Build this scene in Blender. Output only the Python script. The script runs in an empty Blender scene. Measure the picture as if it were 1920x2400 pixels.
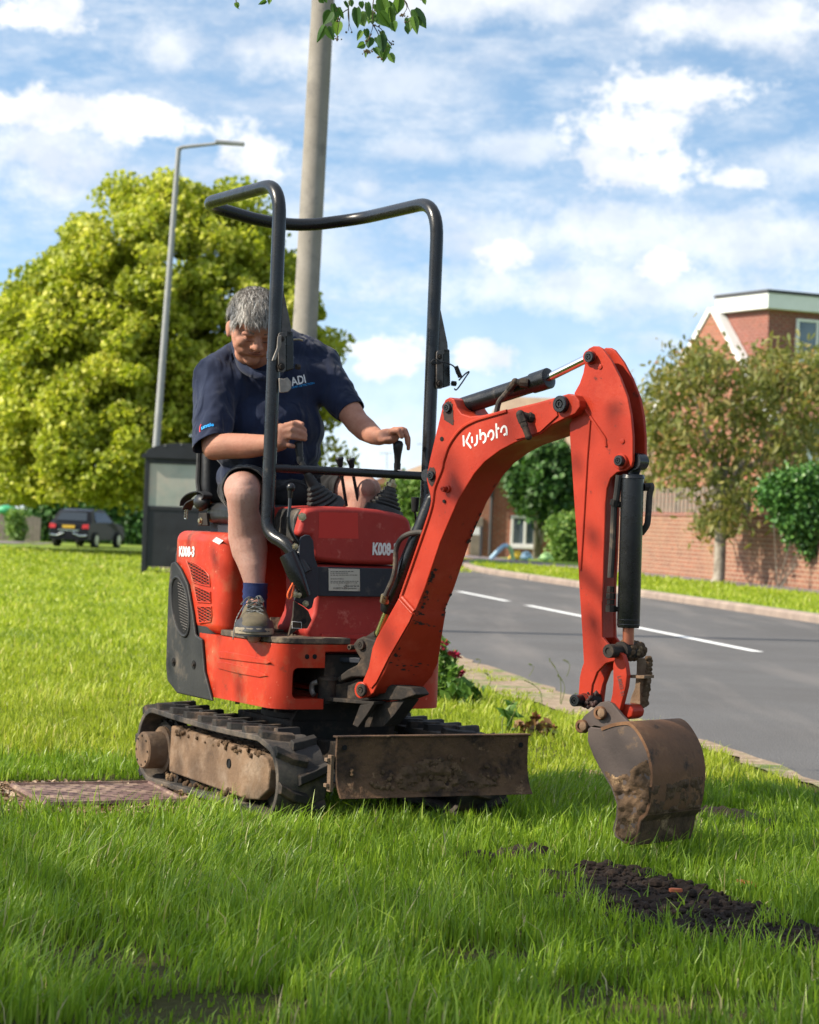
import bpy, bmesh, math, random
import numpy as np
from mathutils import Vector, Matrix, noise
R = math.radians
V = Vector
random.seed(7)
rng = np.random.default_rng(11)
scene = bpy.context.scene
COL = scene.collection

# ------------------------------------------------------------------ camera
FPX, CAMH, ROLL = 5600.0, 1.0, 2.2
cam_d = bpy.data.cameras.new("Camera")
cam = bpy.data.objects.new("Camera", cam_d)
COL.objects.link(cam)
CAM3 = (Matrix.Rotation(R(90 + 0.153), 3, 'X') @ Matrix.Rotation(R(ROLL), 3, 'Z'))
cam.matrix_world = Matrix.Translation((0, 0, CAMH)) @ CAM3.to_4x4()
cam_d.sensor_fit = 'HORIZONTAL'
cam_d.sensor_width = 24.0
cam_d.lens = FPX / 1920 * 24.0
cam_d.clip_start = 0.1
cam_d.clip_end = 3000
cam_d.dof.use_dof = True
cam_d.dof.focus_distance = 6.9
cam_d.dof.aperture_fstop = 6.3
scene.camera = cam
scene.render.resolution_x, scene.render.resolution_y = 819, 1024

# ------------------------------------------------------------------ light
SUN_AZ = V((-0.965, -0.26, 0)).normalized()
SUN_EL = 38.0
world = bpy.data.worlds.new("World")
scene.world = world
world.use_nodes = True
scene.view_settings.view_transform = 'Standard'
scene.view_settings.look = 'None'
scene.view_settings.exposure = 0.95
scene.view_settings.gamma = 1
sun_d = bpy.data.lights.new("Sun", 'SUN')
sun_d.energy = 4.6
sun_d.angle = R(0.53)
sun_d.color = (1.0, 0.90, 0.74)
sun = bpy.data.objects.new("Sun", sun_d)
COL.objects.link(sun)
SUNV = (SUN_AZ * math.cos(R(SUN_EL)) + V((0, 0, math.sin(R(SUN_EL))))).normalized()
sun.rotation_euler = SUNV.to_track_quat('Z', 'Y').to_euler()
sun.location = SUNV * 30

class NT:
    """small node-tree helper"""
    def __init__(s, nt):
        s.nt = nt; nt.nodes.clear()
    def n(s, t, ins=None, **kw):
        nd = s.nt.nodes.new(t)
        for k, v in kw.items(): setattr(nd, k, v)
        for k, v in (ins or {}).items():
            if isinstance(v, bpy.types.NodeSocket): s.nt.links.new(v, nd.inputs[k])
            else: nd.inputs[k].default_value = v
        return nd
    def ramp(s, fac, stops, interp='LINEAR'):
        nd = s.n('ShaderNodeValToRGB', {0: fac})
        cr = nd.color_ramp; cr.interpolation = interp
        while len(cr.elements) < len(stops): cr.elements.new(0.5)
        for e, (p, c) in zip(cr.elements, stops):
            e.position = p
            e.color = (c, c, c, 1) if isinstance(c, (int, float)) else (*c, 1) if len(c) == 3 else c
        return nd.outputs[0]
    def math(s, op, a, b=0.0, clamp=False):
        return s.n('ShaderNodeMath', {0: a, 1: b}, operation=op, use_clamp=clamp).outputs[0]
    def mix(s, f, a, b, bt='MIX'):
        nd = s.n('ShaderNodeMix', data_type='RGBA', blend_type=bt)
        for idx, v in ((0, f), (6, a), (7, b)):
            if isinstance(v, bpy.types.NodeSocket): s.nt.links.new(v, nd.inputs[idx])
            else: nd.inputs[idx].default_value = v if idx == 0 else ((*v, 1) if len(v) == 3 else v)
        return nd.outputs[2]
    def noise(s, vec, scale, detail=4, rough=0.55, out=0, dist=0.0):
        return s.n('ShaderNodeTexNoise', {'Vector': vec, 'Scale': scale, 'Detail': detail, 'Roughness': rough, 'Distortion': dist}).outputs[out]

def build_world():
    t = NT(world.node_tree)
    tc = t.n('ShaderNodeTexCoord').outputs['Generated']
    sky = t.n('ShaderNodeTexSky', sky_type='NISHITA', sun_disc=False, sun_elevation=R(SUN_EL),
              sun_rotation=math.atan2(SUN_AZ.x, SUN_AZ.y), altitude=50, air_density=1.0, dust_density=0.5, ozone_density=2.0)
    # sample the sky a little higher so that the low band seen through the long lens is a clear blue
    up = t.n('ShaderNodeVectorMath', {0: tc, 1: (1, 1, 2.6)}, operation='MULTIPLY').outputs[0]
    up = t.n('ShaderNodeVectorMath', {0: up, 1: (0, 0, 0.16)}, operation='ADD').outputs[0]
    up = t.n('ShaderNodeVectorMath', {0: up}, operation='NORMALIZE').outputs[0]
    t.nt.links.new(up, sky.inputs[0])
    sep = t.n('ShaderNodeSeparateXYZ', {0: tc})
    x, y, z = sep.outputs
    # project directions onto a cloud sheet; stretched sideways
    st = t.n('ShaderNodeVectorMath', {0: tc, 1: (1.0, 1.0, 2.1)}, operation='MULTIPLY').outputs[0]
    n2 = t.noise(t.n('ShaderNodeVectorMath', {0: tc, 1: (1.0, 1.0, 3.0)}, operation='MULTIPLY').outputs[0], 17, 9, 0.68)
    n3 = t.noise(t.n('ShaderNodeVectorMath', {0: tc, 1: (1.0, 1.0, 1.8)}, operation='MULTIPLY').outputs[0], 70, 6, 0.6)
    n1 = t.noise(t.n('ShaderNodeVectorMath', {0: tc, 1: (1.0, 1.0, 2.2)}, operation='MULTIPLY').outputs[0], 10, 5, 0.55)
    wis = t.math('MULTIPLY', t.ramp(n2, [(0.42, 0.0), (0.70, 0.75)]), t.ramp(n3, [(0.30, 0.45), (0.62, 1.0)]))
    # cumulus banks: direction (x, z), half sizes, thickness, crispness
    banks = [(-.154, .199, .021, .009, 1.0, 1), (-.106, .189, .017, .011, .7, 0), (-.062, .189, .023, .012, .75, 0), (.02, .214, .11, .011, .75, 0), (.127, .207, .06, .013, .9, 0),
             (-.132, .160, .058, .011, 1.0, 1), (-.158, .144, .04, .019, .8, 0), (-.068, .146, .015, .010, .95, 1), (.103, .179, .031, .010, 1.0, 1), (.086, .163, .026, .014, 1.0, 1), (.090, .147, .029, .010, 1.0, 1), (.075, .152, .022, .012, .9, 1),
             (-.014, .178, .04, .013, .5, 0), (-.002, .153, .024, .006, .6, 0), (.040, .155, .035, .007, .6, 0), (.09, .120, .12, .014, .72, 0), (.08, .098, .12, .012, .70, 0), (.035, .112, .012, .008, 1.0, 1), (.103, .109, .014, .008, .95, 1), (.131, .145, .013, .005, .9, 1),
             (-.012, .067, .020, .010, 1.0, 1), (.026, .069, .013, .008, .95, 1), (-.024, .137, .012, .007, .7, 0), (.165, .150, .03, .012, .6, 0), (-.04, .11, .04, .02, .5, 0)]
    accs = {0: None, 1: None}
    cv = t.n('ShaderNodeVectorMath', {0: tc, 1: (1, 1, 1.35)}, operation='MULTIPLY').outputs[0]
    dn = t.noise(cv, 60.0, 10, 0.66); dn2 = t.noise(cv, 30.0, 8, 0.7)
    jit = {1: t.math('MULTIPLY', t.math('SUBTRACT', dn, 0.5), -3.0), 0: t.math('MULTIPLY', t.math('SUBTRACT', dn2, 0.5), -3.4)}
    for bx, bz, rx, rz, w, cr in banks:
        dx = t.math('DIVIDE', t.math('SUBTRACT', x, bx), rx)
        dz = t.math('DIVIDE', t.math('SUBTRACT', z, bz), rz)
        d = t.math('SQRT', t.math('ADD', t.math('MULTIPLY', dx, dx), t.math('MULTIPLY', dz, dz)))
        d = t.math('ADD', d, jit[cr])
        a_, b_ = (1.30, .45) if cr else (1.6, .1)
        m = t.math('MULTIPLY', t.n('ShaderNodeMapRange', {0: d, 1: a_, 2: b_, 3: 0.0, 4: 1.0}, interpolation_type='SMOOTHSTEP').outputs[0], w)
        accs[cr] = m if accs[cr] is None else t.math('MAXIMUM', accs[cr], m)
    front = t.math('GREATER_THAN', y, 0.0)
    acc = t.math('MULTIPLY', t.math('MAXIMUM', accs[0], accs[1]), front)
    hi = t.math('MULTIPLY', t.ramp(n1, [(0.48, 0.0), (0.62, 0.9)]), t.n('ShaderNodeMapRange', {0: z, 1: 0.24, 2: 0.4, 3: 0.0, 4: 1.0}).outputs[0])
    low = t.n('ShaderNodeMapRange', {0: z, 1: 0.10, 2: 0.0, 3: 0.0, 4: 0.8}).outputs[0]
    veil = t.math('MAXIMUM', t.math('MAXIMUM', wis, hi), low)
    mask = t.math('MAXIMUM', veil, acc, clamp=True)
    # undersides of the clouds a little greyer
    sh = t.noise(cv, 36.0, 6, 0.6)
    cc = t.mix(t.ramp(sh, [(0.35, 0.0), (0.60, 1.0)]), (7.0, 7.4, 8.1, 1), (9.6, 9.6, 9.5, 1))
    skyc = t.mix(1.0, sky.outputs[0], (2.7, 2.65, 2.25, 1), 'MULTIPLY')
    col = t.mix(mask, skyc, cc)
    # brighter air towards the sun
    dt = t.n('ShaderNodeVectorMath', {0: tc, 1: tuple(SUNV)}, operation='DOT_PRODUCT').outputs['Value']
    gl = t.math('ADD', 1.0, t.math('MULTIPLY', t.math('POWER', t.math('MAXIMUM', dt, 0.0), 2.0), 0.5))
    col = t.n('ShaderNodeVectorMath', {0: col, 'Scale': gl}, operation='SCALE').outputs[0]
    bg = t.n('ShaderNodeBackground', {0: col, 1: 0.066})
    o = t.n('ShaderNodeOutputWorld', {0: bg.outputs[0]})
build_world()

# ------------------------------------------------------------------ pixel <-> world
def ray(px, py):
    return V((0, 0, CAMH)), CAM3 @ V(((px - 960) / FPX, -(py - 1200) / FPX, -1))
def W(px, py, Y):
    o, d = ray(px, py); return o + d * (Y / d.y)
def G(px, py, z=0.0):
    o, d = ray(px, py); return o + d * ((z - o.z) / d.z)
CR = {'m': (0, 0, 1.113), 'c1': (420, 620, .3826), 'c2': (360, 1080, .4174), 'c3': (320, 1600, .568), 'c4': (980, 780, .3478),
      'c5': (1280, 1380, .2969), 'b1': (0, 1000, .2783), 'b2': (1100, 1000, .4754), 'b3': (1480, 640, .2551), 'b4': (480, 380, .3594),
      'b5': (520, 0, .3014), 'c7': (660, 1180, .2551), 'd1': (440, 860, .1855), 'd2': (0, 1780, .2551), 'd3': (1020, 1460, .2435),
      'd4': (1080, 1960, .487), 'd5': (840, 1040, .2087), 'd6': (520, 1340, .1391), 'lg': (1070, 960, .08116), 'fc': (510, 650, .116), 's': (0, 0, 1)}
def c(k, x, y):
    a = CR[k]; return a[0] + x * a[2], a[1] + y * a[2]
class Frame:
    """an oriented frame in the scene; at() gives the point of an axis plane of it, in the coordinates of `out`"""
    def __init__(s, m, out=None):
        s.m = m; s.i = m.inverted(); s.o = (out.inverted() if out else Matrix.Identity(4)) @ m
    def at(s, k, x, y, axis, val):
        px, py = c(k, x, y)
        o, d = ray(px, py)
        o = s.i @ o; d = s.i.to_3x3() @ d
        t = (val - o[axis]) / d[axis]
        return s.o @ (o + d * t)
MW = Matrix.Translation((-0.293, 8.37, 0)) @ Matrix.Rotation(R(29), 4, 'Z')
MF = Frame(MW, MW)
BW = Matrix.Translation((-0.1335, 7.87, 0)) @ Matrix.Rotation(R(48), 4, 'Z')
BF = Frame(BW, MW)
BN = (BF.o.to_3x3() @ V((1, 0, 0)))         # across the boom, away from its visible side
BD = (BF.o.to_3x3() @ V((0, -1, 0)))        # along the boom, away from the machine
def X(k, x, y, v): return MF.at(k, x, y, 0, v)
def Yp(k, x, y, v): return MF.at(k, x, y, 1, v)
def Zp(k, x, y, v): return MF.at(k, x, y, 2, v)
def B(k, x, y, off=0.0): return BF.at(k, x, y, 0, off)

# ------------------------------------------------------------------ materials
MATS = {}
def mat(name, c1, c2=None, scale=8.0, rough=0.6, bump=0.0, bscale=None, dirt=None, metal=0.0, spec=0.28, coat=0.0, detail=5, rvar=0.0, trans=0.0, sss=0.0):
    """two-tone noise colour, bump, and any number of dirt layers (colour, scale, lo, hi)"""
    m = bpy.data.materials.new(name); m.use_nodes = True
    t = NT(m.node_tree)
    co = t.n('ShaderNodeTexCoord').outputs['Object']
    c2 = c2 or c1
    n1 = t.noise(co, scale, detail, 0.6)
    col = t.mix(t.ramp(n1, [(0.32, 0.0), (0.68, 1.0)]), c1, c2)
    rg = rough
    if rvar: rg = t.n('ShaderNodeMapRange', {0: t.noise(co, scale * 3, 3), 1: 0.3, 2: 0.7, 3: rough - rvar, 4: rough + rvar}).outputs[0]
    for k, (dc, ds, lo, hi) in enumerate(dirt or []):
        off = t.n('ShaderNodeVectorMath', {0: co, 1: (3.7 * (k + 1), 1.3, 7.7)}, operation='ADD').outputs[0]
        f = t.ramp(t.noise(off, ds, 8, 0.68), [(lo, 0.0), (hi, 1.0)])
        col = t.mix(f, col, dc)
        if not isinstance(rg, float) or True:
            rg = t.math('MAXIMUM', rg, t.math('MULTIPLY', f, 0.85))
    p = t.n('ShaderNodeBsdfPrincipled', {'Base Color': col, 'Roughness': rg, 'Metallic': metal, 'Specular IOR Level': spec, 'Coat Weight': coat})
    if sss: p.inputs['Subsurface Weight'].default_value = sss; p.inputs['Subsurface Radius'].default_value = (.012, .004, .002)
    if bump:
        h = t.noise(co, bscale or scale * 4, 6, 0.65)
        b = t.n('ShaderNodeBump', {'Height': h, 'Strength': 1.0, 'Distance': bump})
        t.nt.links.new(b.outputs[0], p.inputs['Normal'])
    t.n('ShaderNodeOutputMaterial', {0: p.outputs[0]})
    MATS[name] = m
    return m

def leaf_mat(name, stops, rough=0.5, tr=0.35, bigscale=0.0, bigcol=None):
    """colour picked per leaf from the face attribute rnd; light passes through the blade"""
    m = bpy.data.materials.new(name); m.use_nodes = True
    t = NT(m.node_tree)
    a = t.n('ShaderNodeAttribute', attribute_name='rnd').outputs['Fac']
    col = t.ramp(a, stops)
    if bigcol:
        co = t.n('ShaderNodeTexCoord').outputs['Object']
        col = t.mix(t.ramp(t.noise(co, bigscale, 3), [(0.42, 0.0), (0.62, 1.0)]), col, t.mix(0.75, col, bigcol))
    p = t.n('ShaderNodeBsdfPrincipled', {'Base Color': col, 'Roughness': rough, 'Specular IOR Level': 0.35})
    tl = t.n('ShaderNodeBsdfTranslucent', {0: t.mix(1.0, col, (1.15, 1.2, 0.7, 1), 'MULTIPLY')})
    mx = t.n('ShaderNodeMixShader', {0: tr, 1: p.outputs[0], 2: tl.outputs[0]})
    t.n('ShaderNodeOutputMaterial', {0: mx.outputs[0]})
    MATS[name] = m
    return m

# ------------------------------------------------------------------ object helpers
def tag(o, label=None, cat=None, group=None, kind=None):
    if label: o['label'] = label
    if cat: o['category'] = cat
    if group: o['group'] = group
    if kind: o['kind'] = kind
    return o
def empty(name, label, cat, loc=(0, 0, 0), rz=0, group=None, mw=None):
    o = bpy.data.objects.new(name, None); COL.objects.link(o)
    o.empty_display_size = 0.1
    if mw is not None: o.matrix_world = mw
    else: o.location = loc; o.rotation_euler = (0, 0, rz)
    return tag(o, label, cat, group)
def link(name, me, m, parent=None, smooth=35):
    o = bpy.data.objects.new(name, me); COL.objects.link(o)
    if m is not None: me.materials.append(m if not isinstance(m, str) else MATS[m])
    if smooth is not None:
        me.polygons.foreach_set('use_smooth', [True] * len(me.polygons))
        if smooth < 180: me.set_sharp_from_angle(angle=R(smooth))
    if parent is not None: o.parent = parent
    return o
def fillet(pts, r, n=6):
    pts = [V(p) for p in pts]; rs = r if isinstance(r, (list, tuple)) else [r] * len(pts)
    out = [pts[0]]
    for i in range(1, len(pts) - 1):
        a, b, d = pts[i - 1], pts[i], pts[i + 1]
        u = (a - b); v = (d - b)
        rr = min(rs[i], u.length * .48, v.length * .48)
        p0 = b + u.normalized() * rr; p1 = b + v.normalized() * rr
        for k in range(n + 1):
            s = k / n
            out.append(p0 * (1 - s) ** 2 + b * 2 * s * (1 - s) + p1 * s ** 2)
    out.append(pts[-1]); return out
def spline(pts, n=6, closed=False):
    pts = [V(p) for p in pts]; N = len(pts); out = []
    rngi = range(N) if closed else range(N - 1)
    for i in rngi:
        g = (lambda j: pts[j % N]) if closed else (lambda j: pts[max(0, min(N - 1, j))])
        p0, p1, p2, p3 = g(i - 1), g(i), g(i + 1), g(i + 2)
        for k in range(n):
            t = k / n
            out.append(0.5 * ((2 * p1) + (p2 - p0) * t + (2 * p0 - 5 * p1 + 4 * p2 - p3) * t * t + (3 * p1 - p0 - 3 * p2 + p3) * t ** 3))
    if not closed: out.append(pts[-1])
    return out
def arc_pts(cx, cy, r, a0, a1, n=8):
    return [(cx + r * math.cos(R(a0 + (a1 - a0) * i / n)), cy + r * math.sin(R(a0 + (a1 - a0) * i / n))) for i in range(n + 1)]

def join_into(dst, src):
    """merge src's mesh into dst's as a further material (pattern and small fixings of one part)"""
    k = len(dst.data.materials); dst.data.materials.append(src.data.materials[0])
    bm = bmesh.new(); bm.from_mesh(dst.data); n = len(bm.faces); bm.from_mesh(src.data); bm.faces.ensure_lookup_table()
    for f in bm.faces[n:]: f.material_index = k
    bm.to_mesh(dst.data); bm.free(); bpy.data.objects.remove(src)
class MB:
    def __init__(s): s.v = []; s.f = []; s.mi = []; s.cm = 0
    def add(s, v, f):
        n = len(s.v); s.v += [V(p) for p in v]
        for q in f: s.f.append([i + n for i in q]); s.mi.append(s.cm)
        return s
    def prism(s, pts, vec, pts2=None):
        pts = [V(p) for p in pts]; vec = V(vec) if vec is not None else None
        q = [V(p) for p in pts2] if pts2 else [p + vec for p in pts]
        n = len(pts)
        # orient so that the first cap faces away from the second
        nr = V((0, 0, 0))
        for i in range(n): nr += pts[i].cross(pts[(i + 1) % n])
        d = (sum(q, V()) - sum(pts, V()))
        fl = nr.dot(d) > 0
        F = []
        a = list(range(n)); b = list(range(n, 2 * n))
        if fl:
            F.append(a[::-1]); F.append(b)
            for i in range(n): j = (i + 1) % n; F.append([i, j, n + j, n + i])
        else:
            F.append(a); F.append(b[::-1])
            for i in range(n): j = (i + 1) % n; F.append([j, i, n + i, n + j])
        return s.add(pts + q, F)
    def box(s, cen, dim, rot=None):
        cen = V(cen); dx, dy, dz = [d / 2 for d in dim]
        v = [V((x, y, z)) for x in (-dx, dx) for y in (-dy, dy) for z in (-dz, dz)]
        if rot is not None: v = [rot @ p for p in v]
        v = [p + cen for p in v]
        return s.add(v, [(0, 1, 3, 2), (4, 6, 7, 5), (0, 4, 5, 1), (2, 3, 7, 6), (0, 2, 6, 4), (1, 5, 7, 3)])
    def bb(s, x0, x1, y0, y1, z0, z1):
        return s.box(((x0 + x1) / 2, (y0 + y1) / 2, (z0 + z1) / 2), (abs(x1 - x0), abs(y1 - y0), abs(z1 - z0)))
    def tube(s, path, r, n=12, caps=True, closed=False, sq=None):
        path = [V(p) for p in path]; N = len(path)
        rs = r if isinstance(r, (list, tuple, np.ndarray)) else [r] * N
        T = []
        for i in range(N):
            a = path[(i - 1) % N] if closed else path[max(i - 1, 0)]
            b = path[(i + 1) % N] if closed else path[min(i + 1, N - 1)]
            t = (b - a); T.append(t.normalized() if t.length > 1e-9 else V((0, 0, 1)))
        up = V((0, 0, 1)) if abs(T[0].z) < .9 else V((1, 0, 0))
        nx = T[0].cross(up).normalized()
        v = []
        for i in range(N):
            nx = (nx - T[i] * nx.dot(T[i]))
            nx = nx.normalized() if nx.length > 1e-6 else T[i].orthogonal().normalized()
            ny = T[i].cross(nx)
            for k in range(n):
                a = 2 * math.pi * k / n
                v.append(path[i] + (nx * math.cos(a) + ny * math.sin(a) * (sq or 1)) * rs[i])
        F = []
        M_ = N if closed else N - 1
        for i in range(M_):
            for k in range(n):
                a = i * n + k; b = i * n + (k + 1) % n; j = ((i + 1) % N) * n
                F.append([a, b, j + (k + 1) % n, j + k])
        if caps and not closed:
            F.append(list(range(n))[::-1]); F.append([(N - 1) * n + k for k in range(n)])
        return s.add(v, F)
    def cyl(s, p0, p1, r0, r1=None, n=20): return s.tube([p0, p1], [r0, r1 if r1 is not None else r0], n)
    def lathe(s, p0, ax, prof, n=20):
        ax = V(ax).normalized(); p0 = V(p0)
        return s._lathe(p0, ax, prof, n)
    def _lathe(s, p0, ax, prof, n=20):
        p0 = V(p0); ax = V(ax).normalized()
        nx = ax.orthogonal().normalized(); ny = ax.cross(nx); v = []; F = []
        for t, r in prof:
            for k in range(n):
                a = 2 * math.pi * k / n; v.append(p0 + ax * t + (nx * math.cos(a) + ny * math.sin(a)) * max(r, 1e-4))
        for i in range(len(prof) - 1):
            for k in range(n): F.append([i * n + k, i * n + (k + 1) % n, (i + 1) * n + (k + 1) % n, (i + 1) * n + k])
        F.append(list(range(n))[::-1]); F.append([(len(prof) - 1) * n + k for k in range(n)])
        return s.add(v, F)
    def ball(s, cen, r, nu=14, nv=9, rot=None):
        cen = V(cen); r = r if isinstance(r, (tuple, list)) else (r, r, r); v = []; F = []
        for i in range(nv + 1):
            th = math.pi * i / nv
            for k in range(nu):
                a = 2 * math.pi * k / nu
                p = V((r[0] * math.sin(th) * math.cos(a), r[1] * math.sin(th) * math.sin(a), r[2] * math.cos(th)))
                if rot is not None: p = rot @ p
                v.append(cen + p)
        for i in range(nv):
            for k in range(nu): F.append([i * nu + k, (i + 1) * nu + k, (i + 1) * nu + (k + 1) % nu, i * nu + (k + 1) % nu])
        return s.add(v, F)
    def cone2(s, p0, r0, p1, r1, n=14):
        """tapered limb with rounded ends"""
        s.tube([p0, p1], [r0, r1], n); s.ball(p0, r0, n, 8); s.ball(p1, r1, n, 8); return s
    def bolt(s, p, ax, r, h=None):
        s.lathe(p, ax, [(0, r * 1.5), (r * .35, r * 1.5), (r * .351, r), (h or r * 1.1, r * .95), ((h or r * 1.1) + .0005, r * .6)], 6); return s
    def mesh(s, name):
        me = bpy.data.meshes.new(name)
        me.from_pydata([tuple(p) for p in s.v], [], s.f); me.update()
        return me
    def build(s, name, m, parent=None, bevel=0.0, seg=2, smooth=35, mats=None, label=None):
        me = s.mesh(name)
        bm = bmesh.new(); bm.from_mesh(me)
        bmesh.ops.remove_doubles(bm, verts=bm.verts, dist=1e-6)
        bmesh.ops.recalc_face_normals(bm, faces=bm.faces)
        bm.to_mesh(me); bm.free()
        o = link(name, me, m, parent, smooth if not bevel else None)
        if bevel:
            me.polygons.foreach_set('use_smooth', [True] * len(me.polygons))
            b = o.modifiers.new('bevel', 'BEVEL'); b.width = bevel; b.segments = seg; b.limit_method = 'ANGLE'; b.angle_limit = R(35)
            b.harden_normals = True
            me.set_sharp_from_angle(angle=R(60))
        if label: o['label'] = label
        return o
def rounded_slab(pts2, h0, h1, axis_fn, r=0.03, n=5):
    """2-D outline (rounded) -> prism end points"""
    pl = fillet_closed(pts2, r, n)
    return [axis_fn(p, h0) for p in pl], [axis_fn(p, h1) for p in pl]
def fillet_closed(pts, r, n=5):
    pts = [V((p[0], p[1], 0)) for p in pts]; N = len(pts); out = []
    rs = r if isinstance(r, (list, tuple)) else [r] * N
    for i in range(N):
        a, b, d = pts[i - 1], pts[i], pts[(i + 1) % N]
        u, v = a - b, d - b
        rr = min(rs[i], u.length * .48, v.length * .48)
        p0 = b + u.normalized() * rr; p1 = b + v.normalized() * rr
        for k in range(n + 1):
            s = k / n; q = p0 * (1 - s) ** 2 + b * 2 * s * (1 - s) + p1 * s * s; out.append((q.x, q.y))
    return out
def boolean(target, cutters):
    """carve cutter meshes out of a mesh object now, and delete the cutters"""
    for ct in cutters:
        md = target.modifiers.new('cut', 'BOOLEAN'); md.operation = 'DIFFERENCE'; md.object = ct; md.solver = 'EXACT'
    dg = bpy.context.evaluated_depsgraph_get(); dg.update()
    me = bpy.data.meshes.new_from_object(target.evaluated_get(dg))
    target.modifiers.clear(); old = target.data; target.data = me
    for ct in cutters: bpy.data.objects.remove(ct)
    return target
def text(name, body, org, right, up, size, m, parent, xs=1.0, off=0.0, shear=0.0, th=0.0006, sp=1.0, align='LEFT'):
    cu = bpy.data.curves.new('t', 'FONT'); cu.body = body; cu.size = 1.0; cu.offset = off; cu.shear = shear; cu.space_character = sp
    cu.align_x = align; cu.resolution_u = 3
    o = bpy.data.objects.new('t', cu); COL.objects.link(o)
    dg = bpy.context.evaluated_depsgraph_get(); dg.update()
    me = bpy.data.meshes.new_from_object(o.evaluated_get(dg)); bpy.data.objects.remove(o); me.materials.clear()
    right = V(right).normalized(); up = V(up); up = (up - right * up.dot(right)).normalized(); nz = right.cross(up)
    org = V(org)
    for v in me.vertices:
        p = v.co.copy(); v.co = org + right * (p.x * size * xs) + up * (p.y * size) + nz * th
    me.name = name
    return link(name, me, m, parent, None)
def quad_mesh(name, verts, nper, faces_per, rnd=None):
    """fast mesh from numpy: verts (N, nper, 3), each copy has faces_per (list of index tuples, all the same length)"""
    N = verts.shape[0]; fp = np.array(faces_per); k = fp.shape[1]
    idx = (fp[None] + (np.arange(N) * nper)[:, None, None]).reshape(-1)
    me = bpy.data.meshes.new(name)
    me.vertices.add(N * nper); me.vertices.foreach_set('co', verts.reshape(-1).astype(np.float32))
    me.loops.add(len(idx)); me.loops.foreach_set('vertex_index', idx.astype(np.int32))
    nf = N * len(faces_per); me.polygons.add(nf)
    me.polygons.foreach_set('loop_start', (np.arange(nf) * k).astype(np.int32))
    try: me.polygons.foreach_set('loop_total', np.full(nf, k, np.int32))
    except Exception: pass
    me.update(calc_edges=True)
    if rnd is not None:
        a = me.attributes.new('rnd', 'FLOAT', 'FACE'); a.data.foreach_set('value', np.repeat(rnd, len(faces_per)).astype(np.float32))
    return me
def leaves(pos, size, nrm_bias=None, aspect=1.5, droop=0.0, r=None, hexa=False):
    """folded leaf-sized faces: two quads each, at pos (N,3)"""
    N = len(pos); r = r or rng
    n = r.normal(size=(N, 3))
    if nrm_bias is not None: n = n + nrm_bias
    n /= np.linalg.norm(n, axis=1)[:, None] + 1e-9
    a = r.normal(size=(N, 3)); a[:, 2] -= droop
    a -= n * (a * n).sum(1)[:, None]; a /= np.linalg.norm(a, axis=1)[:, None] + 1e-9
    b = np.cross(n, a)
    s = (np.asarray(size) * r.uniform(.65, 1.25, N))[:, None] if np.ndim(size) == 0 else size[:, None] * r.uniform(.7, 1.2, N)[:, None]
    L = s * aspect / 2; Wd = s / 2; fo = s * .16
    base = pos - a * L; tip = pos + a * L
    l1 = pos - a * L * .35 + b * Wd + n * fo; l2 = pos + a * L * .3 + b * Wd * .8 + n * fo
    r1 = pos - a * L * .35 - b * Wd + n * fo; r2 = pos + a * L * .3 - b * Wd * .8 + n * fo
    v = np.stack([base, l1, l2, tip, r2, r1], 1)
    return v
LEAF_F = [(0, 1, 2, 3), (0, 3, 4, 5)]
# ================================================================== SETTING
def smooth(a, b, x):
    t = max(0.0, min(1.0, (x - a) / (b - a))); return t * t * (3 - 2 * t)
def ground_z(x, y): return -0.5 * smooth(55, 78, y) * (1 - smooth(-5.0, -1.0, x))
def edge_x(y): return 1.0 - 0.165 * (y - 13.6) + max(0, y - 44) ** 2 * 0.012        # near road edge
def far_x(y): return edge_x(y) + 5.75

def brick_mat(name, c1, c2, mortar, scale=1.0, lich=None):
    m = bpy.data.materials.new(name); m.use_nodes = True
    t = NT(m.node_tree)
    co = t.n('ShaderNodeTexCoord').outputs['Object']
    s = t.n('ShaderNodeSeparateXYZ', {0: co})
    u = t.math('ADD', s.outputs[0], s.outputs[1])
    v = t.n('ShaderNodeCombineXYZ', {0: u, 1: s.outputs[2]}).outputs[0]
    b = t.n('ShaderNodeTexBrick', {'Vector': v, 'Color1': (*c1, 1), 'Color2': (*c2, 1), 'Mortar': (*mortar, 1), 'Scale': 1.0 / scale,
            'Mortar Size': 0.012, 'Brick Width': 0.225, 'Row Height': 0.078, 'Bias': 0.0, 'Mortar Smooth': 0.2})
    col = t.mix(t.ramp(t.noise(co, 1.3, 5), [(0.3, 0.0), (0.7, 0.5)]), b.outputs[0], lich or (0.30, 0.19, 0.12))
    col = t.mix(t.ramp(t.noise(co, 7.0, 3), [(0.4, 0.0), (0.7, 0.35)]), col, (0.12, 0.06, 0.04))
    bp = t.n('ShaderNodeBump', {'Height': b.outputs[1], 'Strength': 0.6, 'Distance': -0.008})
    p = t.n('ShaderNodeBsdfPrincipled', {'Base Color': col, 'Roughness': 0.9, 'Normal': bp.outputs[0]})
    t.n('ShaderNodeOutputMaterial', {0: p.outputs[0]}); MATS[name] = m
brick_mat('brick_orange', (.37, .088, .048), (.27, .07, .042), (.30, .20, .14))
brick_mat('brick_red', (.25, .055, .04), (.18, .04, .035), (.28, .20, .16), lich=(.26, .10, .07))
brick_mat('brick_old', (.26, .088, .05), (.175, .06, .038), (.33, .24, .17))
mat('kerb', (.30, .235, .19), (.20, .155, .13), 3, .9, .002)
mat('pave', (.20, .165, .165), (.15, .125, .13), 3, .9, .002)
mat('white', (.72, .72, .70), (.66, .66, .64), 3, .45)
mat('glass', (.05, .07, .09), (.12, .15, .18), 1.5, .08, spec=.8)
mat('tan_roof', (.36, .27, .18), (.28, .20, .14), 2, .85, .01, 9)
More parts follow.
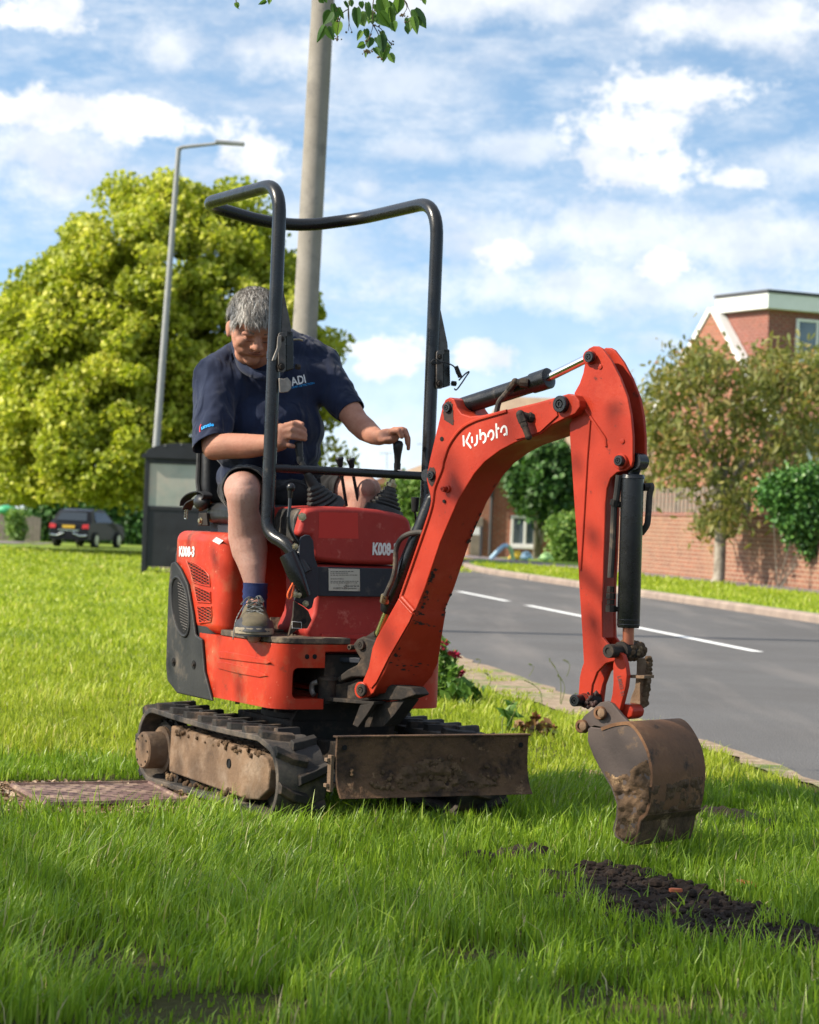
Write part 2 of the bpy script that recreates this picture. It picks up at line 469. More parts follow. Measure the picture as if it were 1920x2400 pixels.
mat('red_roof', (.34, .16, .10), (.26, .12, .08), 2, .85, .01, 9)
mat('dark_flat', (.06, .06, .065), None, 3, .7)
mat('wood_grey', (.24, .20, .165), (.16, .135, .115), 6, .85, .003)
mat('bark', (.20, .17, .14), (.11, .09, .07), 9, .95, .02, 14, dirt=[((.24, .25, .20), 5, .5, .7)])
mat('bark_pale', (.36, .32, .27), (.24, .20, .17), 7, .95, .012, 18, dirt=[((.12, .09, .07), 6, .5, .7)])
mat('concrete', (.26, .235, .205), (.20, .18, .155), 3.5, .9, .003, 60, dirt=[((.17, .155, .14), 5, .52, .68), ((.12, .11, .10), 38, .60, .70)])
mat('galv', (.30, .30, .30), (.24, .24, .24), 5, .55)
mat('shelter_black', (.028, .029, .033), (.02, .02, .023), 4, .5, dirt=[((.11, .10, .09), 3, .60, .72)])
mat('frosted', (.36, .37, .32), (.27, .29, .25), 2.2, .6, dirt=[((.42, .36, .30), 2, .45, .7)])

def ground_material():
    m = bpy.data.materials.new('lawn_ground'); m.use_nodes = True
    t = NT(m.node_tree)
    geo = t.n('ShaderNodeNewGeometry').outputs['Position']
    n1 = t.noise(geo, 1.2, 6); n2 = t.noise(geo, 30, 5); n3 = t.noise(geo, 0.25, 4)
    g = t.mix(t.ramp(n1, [(.35, 0), (.65, 1)]), (.115, .185, .024), (.19, .26, .04))
    g = t.mix(t.ramp(n3, [(.4, 0), (.65, .6)]), g, (.24, .27, .055))
    g = t.mix(t.ramp(n2, [(.45, 0), (.75, .55)]), g, (.06, .09, .015))
    soil = t.mix(t.ramp(n2, [(.3, 0), (.7, 1)]), (.070, .066, .022), (.042, .040, .015))
    y = t.n('ShaderNodeSeparateXYZ', {0: geo}).outputs[1]
    near = t.n('ShaderNodeMapRange', {0: y, 1: 11.0, 2: 20.0, 3: 1.0, 4: 0.0}).outputs[0]
    col = t.mix(near, g, soil)
    bp = t.n('ShaderNodeBump', {'Height': n2, 'Strength': 0.8, 'Distance': 0.02})
    p = t.n('ShaderNodeBsdfPrincipled', {'Base Color': col, 'Roughness': 1.0, 'Specular IOR Level': .1, 'Normal': bp.outputs[0]})
    t.n('ShaderNodeOutputMaterial', {0: p.outputs[0]}); return m
def sheet(name, rows, m, z, bands=1, kind='structure', jitter=0.0):
    """strip of ground: rows = [(y, x0, x1)]"""
    v, f = [], []
    for y, a, b in rows:
        for k in range(bands + 1):
            x = a + (b - a) * k / bands
            v.append((x, y, z + ground_z(x, y)))
    for i in range(len(rows) - 1):
        for k in range(bands):
            q = i * (bands + 1) + k; f.append((q, q + 1, q + bands + 2, q + bands + 1))
    me = bpy.data.meshes.new(name); me.from_pydata(v, [], f); me.update()
    o = link(name, me, m, None, 180)
    return tag(o, kind=kind)
ys = [-60, -10, 0, 20, 40] + list(range(56, 92, 3)) + [100, 140, 250, 700]
xs = [-500, -120, -60, -30, -15, -8, -6, -5, -4, -3, -2, -1, 0, 3, 8, 20, 60, 200, 500]
gv = [(x, y, ground_z(x, y)) for y in ys for x in xs]
nx_ = len(xs)
gf = [(j * nx_ + i, j * nx_ + i + 1, (j + 1) * nx_ + i + 1, (j + 1) * nx_ + i) for j in range(len(ys) - 1) for i in range(nx_ - 1)]
me = bpy.data.meshes.new('ground'); me.from_pydata(gv, [], gf); me.update()
tag(link('ground', me, ground_material(), None, 180), kind='structure')

def road_material():
    m = bpy.data.materials.new('asphalt'); m.use_nodes = True
    t = NT(m.node_tree); geo = t.n('ShaderNodeNewGeometry').outputs['Position']
    n1 = t.noise(geo, 180, 3, .7); n2 = t.noise(geo, .6, 5); n3 = t.n('ShaderNodeTexVoronoi', {'Vector': geo, 'Scale': 90.0}).outputs[0]
    col = t.mix(t.ramp(n1, [(.35, 0), (.7, 1)]), (.075, .073, .073), (.155, .150, .148))
    col = t.mix(t.ramp(n2, [(.4, 0), (.62, .55)]), col, (.085, .08, .078))
    st = t.n('ShaderNodeVectorMath', {0: geo, 1: (1.2, .12, 1)}, operation='MULTIPLY').outputs[0]
    col = t.mix(t.ramp(t.noise(st, 1.4, 6), [(.5, 0), (.68, .6)]), col, (.17, .155, .145))
    bp = t.n('ShaderNodeBump', {'Height': n3, 'Strength': 0.6, 'Distance': 0.004})
    p = t.n('ShaderNodeBsdfPrincipled', {'Base Color': col, 'Roughness': .95, 'Specular IOR Level': .15, 'Normal': bp.outputs[0]})
    t.n('ShaderNodeOutputMaterial', {0: p.outputs[0]}); return m
ry = [y * 1.0 for y in range(-12, 90, 2)]
rr = random.Random(3)
wob = {y: (noise.noise(V((y * .9, 3, 0))) * .10 + noise.noise(V((y * 3.1, 9, 0))) * .05) for y in ry}
sheet('road', [(y, edge_x(y), far_x(y)) for y in ry], road_material(), 0.004)
mat('verge_soil', (.30, .22, .15), (.20, .145, .095), 6, 1.0, .01, 40, dirt=[((.12, .16, .04), 2.5, .5, .62), ((.38, .30, .22), 14, .5, .66)])
def soil_w_at(y):
    return max(.02, .07 + .36 * smooth(11.6, 13.6, y) + .30 * smooth(14, 17.5, y) + .26 * noise.noise(V((y * .7, 1, 5))) + .15 * noise.noise(V((y * 2.9, 4, 5))))
rows = []
y = -4.0
while y < 46:
    w = soil_w_at(y)
    rows.append((y, edge_x(y) - w, edge_x(y) + .05 + .10 * noise.noise(V((y * 2.3, 8, 1)))))
    y += .25
sheet('verge_soil', rows, 'verge_soil', 0.008)
mat('paint', (.74, .74, .72), (.60, .60, .585), 12, .8, dirt=[((.22, .22, .22), 30, .60, .72)])
for y0, y1 in ((33.4, 30.0), (28.8, 25.0), (23.9, 19.75), (14.6, 11.2)):
    def cx(y): return edge_x(y) + (G(*c('s', 1182, 1409)).x - edge_x(G(*c('s', 1182, 1409)).y)) + (y - 30.2) * 0.004
    sheet('road_marking', [(y0, cx(y0) - .055, cx(y0) + .055), (y1, cx(y1) - .055, cx(y1) + .055)], 'paint', 0.009)
# far kerb and the raised verge behind it
k = MB()
for i in range(len(ry) - 1):
    a, b = ry[i], ry[i + 1]
    g_ = .006
    p = [V((far_x(a), a + g_, -.05)), V((far_x(a) + .14, a + g_, -.05)), V((far_x(a) + .14, a + g_, .102)), V((far_x(a) + .03, a + g_, .102)), V((far_x(a), a + g_, .07))]
    q = [V((far_x(b) + (v.x - far_x(a)), b - g_, v.z)) for v in p]
    k.prism(p, None, q)
tag(k.build('kerb', 'kerb'), kind='structure')
def verge_mat():
    m = bpy.data.materials.new('far_grass'); m.use_nodes = True
    t = NT(m.node_tree); geo = t.n('ShaderNodeNewGeometry').outputs['Position']
    g = t.mix(t.ramp(t.noise(geo, 1.1, 6), [(.35, 0), (.65, 1)]), (.15, .235, .03), (.22, .30, .05))
    g = t.mix(t.ramp(t.noise(geo, 14, 5), [(.45, 0), (.75, .5)]), g, (.07, .12, .02))
    p = t.n('ShaderNodeBsdfPrincipled', {'Base Color': g, 'Roughness': 1.0, 'Specular IOR Level': .1})
    t.n('ShaderNodeOutputMaterial', {0: p.outputs[0]}); return m
sheet('far_verge', [(y, far_x(y) + .14, far_x(y) + 60) for y in ry], verge_mat(), 0.10)

# ---- house walls etc. in a yawed frame
def loc_frame(x, y, z, deg): return Matrix.Translation((x, y, z)) @ Matrix.Rotation(R(deg), 4, 'Z')
def window(parent, x0, x1, z0, z1, y=-0.03, mull=(0.5,), bar=.07, trans=None, name='window'):
    f = MB()
    f.bb(x0, x1, y - .04, y + .05, z1 - bar, z1); f.bb(x0, x1, y - .04, y + .05, z0, z0 + bar)
    f.bb(x0, x0 + bar, y - .038, y + .05, z0 + bar, z1 - bar); f.bb(x1 - bar, x1, y - .038, y + .05, z0 + bar, z1 - bar)
    for u in mull:
        xm = x0 + (x1 - x0) * u; f.bb(xm - bar * .5, xm + bar * .5, y - .036, y + .05, z0 + bar, z1 - bar)
    if trans: f.bb(x0 + bar, x1 - bar, y - .034, y + .04, z0 + (z1 - z0) * trans - .03, z0 + (z1 - z0) * trans + .03)
    w = f.build(name, 'white', parent, bevel=.008)
    g = MB().bb(x0 + bar * .8, x1 - bar * .8, y + .005, y + .012, z0 + bar * .8, z1 - bar * .8); g.build('pane', 'glass', w)
    s = MB().bb(x0 - .04, x1 + .04, y - .09, y + .05, z0 - .06, z0 - .003); s.build('sill', 'white', w, bevel=.006)
    return w

# boundary wall: brick with a trellis on top
A = V((4.20, 50.0, .1)); Bp = V((7.75, 33.0, .1)); 
wd = (Bp - A); wl = wd.length; wang = math.degrees(math.atan2(wd.y, wd.x))
bw = empty('garden_wall', 'long weathered brick garden wall with a grey trellis strip along its left top, across the road', 'wall', mw=loc_frame(A.x, A.y, A.z, wang))
MB().bb(0, wl, -.02, .2, -.3, 1.14).build('brickwork', 'brick_old', bw)
MB().bb(-.01, wl, -.04, .22, 1.142, 1.20).build('coping', 'brick_red', bw, bevel=.01)
tr = MB()
TL = 8.2
for kx in range(int(TL / .24)): tr.bb(.1 + kx * .24, .15 + kx * .24, .03, .05, 1.203, 1.70)
for kz in range(7): tr.bb(.05, TL, .052, .075, 1.215 + kz * .07, 1.268 + kz * .07)
for kx in range(5): tr.bb(.03 + kx * 2.0, .11 + kx * 2.0, .08, .16, 1.203, 1.74)
tr.build('trellis', 'wood_grey', bw)
sheet('pavement', [(y, A.x + (y - 50) * (Bp.x - A.x) / (Bp.y - 50) - 1.15, A.x + (y - 50) * (Bp.x - A.x) / (Bp.y - 50) - .03) for y in (62, 50, 45, 40, 33, 20)], 'pave', 0.104)

# ---- bungalow behind the boom
s_ = lambda Y: FPX / Y
BY = 63.0
hb = empty('bungalow', 'low orange brick house with tan roof and white window, seen through the digger boom arch', 'house', mw=loc_frame(W(1096, 1300, BY).x, BY, 0.1, 1.0))
x0b = 0; Lb = 6.5
MB().bb(0, Lb, 0, 5, -.3, 2.25).build('wall', 'brick_orange', hb)
rf = MB(); 
v = [(-.35, -.35, 2.26), (Lb + .3, -.35, 2.26), (Lb + .3, 5.3, 2.26), (-.35, 5.3, 2.26), (.9, 2.5, 4.35), (Lb + .3, 2.5, 4.35)]
rf.add(v, [(0, 1, 5, 4), (2, 3, 4, 5), (3, 0, 4), (1, 2, 5), (0, 3, 2, 1)])
r_ = rf.build('roof', 'tan_roof', hb)
MB().bb(-.38, Lb + .3, -.43, -.353, 2.13, 2.25).build('gutter', 'dark_flat', hb, bevel=.02)
wx = W(1197, 1240, BY).x - W(1096, 1300, BY).x
zt = W(1230, 1209, BY).z - .1; zb = W(1230, 1281, BY).z - .1
window(hb, wx, wx + .76, zb, zt, bar=.07)
px_ = W(1150, 1240, BY).x - W(1096, 1300, BY).x
MB().cyl((px_, -.06, 0), (px_, -.06, 2.15), .045).build('downpipe', 'dark_flat', hb)
MB().bb(.05, .38, -.06, -.004, 0, 1.0).build('door', 'wood_grey', hb, bevel=.01)
# post with a small white sign, left of the bungalow's wall
pw = G(1123, 1306, .1); pw = V((W(1126, 1306, 60).x, 60, .1))
sp = empty('sign_post', 'small dark post with a white sign plate beside the bungalow', 'sign', loc=pw)
MB().bb(-.035, .035, -.035, .035, 0, .78).build('post', 'dark_flat', sp, bevel=.005)
MB().bb(-.30, -.037, -.02, .02, .55, .74).build('sign_plate', 'white', sp, bevel=.004)
# toys on the verge
mat('foam_blue', (.34, .50, .62), None, 3, .5); mat('foam_green', (.30, .48, .20), None, 3, .5); mat('toy_yellow', (.75, .5, .05), None, 3, .5)
ta = V((W(1155, 1306, 57).x, 57, .1))
e = empty('toy_arch', 'bent blue and green garden toy arch standing on the grass by the bungalow', 'toy', loc=ta)
pth = spline([(-.05, 0, 0), (.12, 0, .2), (.26, 0, .33), (.36, 0, .33)], 5)
MB().tube(pth, .045, 10, sq=1.2).build('arch_tube', 'foam_blue', e)
MB().tube(spline([(.361, 0, .33), (.44, 0, .22), (.49, 0, 0)], 5), .045, 10, sq=1.2).build('arch_leg', 'foam_green', e)
for k, (px, mt, lb) in enumerate(((1208, 'toy_yellow', 'yellow garden toy lying on the verge beside the blue and green arch'), (1230, 'foam_blue', 'blue garden toy lying on the verge under the bungalow window'), (1278, 'foam_green', 'green garden toy lying on the verge next to the hedge'))):
    p0 = V((W(px, 1306, 57.5).x, 57.5, .1))
    m = MB(); m.ball((0, 0, .07), (.13, .08, .08), 10, 6); m.tube(spline([(-.15, 0, .02), (-.05, .02, .15), (.08, 0, .18), (.18, 0, .03)], 4), .03, 8)
    o = m.build('garden_toy', mt); o.location = p0; tag(o, lb, 'toy', 'garden toys on the far verge')

# ---- far house left of the boom
fh = empty('far_house', 'distant house with a reddish brown pitched roof just left of the boom', 'house', mw=loc_frame(W(905, 1200, 95).x, 95, 0, 0))
MB().bb(.2, 4.4, 0, 5, -.5, 2.6).build('wall', 'frosted', fh)
m = MB(); m.add([(-.1, -.3, 2.55), (4.7, -.3, 2.55), (4.7, 5, 2.55), (-.1, 5, 2.55), (2.3, 2, 3.6), (4.7, 2, 3.6)], [(0, 1, 5, 4), (2, 3, 4, 5), (3, 0, 4), (1, 2, 5), (0, 3, 2, 1)])
m.build('roof', 'tan_roof', fh)
fh2 = empty('far_house', 'distant house with an orange gable roof seen behind the right hand control lever', 'house', mw=loc_frame(W(860, 1200, 110).x, 110, 0, 0))
MB().bb(.1, 2.6, 0, 5, -.5, 2.6).build('wall', 'brick_orange', fh2)
MB().prism([(-.1, -.2, 2.5), (2.8, -.2, 2.5), (1.5, -.2, 3.25)], (0, 5, 0)).build('roof', 'red_roof', fh2)
for px, pyt, pyb, lb in ((907, 1062, 1098, 'thin television aerial above the far orange roof'), (994, 1040, 1085, 'tall television aerial standing nearer the boom above the brown roof')):
    Y = 96; a, b = W(px, pyt, Y), W(px, pyb, Y)
    m = MB().cyl(b, a, .02, n=6); m.cyl(a + V((-.28, 0, -.03)), a + V((.22, 0, .02)), .014, n=5)
    for q in range(5): m.cyl(a + V((-.25 + q * .11, -.1, -.02)), a + V((-.25 + q * .11, .1, .06)), .008, n=4)
    tag(m.build('tv_aerial', 'galv'), lb, 'aerial', 'television aerials')

# ---- large brick house on the right
hx, hy = 8.48, 57.9
HM = loc_frame(hx, hy, .1, 26.8)          # +x along the facade, -y toward the viewer, gable wall on the plane x = 0
hh = empty('brick_house', 'two storey brick house with white fascia boards behind the garden wall on the right', 'house', mw=HM)
MB().bb(0, 9, 0, 4.8, -.3, 3.9).build('wall', 'brick_orange', hh)
g = MB(); g.prism([(0.003, 0, 3.9), (0.003, 4.8, 3.9), (0.003, 2.4, 6.35)], (.22, 0, 0)).build('gable', 'brick_orange', hh)
def slab(mb, a, b, cpt, d, t):
    n = (V(b) - V(a)).cross(V(d) - V(a)).normalized() * t
    if n.z < 0: n = -n
    mb.prism([V(a), V(b), V(cpt), V(d)], n)
m = MB(); slab(m, (.24, -.35, 3.62), (9.3, -.35, 3.62), (9.3, 2.4, 6.42), (.24, 2.4, 6.42), .09)
slab(m, (.24, 5.15, 3.62), (9.3, 5.15, 3.62), (9.3, 2.403, 6.42), (.24, 2.403, 6.42), .09)
m.build('roof', 'red_roof', hh)
m = MB(); slab(m, (-.05, -.4, 3.50), (.235, -.4, 3.50), (.235, 2.4, 6.40), (-.05, 2.4, 6.40), .13)
slab(m, (-.05, 5.2, 3.50), (.235, 5.2, 3.50), (.235, 2.404, 6.40), (-.05, 2.404, 6.40), .13)
m.build('bargeboard', 'white', hh)
MB().bb(.26, 9, .3, 2.3, 3.95, 6.34).build('dormer', 'brick_red', hh)
MB().bb(.08, 9.2, .10, 2.36, 6.343, 6.72).build('fascia', 'white', hh, bevel=.01)
MB().bb(.05, 9.22, .07, 2.39, 6.723, 6.80).build('flat_roof', 'dark_flat', hh)
def hw(px): # facade x for pixel column
    o, d = ray(px, 900); i = HM.inverted(); o = i @ o; d = i.to_3x3() @ d; return (o + d * ((.3 - o.y) / d.y)).x
window(hh, hw(1860), hw(1860) + 1.5, 5.13, 6.17, y=.27, mull=(.42,), trans=None)
window(hh, hw(1878), hw(1878) + 1.3, 2.75, 3.9, y=-.03, mull=(.5,))

# ---- far left
LM = loc_frame(W(-8, 1262, 95).x, 95, -.5, 0)
fl = empty('wooden_fence', 'weathered vertical board fence at the left edge beyond the lawn', 'fence', mw=LM)
m = MB()
for i in range(12): m.bb(i * .145, i * .145 + .13, 0, .03, 0, 1.02 - .03 * (i % 3))
m.build('boards', 'wood_grey', fl); MB().bb(0, 1.75, .032, .07, .7, .8).build('rail', 'wood_grey', fl)
mat('green_ply', (.05, .30, .14), None, 3, .4)
p0 = W(17, 1195, 97)
m = MB().ball((0, 0, 0), (.42, .3, .2), 14, 8)
for q in (-.3, .3): m.cyl((q, 0, 0), (q, 0, -1.3), .03, n=8)
o = m.build('garden_tent', 'green_ply'); o.location = p0; tag(o, 'small green domed cover showing above the board fence', 'cover')
lb_ = empty('brick_outbuilding', 'sliver of an orange brick building at the left edge of the picture', 'house', mw=loc_frame(W(4, 1200, 99).x - 3, 99, -.5, 0))
MB().bb(0, 3, 0, 3, 0, 2.0).build('wall', 'brick_orange', lb_); MB().prism([(-.2, -.2, 2.003), (3.15, -.2, 2.003), (1.5, -.2, 2.9)], (0, 3.4, 0)).build('roof', 'red_roof', lb_)
sheet('path', [(88, W(-30, 1283, 88).x - 2, W(34, 1283, 88).x), (93, W(-30, 1283, 88).x - 2, W(36, 1283, 88).x)], 'pave', 0.02)
sheet('path', [(88.5, W(80, 1270, 90).x, W(106, 1270, 90).x), (93, W(80, 1270, 90).x, W(106, 1270, 90).x)], 'pave', 0.02)

# ---- bus-shelter-like cabinet
SY = 37.0
sx0 = W(330, 1345, SY).x
bs = empty('bus_shelter', 'small black shelter with frosted side panels and a domed roof behind the digger', 'shelter', mw=loc_frame(sx0, SY, 0, 4))
SW, SD, SH = 1.20, .95, 1.78
m = MB()
for x in (0, SW - .07):
    for y in (0, SD - .07): m.bb(x, x + .07, y, y + .07, 0, SH)
m.bb(.072, SW - .072, .01, .06, SH - .08, SH - .002); m.bb(.072, SW - .072, .01, .06, .98, 1.04)
m.build('frame', 'shelter_black', bs, bevel=.006)
MB().bb(.072, SW - .072, .02, .05, .10, .977).build('lower_panel', 'shelter_black', bs)
MB().bb(.072, SW - .072, .025, .045, 1.042, SH - .082).build('frosted_panel', 'frosted', bs)
MB().bb(.012, .05, .072, SD - .072, .10, .977).build('lower_panel', 'shelter_black', bs)
MB().bb(.02, .04, .072, SD - .072, 1.042, SH - .082).build('frosted_panel', 'frosted', bs)
MB().bb(.072, SW - .072, SD - .05, SD - .02, .1, SH - .1).build('back_panel', 'shelter_black', bs)
pr = [(-.05, SH + .002), (SW + .05, SH + .002), (SW + .05, SH + .055)] + [(SW / 2 + (SW / 2) * math.cos(R(a)), SH + .06 + .19 * math.sin(R(a))) for a in range(8, 180, 12)] + [(-.05, SH + .055)]
rf = MB().prism([V((a, -.05, b)) for a, b in pr], (0, SD + .1, 0)).build('roof', 'shelter_black', bs, bevel=.01)
bt = MB()
for a in (45, 70, 95, 120): bt.ball((SW / 2 + SW / 2 * math.cos(R(a)), -.052, SH + .035 + .19 * math.sin(R(a))), .012, 8, 5)
join_into(rf, bt.build('rivets', 'galv', rf))

# ---- lamp columns
def column(name, label, pb, pt, r0, r1, m):
    e = empty(name, label, 'lamp post', loc=pb)
    return e
yb = 40.0
pt = W(419, 346, yb); pb = W(345, 1320, yb); pb.z = 0
l1 = empty('street_lamp', 'slim grey street lamp with a flat lantern arm standing behind the black shelter', 'street lamp', loc=pb)
L = pt - pb
MB().lathe((0, 0, 0), L, [(0, .085), (1.3, .083), (1.31, .064), (L.length, .042)], 16).build('pole', 'galv', l1)
a1 = W(430, 348, yb) - pb; a2 = W(512, 336, yb) - pb; a3 = W(573, 342, yb) - pb
MB().tube([L + V((0, 0, -.03)), L + V((.06, 0, .01)), a2 + V((0, 0, -.0))], [.045, .032, .026], 10).build('arm', 'galv', l1)
lan = MB(); d = (a3 - a2); n = V((0, 0, 1))
lan.prism([a2 + V((-.05, -.09, -.01)), a2 + V((-.05, .09, -.01)), a3 + V((0, .06, -.0)), a3 + V((0, -.06, -.0))], (0, 0, .06))
lan.build('lantern', 'galv', l1, bevel=.015)
yb = 21.0
pt = W(766, -160, yb); pb = W(676, 1480, yb); pb.z = 0
l2 = empty('lamp_column', 'thick pale concrete column rising out of the picture right behind the driver', 'column', loc=pb)
L = pt - pb
MB().lathe((0, 0, 0), L, [(0, .135), (1.2, .13), (1.25, .112), (L.length, .098), (L.length + 3, .08)], 28).build('pole', 'concrete', l2)
MB().tube([L.normalized() * (L.length + 2.9), L.normalized() * (L.length + 3.3) + V((.3, 0, .1)), L.normalized() * (L.length + 3.4) + V((1.3, 0, .2))], .05, 12).build('arm', 'galv', l2)

# ================================================================== TREES
leaf_mat('lime_leaf', [(0, (.14, .19, .012)), (.35, (.32, .37, .022)), (.65, (.54, .55, .055)), (1, (.78, .70, .17))], tr=.40, bigscale=1.1, bigcol=(.24, .28, .022))
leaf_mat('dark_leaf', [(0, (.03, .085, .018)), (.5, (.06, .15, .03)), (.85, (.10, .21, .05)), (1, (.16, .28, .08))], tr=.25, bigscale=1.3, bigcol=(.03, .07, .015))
leaf_mat('olive_leaf', [(0, (.09, .11, .025)), (.4, (.20, .20, .05)), (.75, (.32, .28, .09)), (.92, (.46, .30, .12)), (1, (.46, .22, .10))], tr=.4, bigscale=2.0, bigcol=(.16, .19, .05))
leaf_mat('bright_leaf', [(0, (.07, .15, .02)), (.5, (.14, .25, .04)), (1, (.26, .36, .08))], tr=.3)
leaf_mat('ivy_leaf', [(0, (.03, .08, .015)), (.6, (.06, .16, .03)), (1, (.16, .32, .07))], rough=.35, tr=.2)
def crown_points(n_cl, per, cl_r, inside, lo, hi, r, shell=None, flat=.8):
    """clumped points: clump centres accepted by inside(p) and biased outwards by shell(p)"""
    cs = []
    while len(cs) < n_cl:
        p = r.uniform(lo, hi)
        if inside(p) and (shell is None or r.random() < shell(p)): cs.append(p)
    cs = np.array(cs)
    rad = cl_r * r.uniform(.55, 1.3, n_cl)
    k = r.normal(size=(n_cl, per, 3)); k /= np.linalg.norm(k, axis=2)[..., None]
    k *= (r.uniform(0, 1, (n_cl, per, 1)) ** .38)
    k[..., 2] *= flat
    # lopsided clumps
    ax = r.normal(size=(n_cl, 1, 3)) * .28
    P = cs[:, None] + (k + ax * (k ** 2).sum(2)[..., None]) * rad[:, None, None]
    sunny = np.clip(k @ np.array(SUNV) * .5 + .5, 0, 1)
    return P.reshape(-1, 3), np.repeat(np.arange(n_cl), per), cs
def limb_mesh(base, top, r0, r1, cs, r, n_limb, mname, parent, name='trunk', wob=.15):
    b = MB(); base = V(base); top = V(top)
    pts = [base.lerp(top, i / 7) + V((r.normal() * wob * .4, r.normal() * wob * .4, 0)) * (0 if i in (0,) else 1) for i in range(8)]
    b.tube([base + V((0, 0, -.1))] + [base + V((0, 0, .02))] + pts[1:], [r0 * 1.55, r0 * 1.25] + list(np.linspace(r0, r1, 7)), 14)
    for k in range(n_limb):
        a = pts[2 + k % 5]; t = V(cs[int(r.integers(len(cs)))])
        if t.z < a.z * .6: continue
        mid = a.lerp(t, .5) + V((0, 0, .12 * (t - a).length))
        sp_ = spline([a, mid, t], 5); b.tube(sp_, list(np.linspace(r0 * .42, r0 * .06, len(sp_))), 8)
    return b.build(name, mname, parent)

# big sunlit lime tree
def prof(z, tab):
    for (z0, r0), (z1, r1) in zip(tab, tab[1:]):
        if z0 <= z <= z1: return r0 + (r1 - r0) * (z - z0) / (z1 - z0)
    return 0.0
TY = 53.0; tx = W(405, 1190, TY).x
ZS = 1.0
tabR = [(.75, 2.7), (1.6, 3.4), (3.2, 3.4), (4.6, 3.3), (5.4, 3.1), (6.2, 2.55), (7.1, 1.95), (7.9, 1.3), (8.25, .95), (8.4, .5)]
tabL = [(.75, 3.9), (1.6, 5.0), (3.2, 4.7), (4.6, 4.2), (5.6, 3.65), (6.8, 2.8), (7.5, 1.9), (8.0, 1.3), (8.25, .9), (8.4, .5)]
def ins_big(p):
    x = p[0]; z = p[2] / ZS; rr_ = prof(z, tabR) if x > 0 else prof(z, tabL)
    return (x / max(rr_, .01)) ** 2 + (p[1] / max(rr_ * .95, .01)) ** 2 < 1
def shell_big(p):
    rr_ = prof(p[2] / ZS, tabR) if p[0] > 0 else prof(p[2] / ZS, tabL)
    q = math.sqrt((p[0] / max(rr_, .01)) ** 2 + (p[1] / max(rr_, .01)) ** 2)
    return (.12 + .88 * q ** 3) * (1.0 if p[1] < .5 else .35)
r1 = np.random.default_rng(15)
P, cid, cs = crown_points(760, 270, .52, ins_big, (-5.2, -4.6, 1.25), (4.1, 4.6, 9.3), r1, shell_big, .72)
sel_ = P[:, 2] > .82 + .25 * np.sin(P[:, 0] * 2.3); P = P[sel_]; cid = cid[sel_]
vs = leaves(P, .098, nrm_bias=np.array([-.35, -.45, .5]), aspect=1.35, droop=.8, r=r1)
rv = np.clip(r1.normal(.48, .2, len(P)) + r1.normal(0, .12, 760)[cid], 0, 1)
tb = empty('lime_tree', 'large round yellow green tree in full sun behind the left street lamp', 'tree', loc=(tx, TY, 0))
link('crown', quad_mesh('crown', vs, 6, LEAF_F, rv), 'lime_leaf', tb, None)
limb_mesh((0, 0, 0), (.2, 0, 6.5), .26, .07, cs, r1, 26, 'bark', tb)

# open olive tree by the garden wall
OY = 40.5; ot = W(1685, 1366, OY)
def px_at(px, py, Y): q = W(px, py, Y); return q
r2 = np.random.default_rng(8)
oe = empty('street_tree', 'thin trunked tree with sparse olive foliage on the verge before the garden wall', 'tree', loc=(ot.x, OY, .1))
blobs = [(1600, 830, 65), (1560, 900, 62), (1535, 980, 60), (1655, 850, 60), (1640, 930, 72), (1720, 910, 75), (1700, 1000, 80), (1790, 930, 75), (1850, 900, 70), (1900, 960, 80), (1800, 1020, 90),
         (1600, 1020, 72), (1570, 1100, 45), (1650, 1090, 62), (1740, 1100, 66), (1860, 1060, 70), (1820, 820, 35), (1700, 1160, 42), (1950, 880, 60), (1780, 860, 45), (1880, 830, 30), (1500, 1010, 25), (1640, 800, 26), (1560, 1030, 40), (1930,1040,60), (1765, 965, 60), (1670,1230,20), (1705,1210,22)]
cents, rads = [], []
for bx, by, br in blobs:
    by += 34 * smooth(960, 800, by) if 0 else 34 * (1 - smooth(800, 980, by))
    for _ in range(13):
        th = r2.uniform(0, 2 * math.pi); q = br * math.sqrt(r2.uniform()) * .8
        Y = OY + r2.uniform(-1.3, 1.3)
        w = px_at(bx + q * math.cos(th), by + q * math.sin(th), OY); cents.append((w.x - ot.x, Y - OY, w.z - .1)); rads.append(r2.uniform(.10, .26))
cents = np.array(cents); rads = np.array(rads); per = 27
k = r2.normal(size=(len(cents), per, 3)) * .85
P = (cents[:, None] + k * rads[:, None, None]).reshape(-1, 3)
vs = leaves(P, .056, aspect=2.8, droop=1.2, r=r2)
rv = np.clip(r2.normal(.5, .24, len(P)), 0, 1)
link('crown', quad_mesh('crown', vs, 6, LEAF_F, rv), 'olive_leaf', oe, None)
def limb_to(mb, a, pxy, r0, Y=OY, dy=0, sag=.2):
    w = px_at(*pxy, Y); t = V((w.x - ot.x, dy, w.z - .1)); a = V(a)
    sp_ = spline([a, a.lerp(t, .5) + V((0, 0, sag * .4)), t], 6)
    mb.tube(sp_, list(np.linspace(r0, r0 * .25, len(sp_))), 7); return t
mb = MB()
fork = px_at(1693, 1160, OY); fk = V((fork.x - ot.x, 0, fork.z - .1))
mb.tube(spline([(-.02, 0, -.15), (-.02, 0, 0), (0.0, 0, .14), (.0, 0, .7), fk], 4), [.21, .19, .17, .155, .135, .12, .112, .105, .10, .10, .10, .10, .10, .10, .10, .10, .098][:17], 14)
for (px, py, r0, dy) in ((1600, 860, .055, -.3), (1560, 960, .045, .3), (1745, 900, .05, .2), (1850, 930, .055, -.4), (1900, 1000, .04, .5), (1650, 1000, .04, -.6), (1790, 1060, .045, -.6), (1610, 1080, .035, .2), (1700, 960, .05, .5), (1530, 1000, .025, 0)):
    limb_to(mb, fk, (px, py), r0, dy=dy)
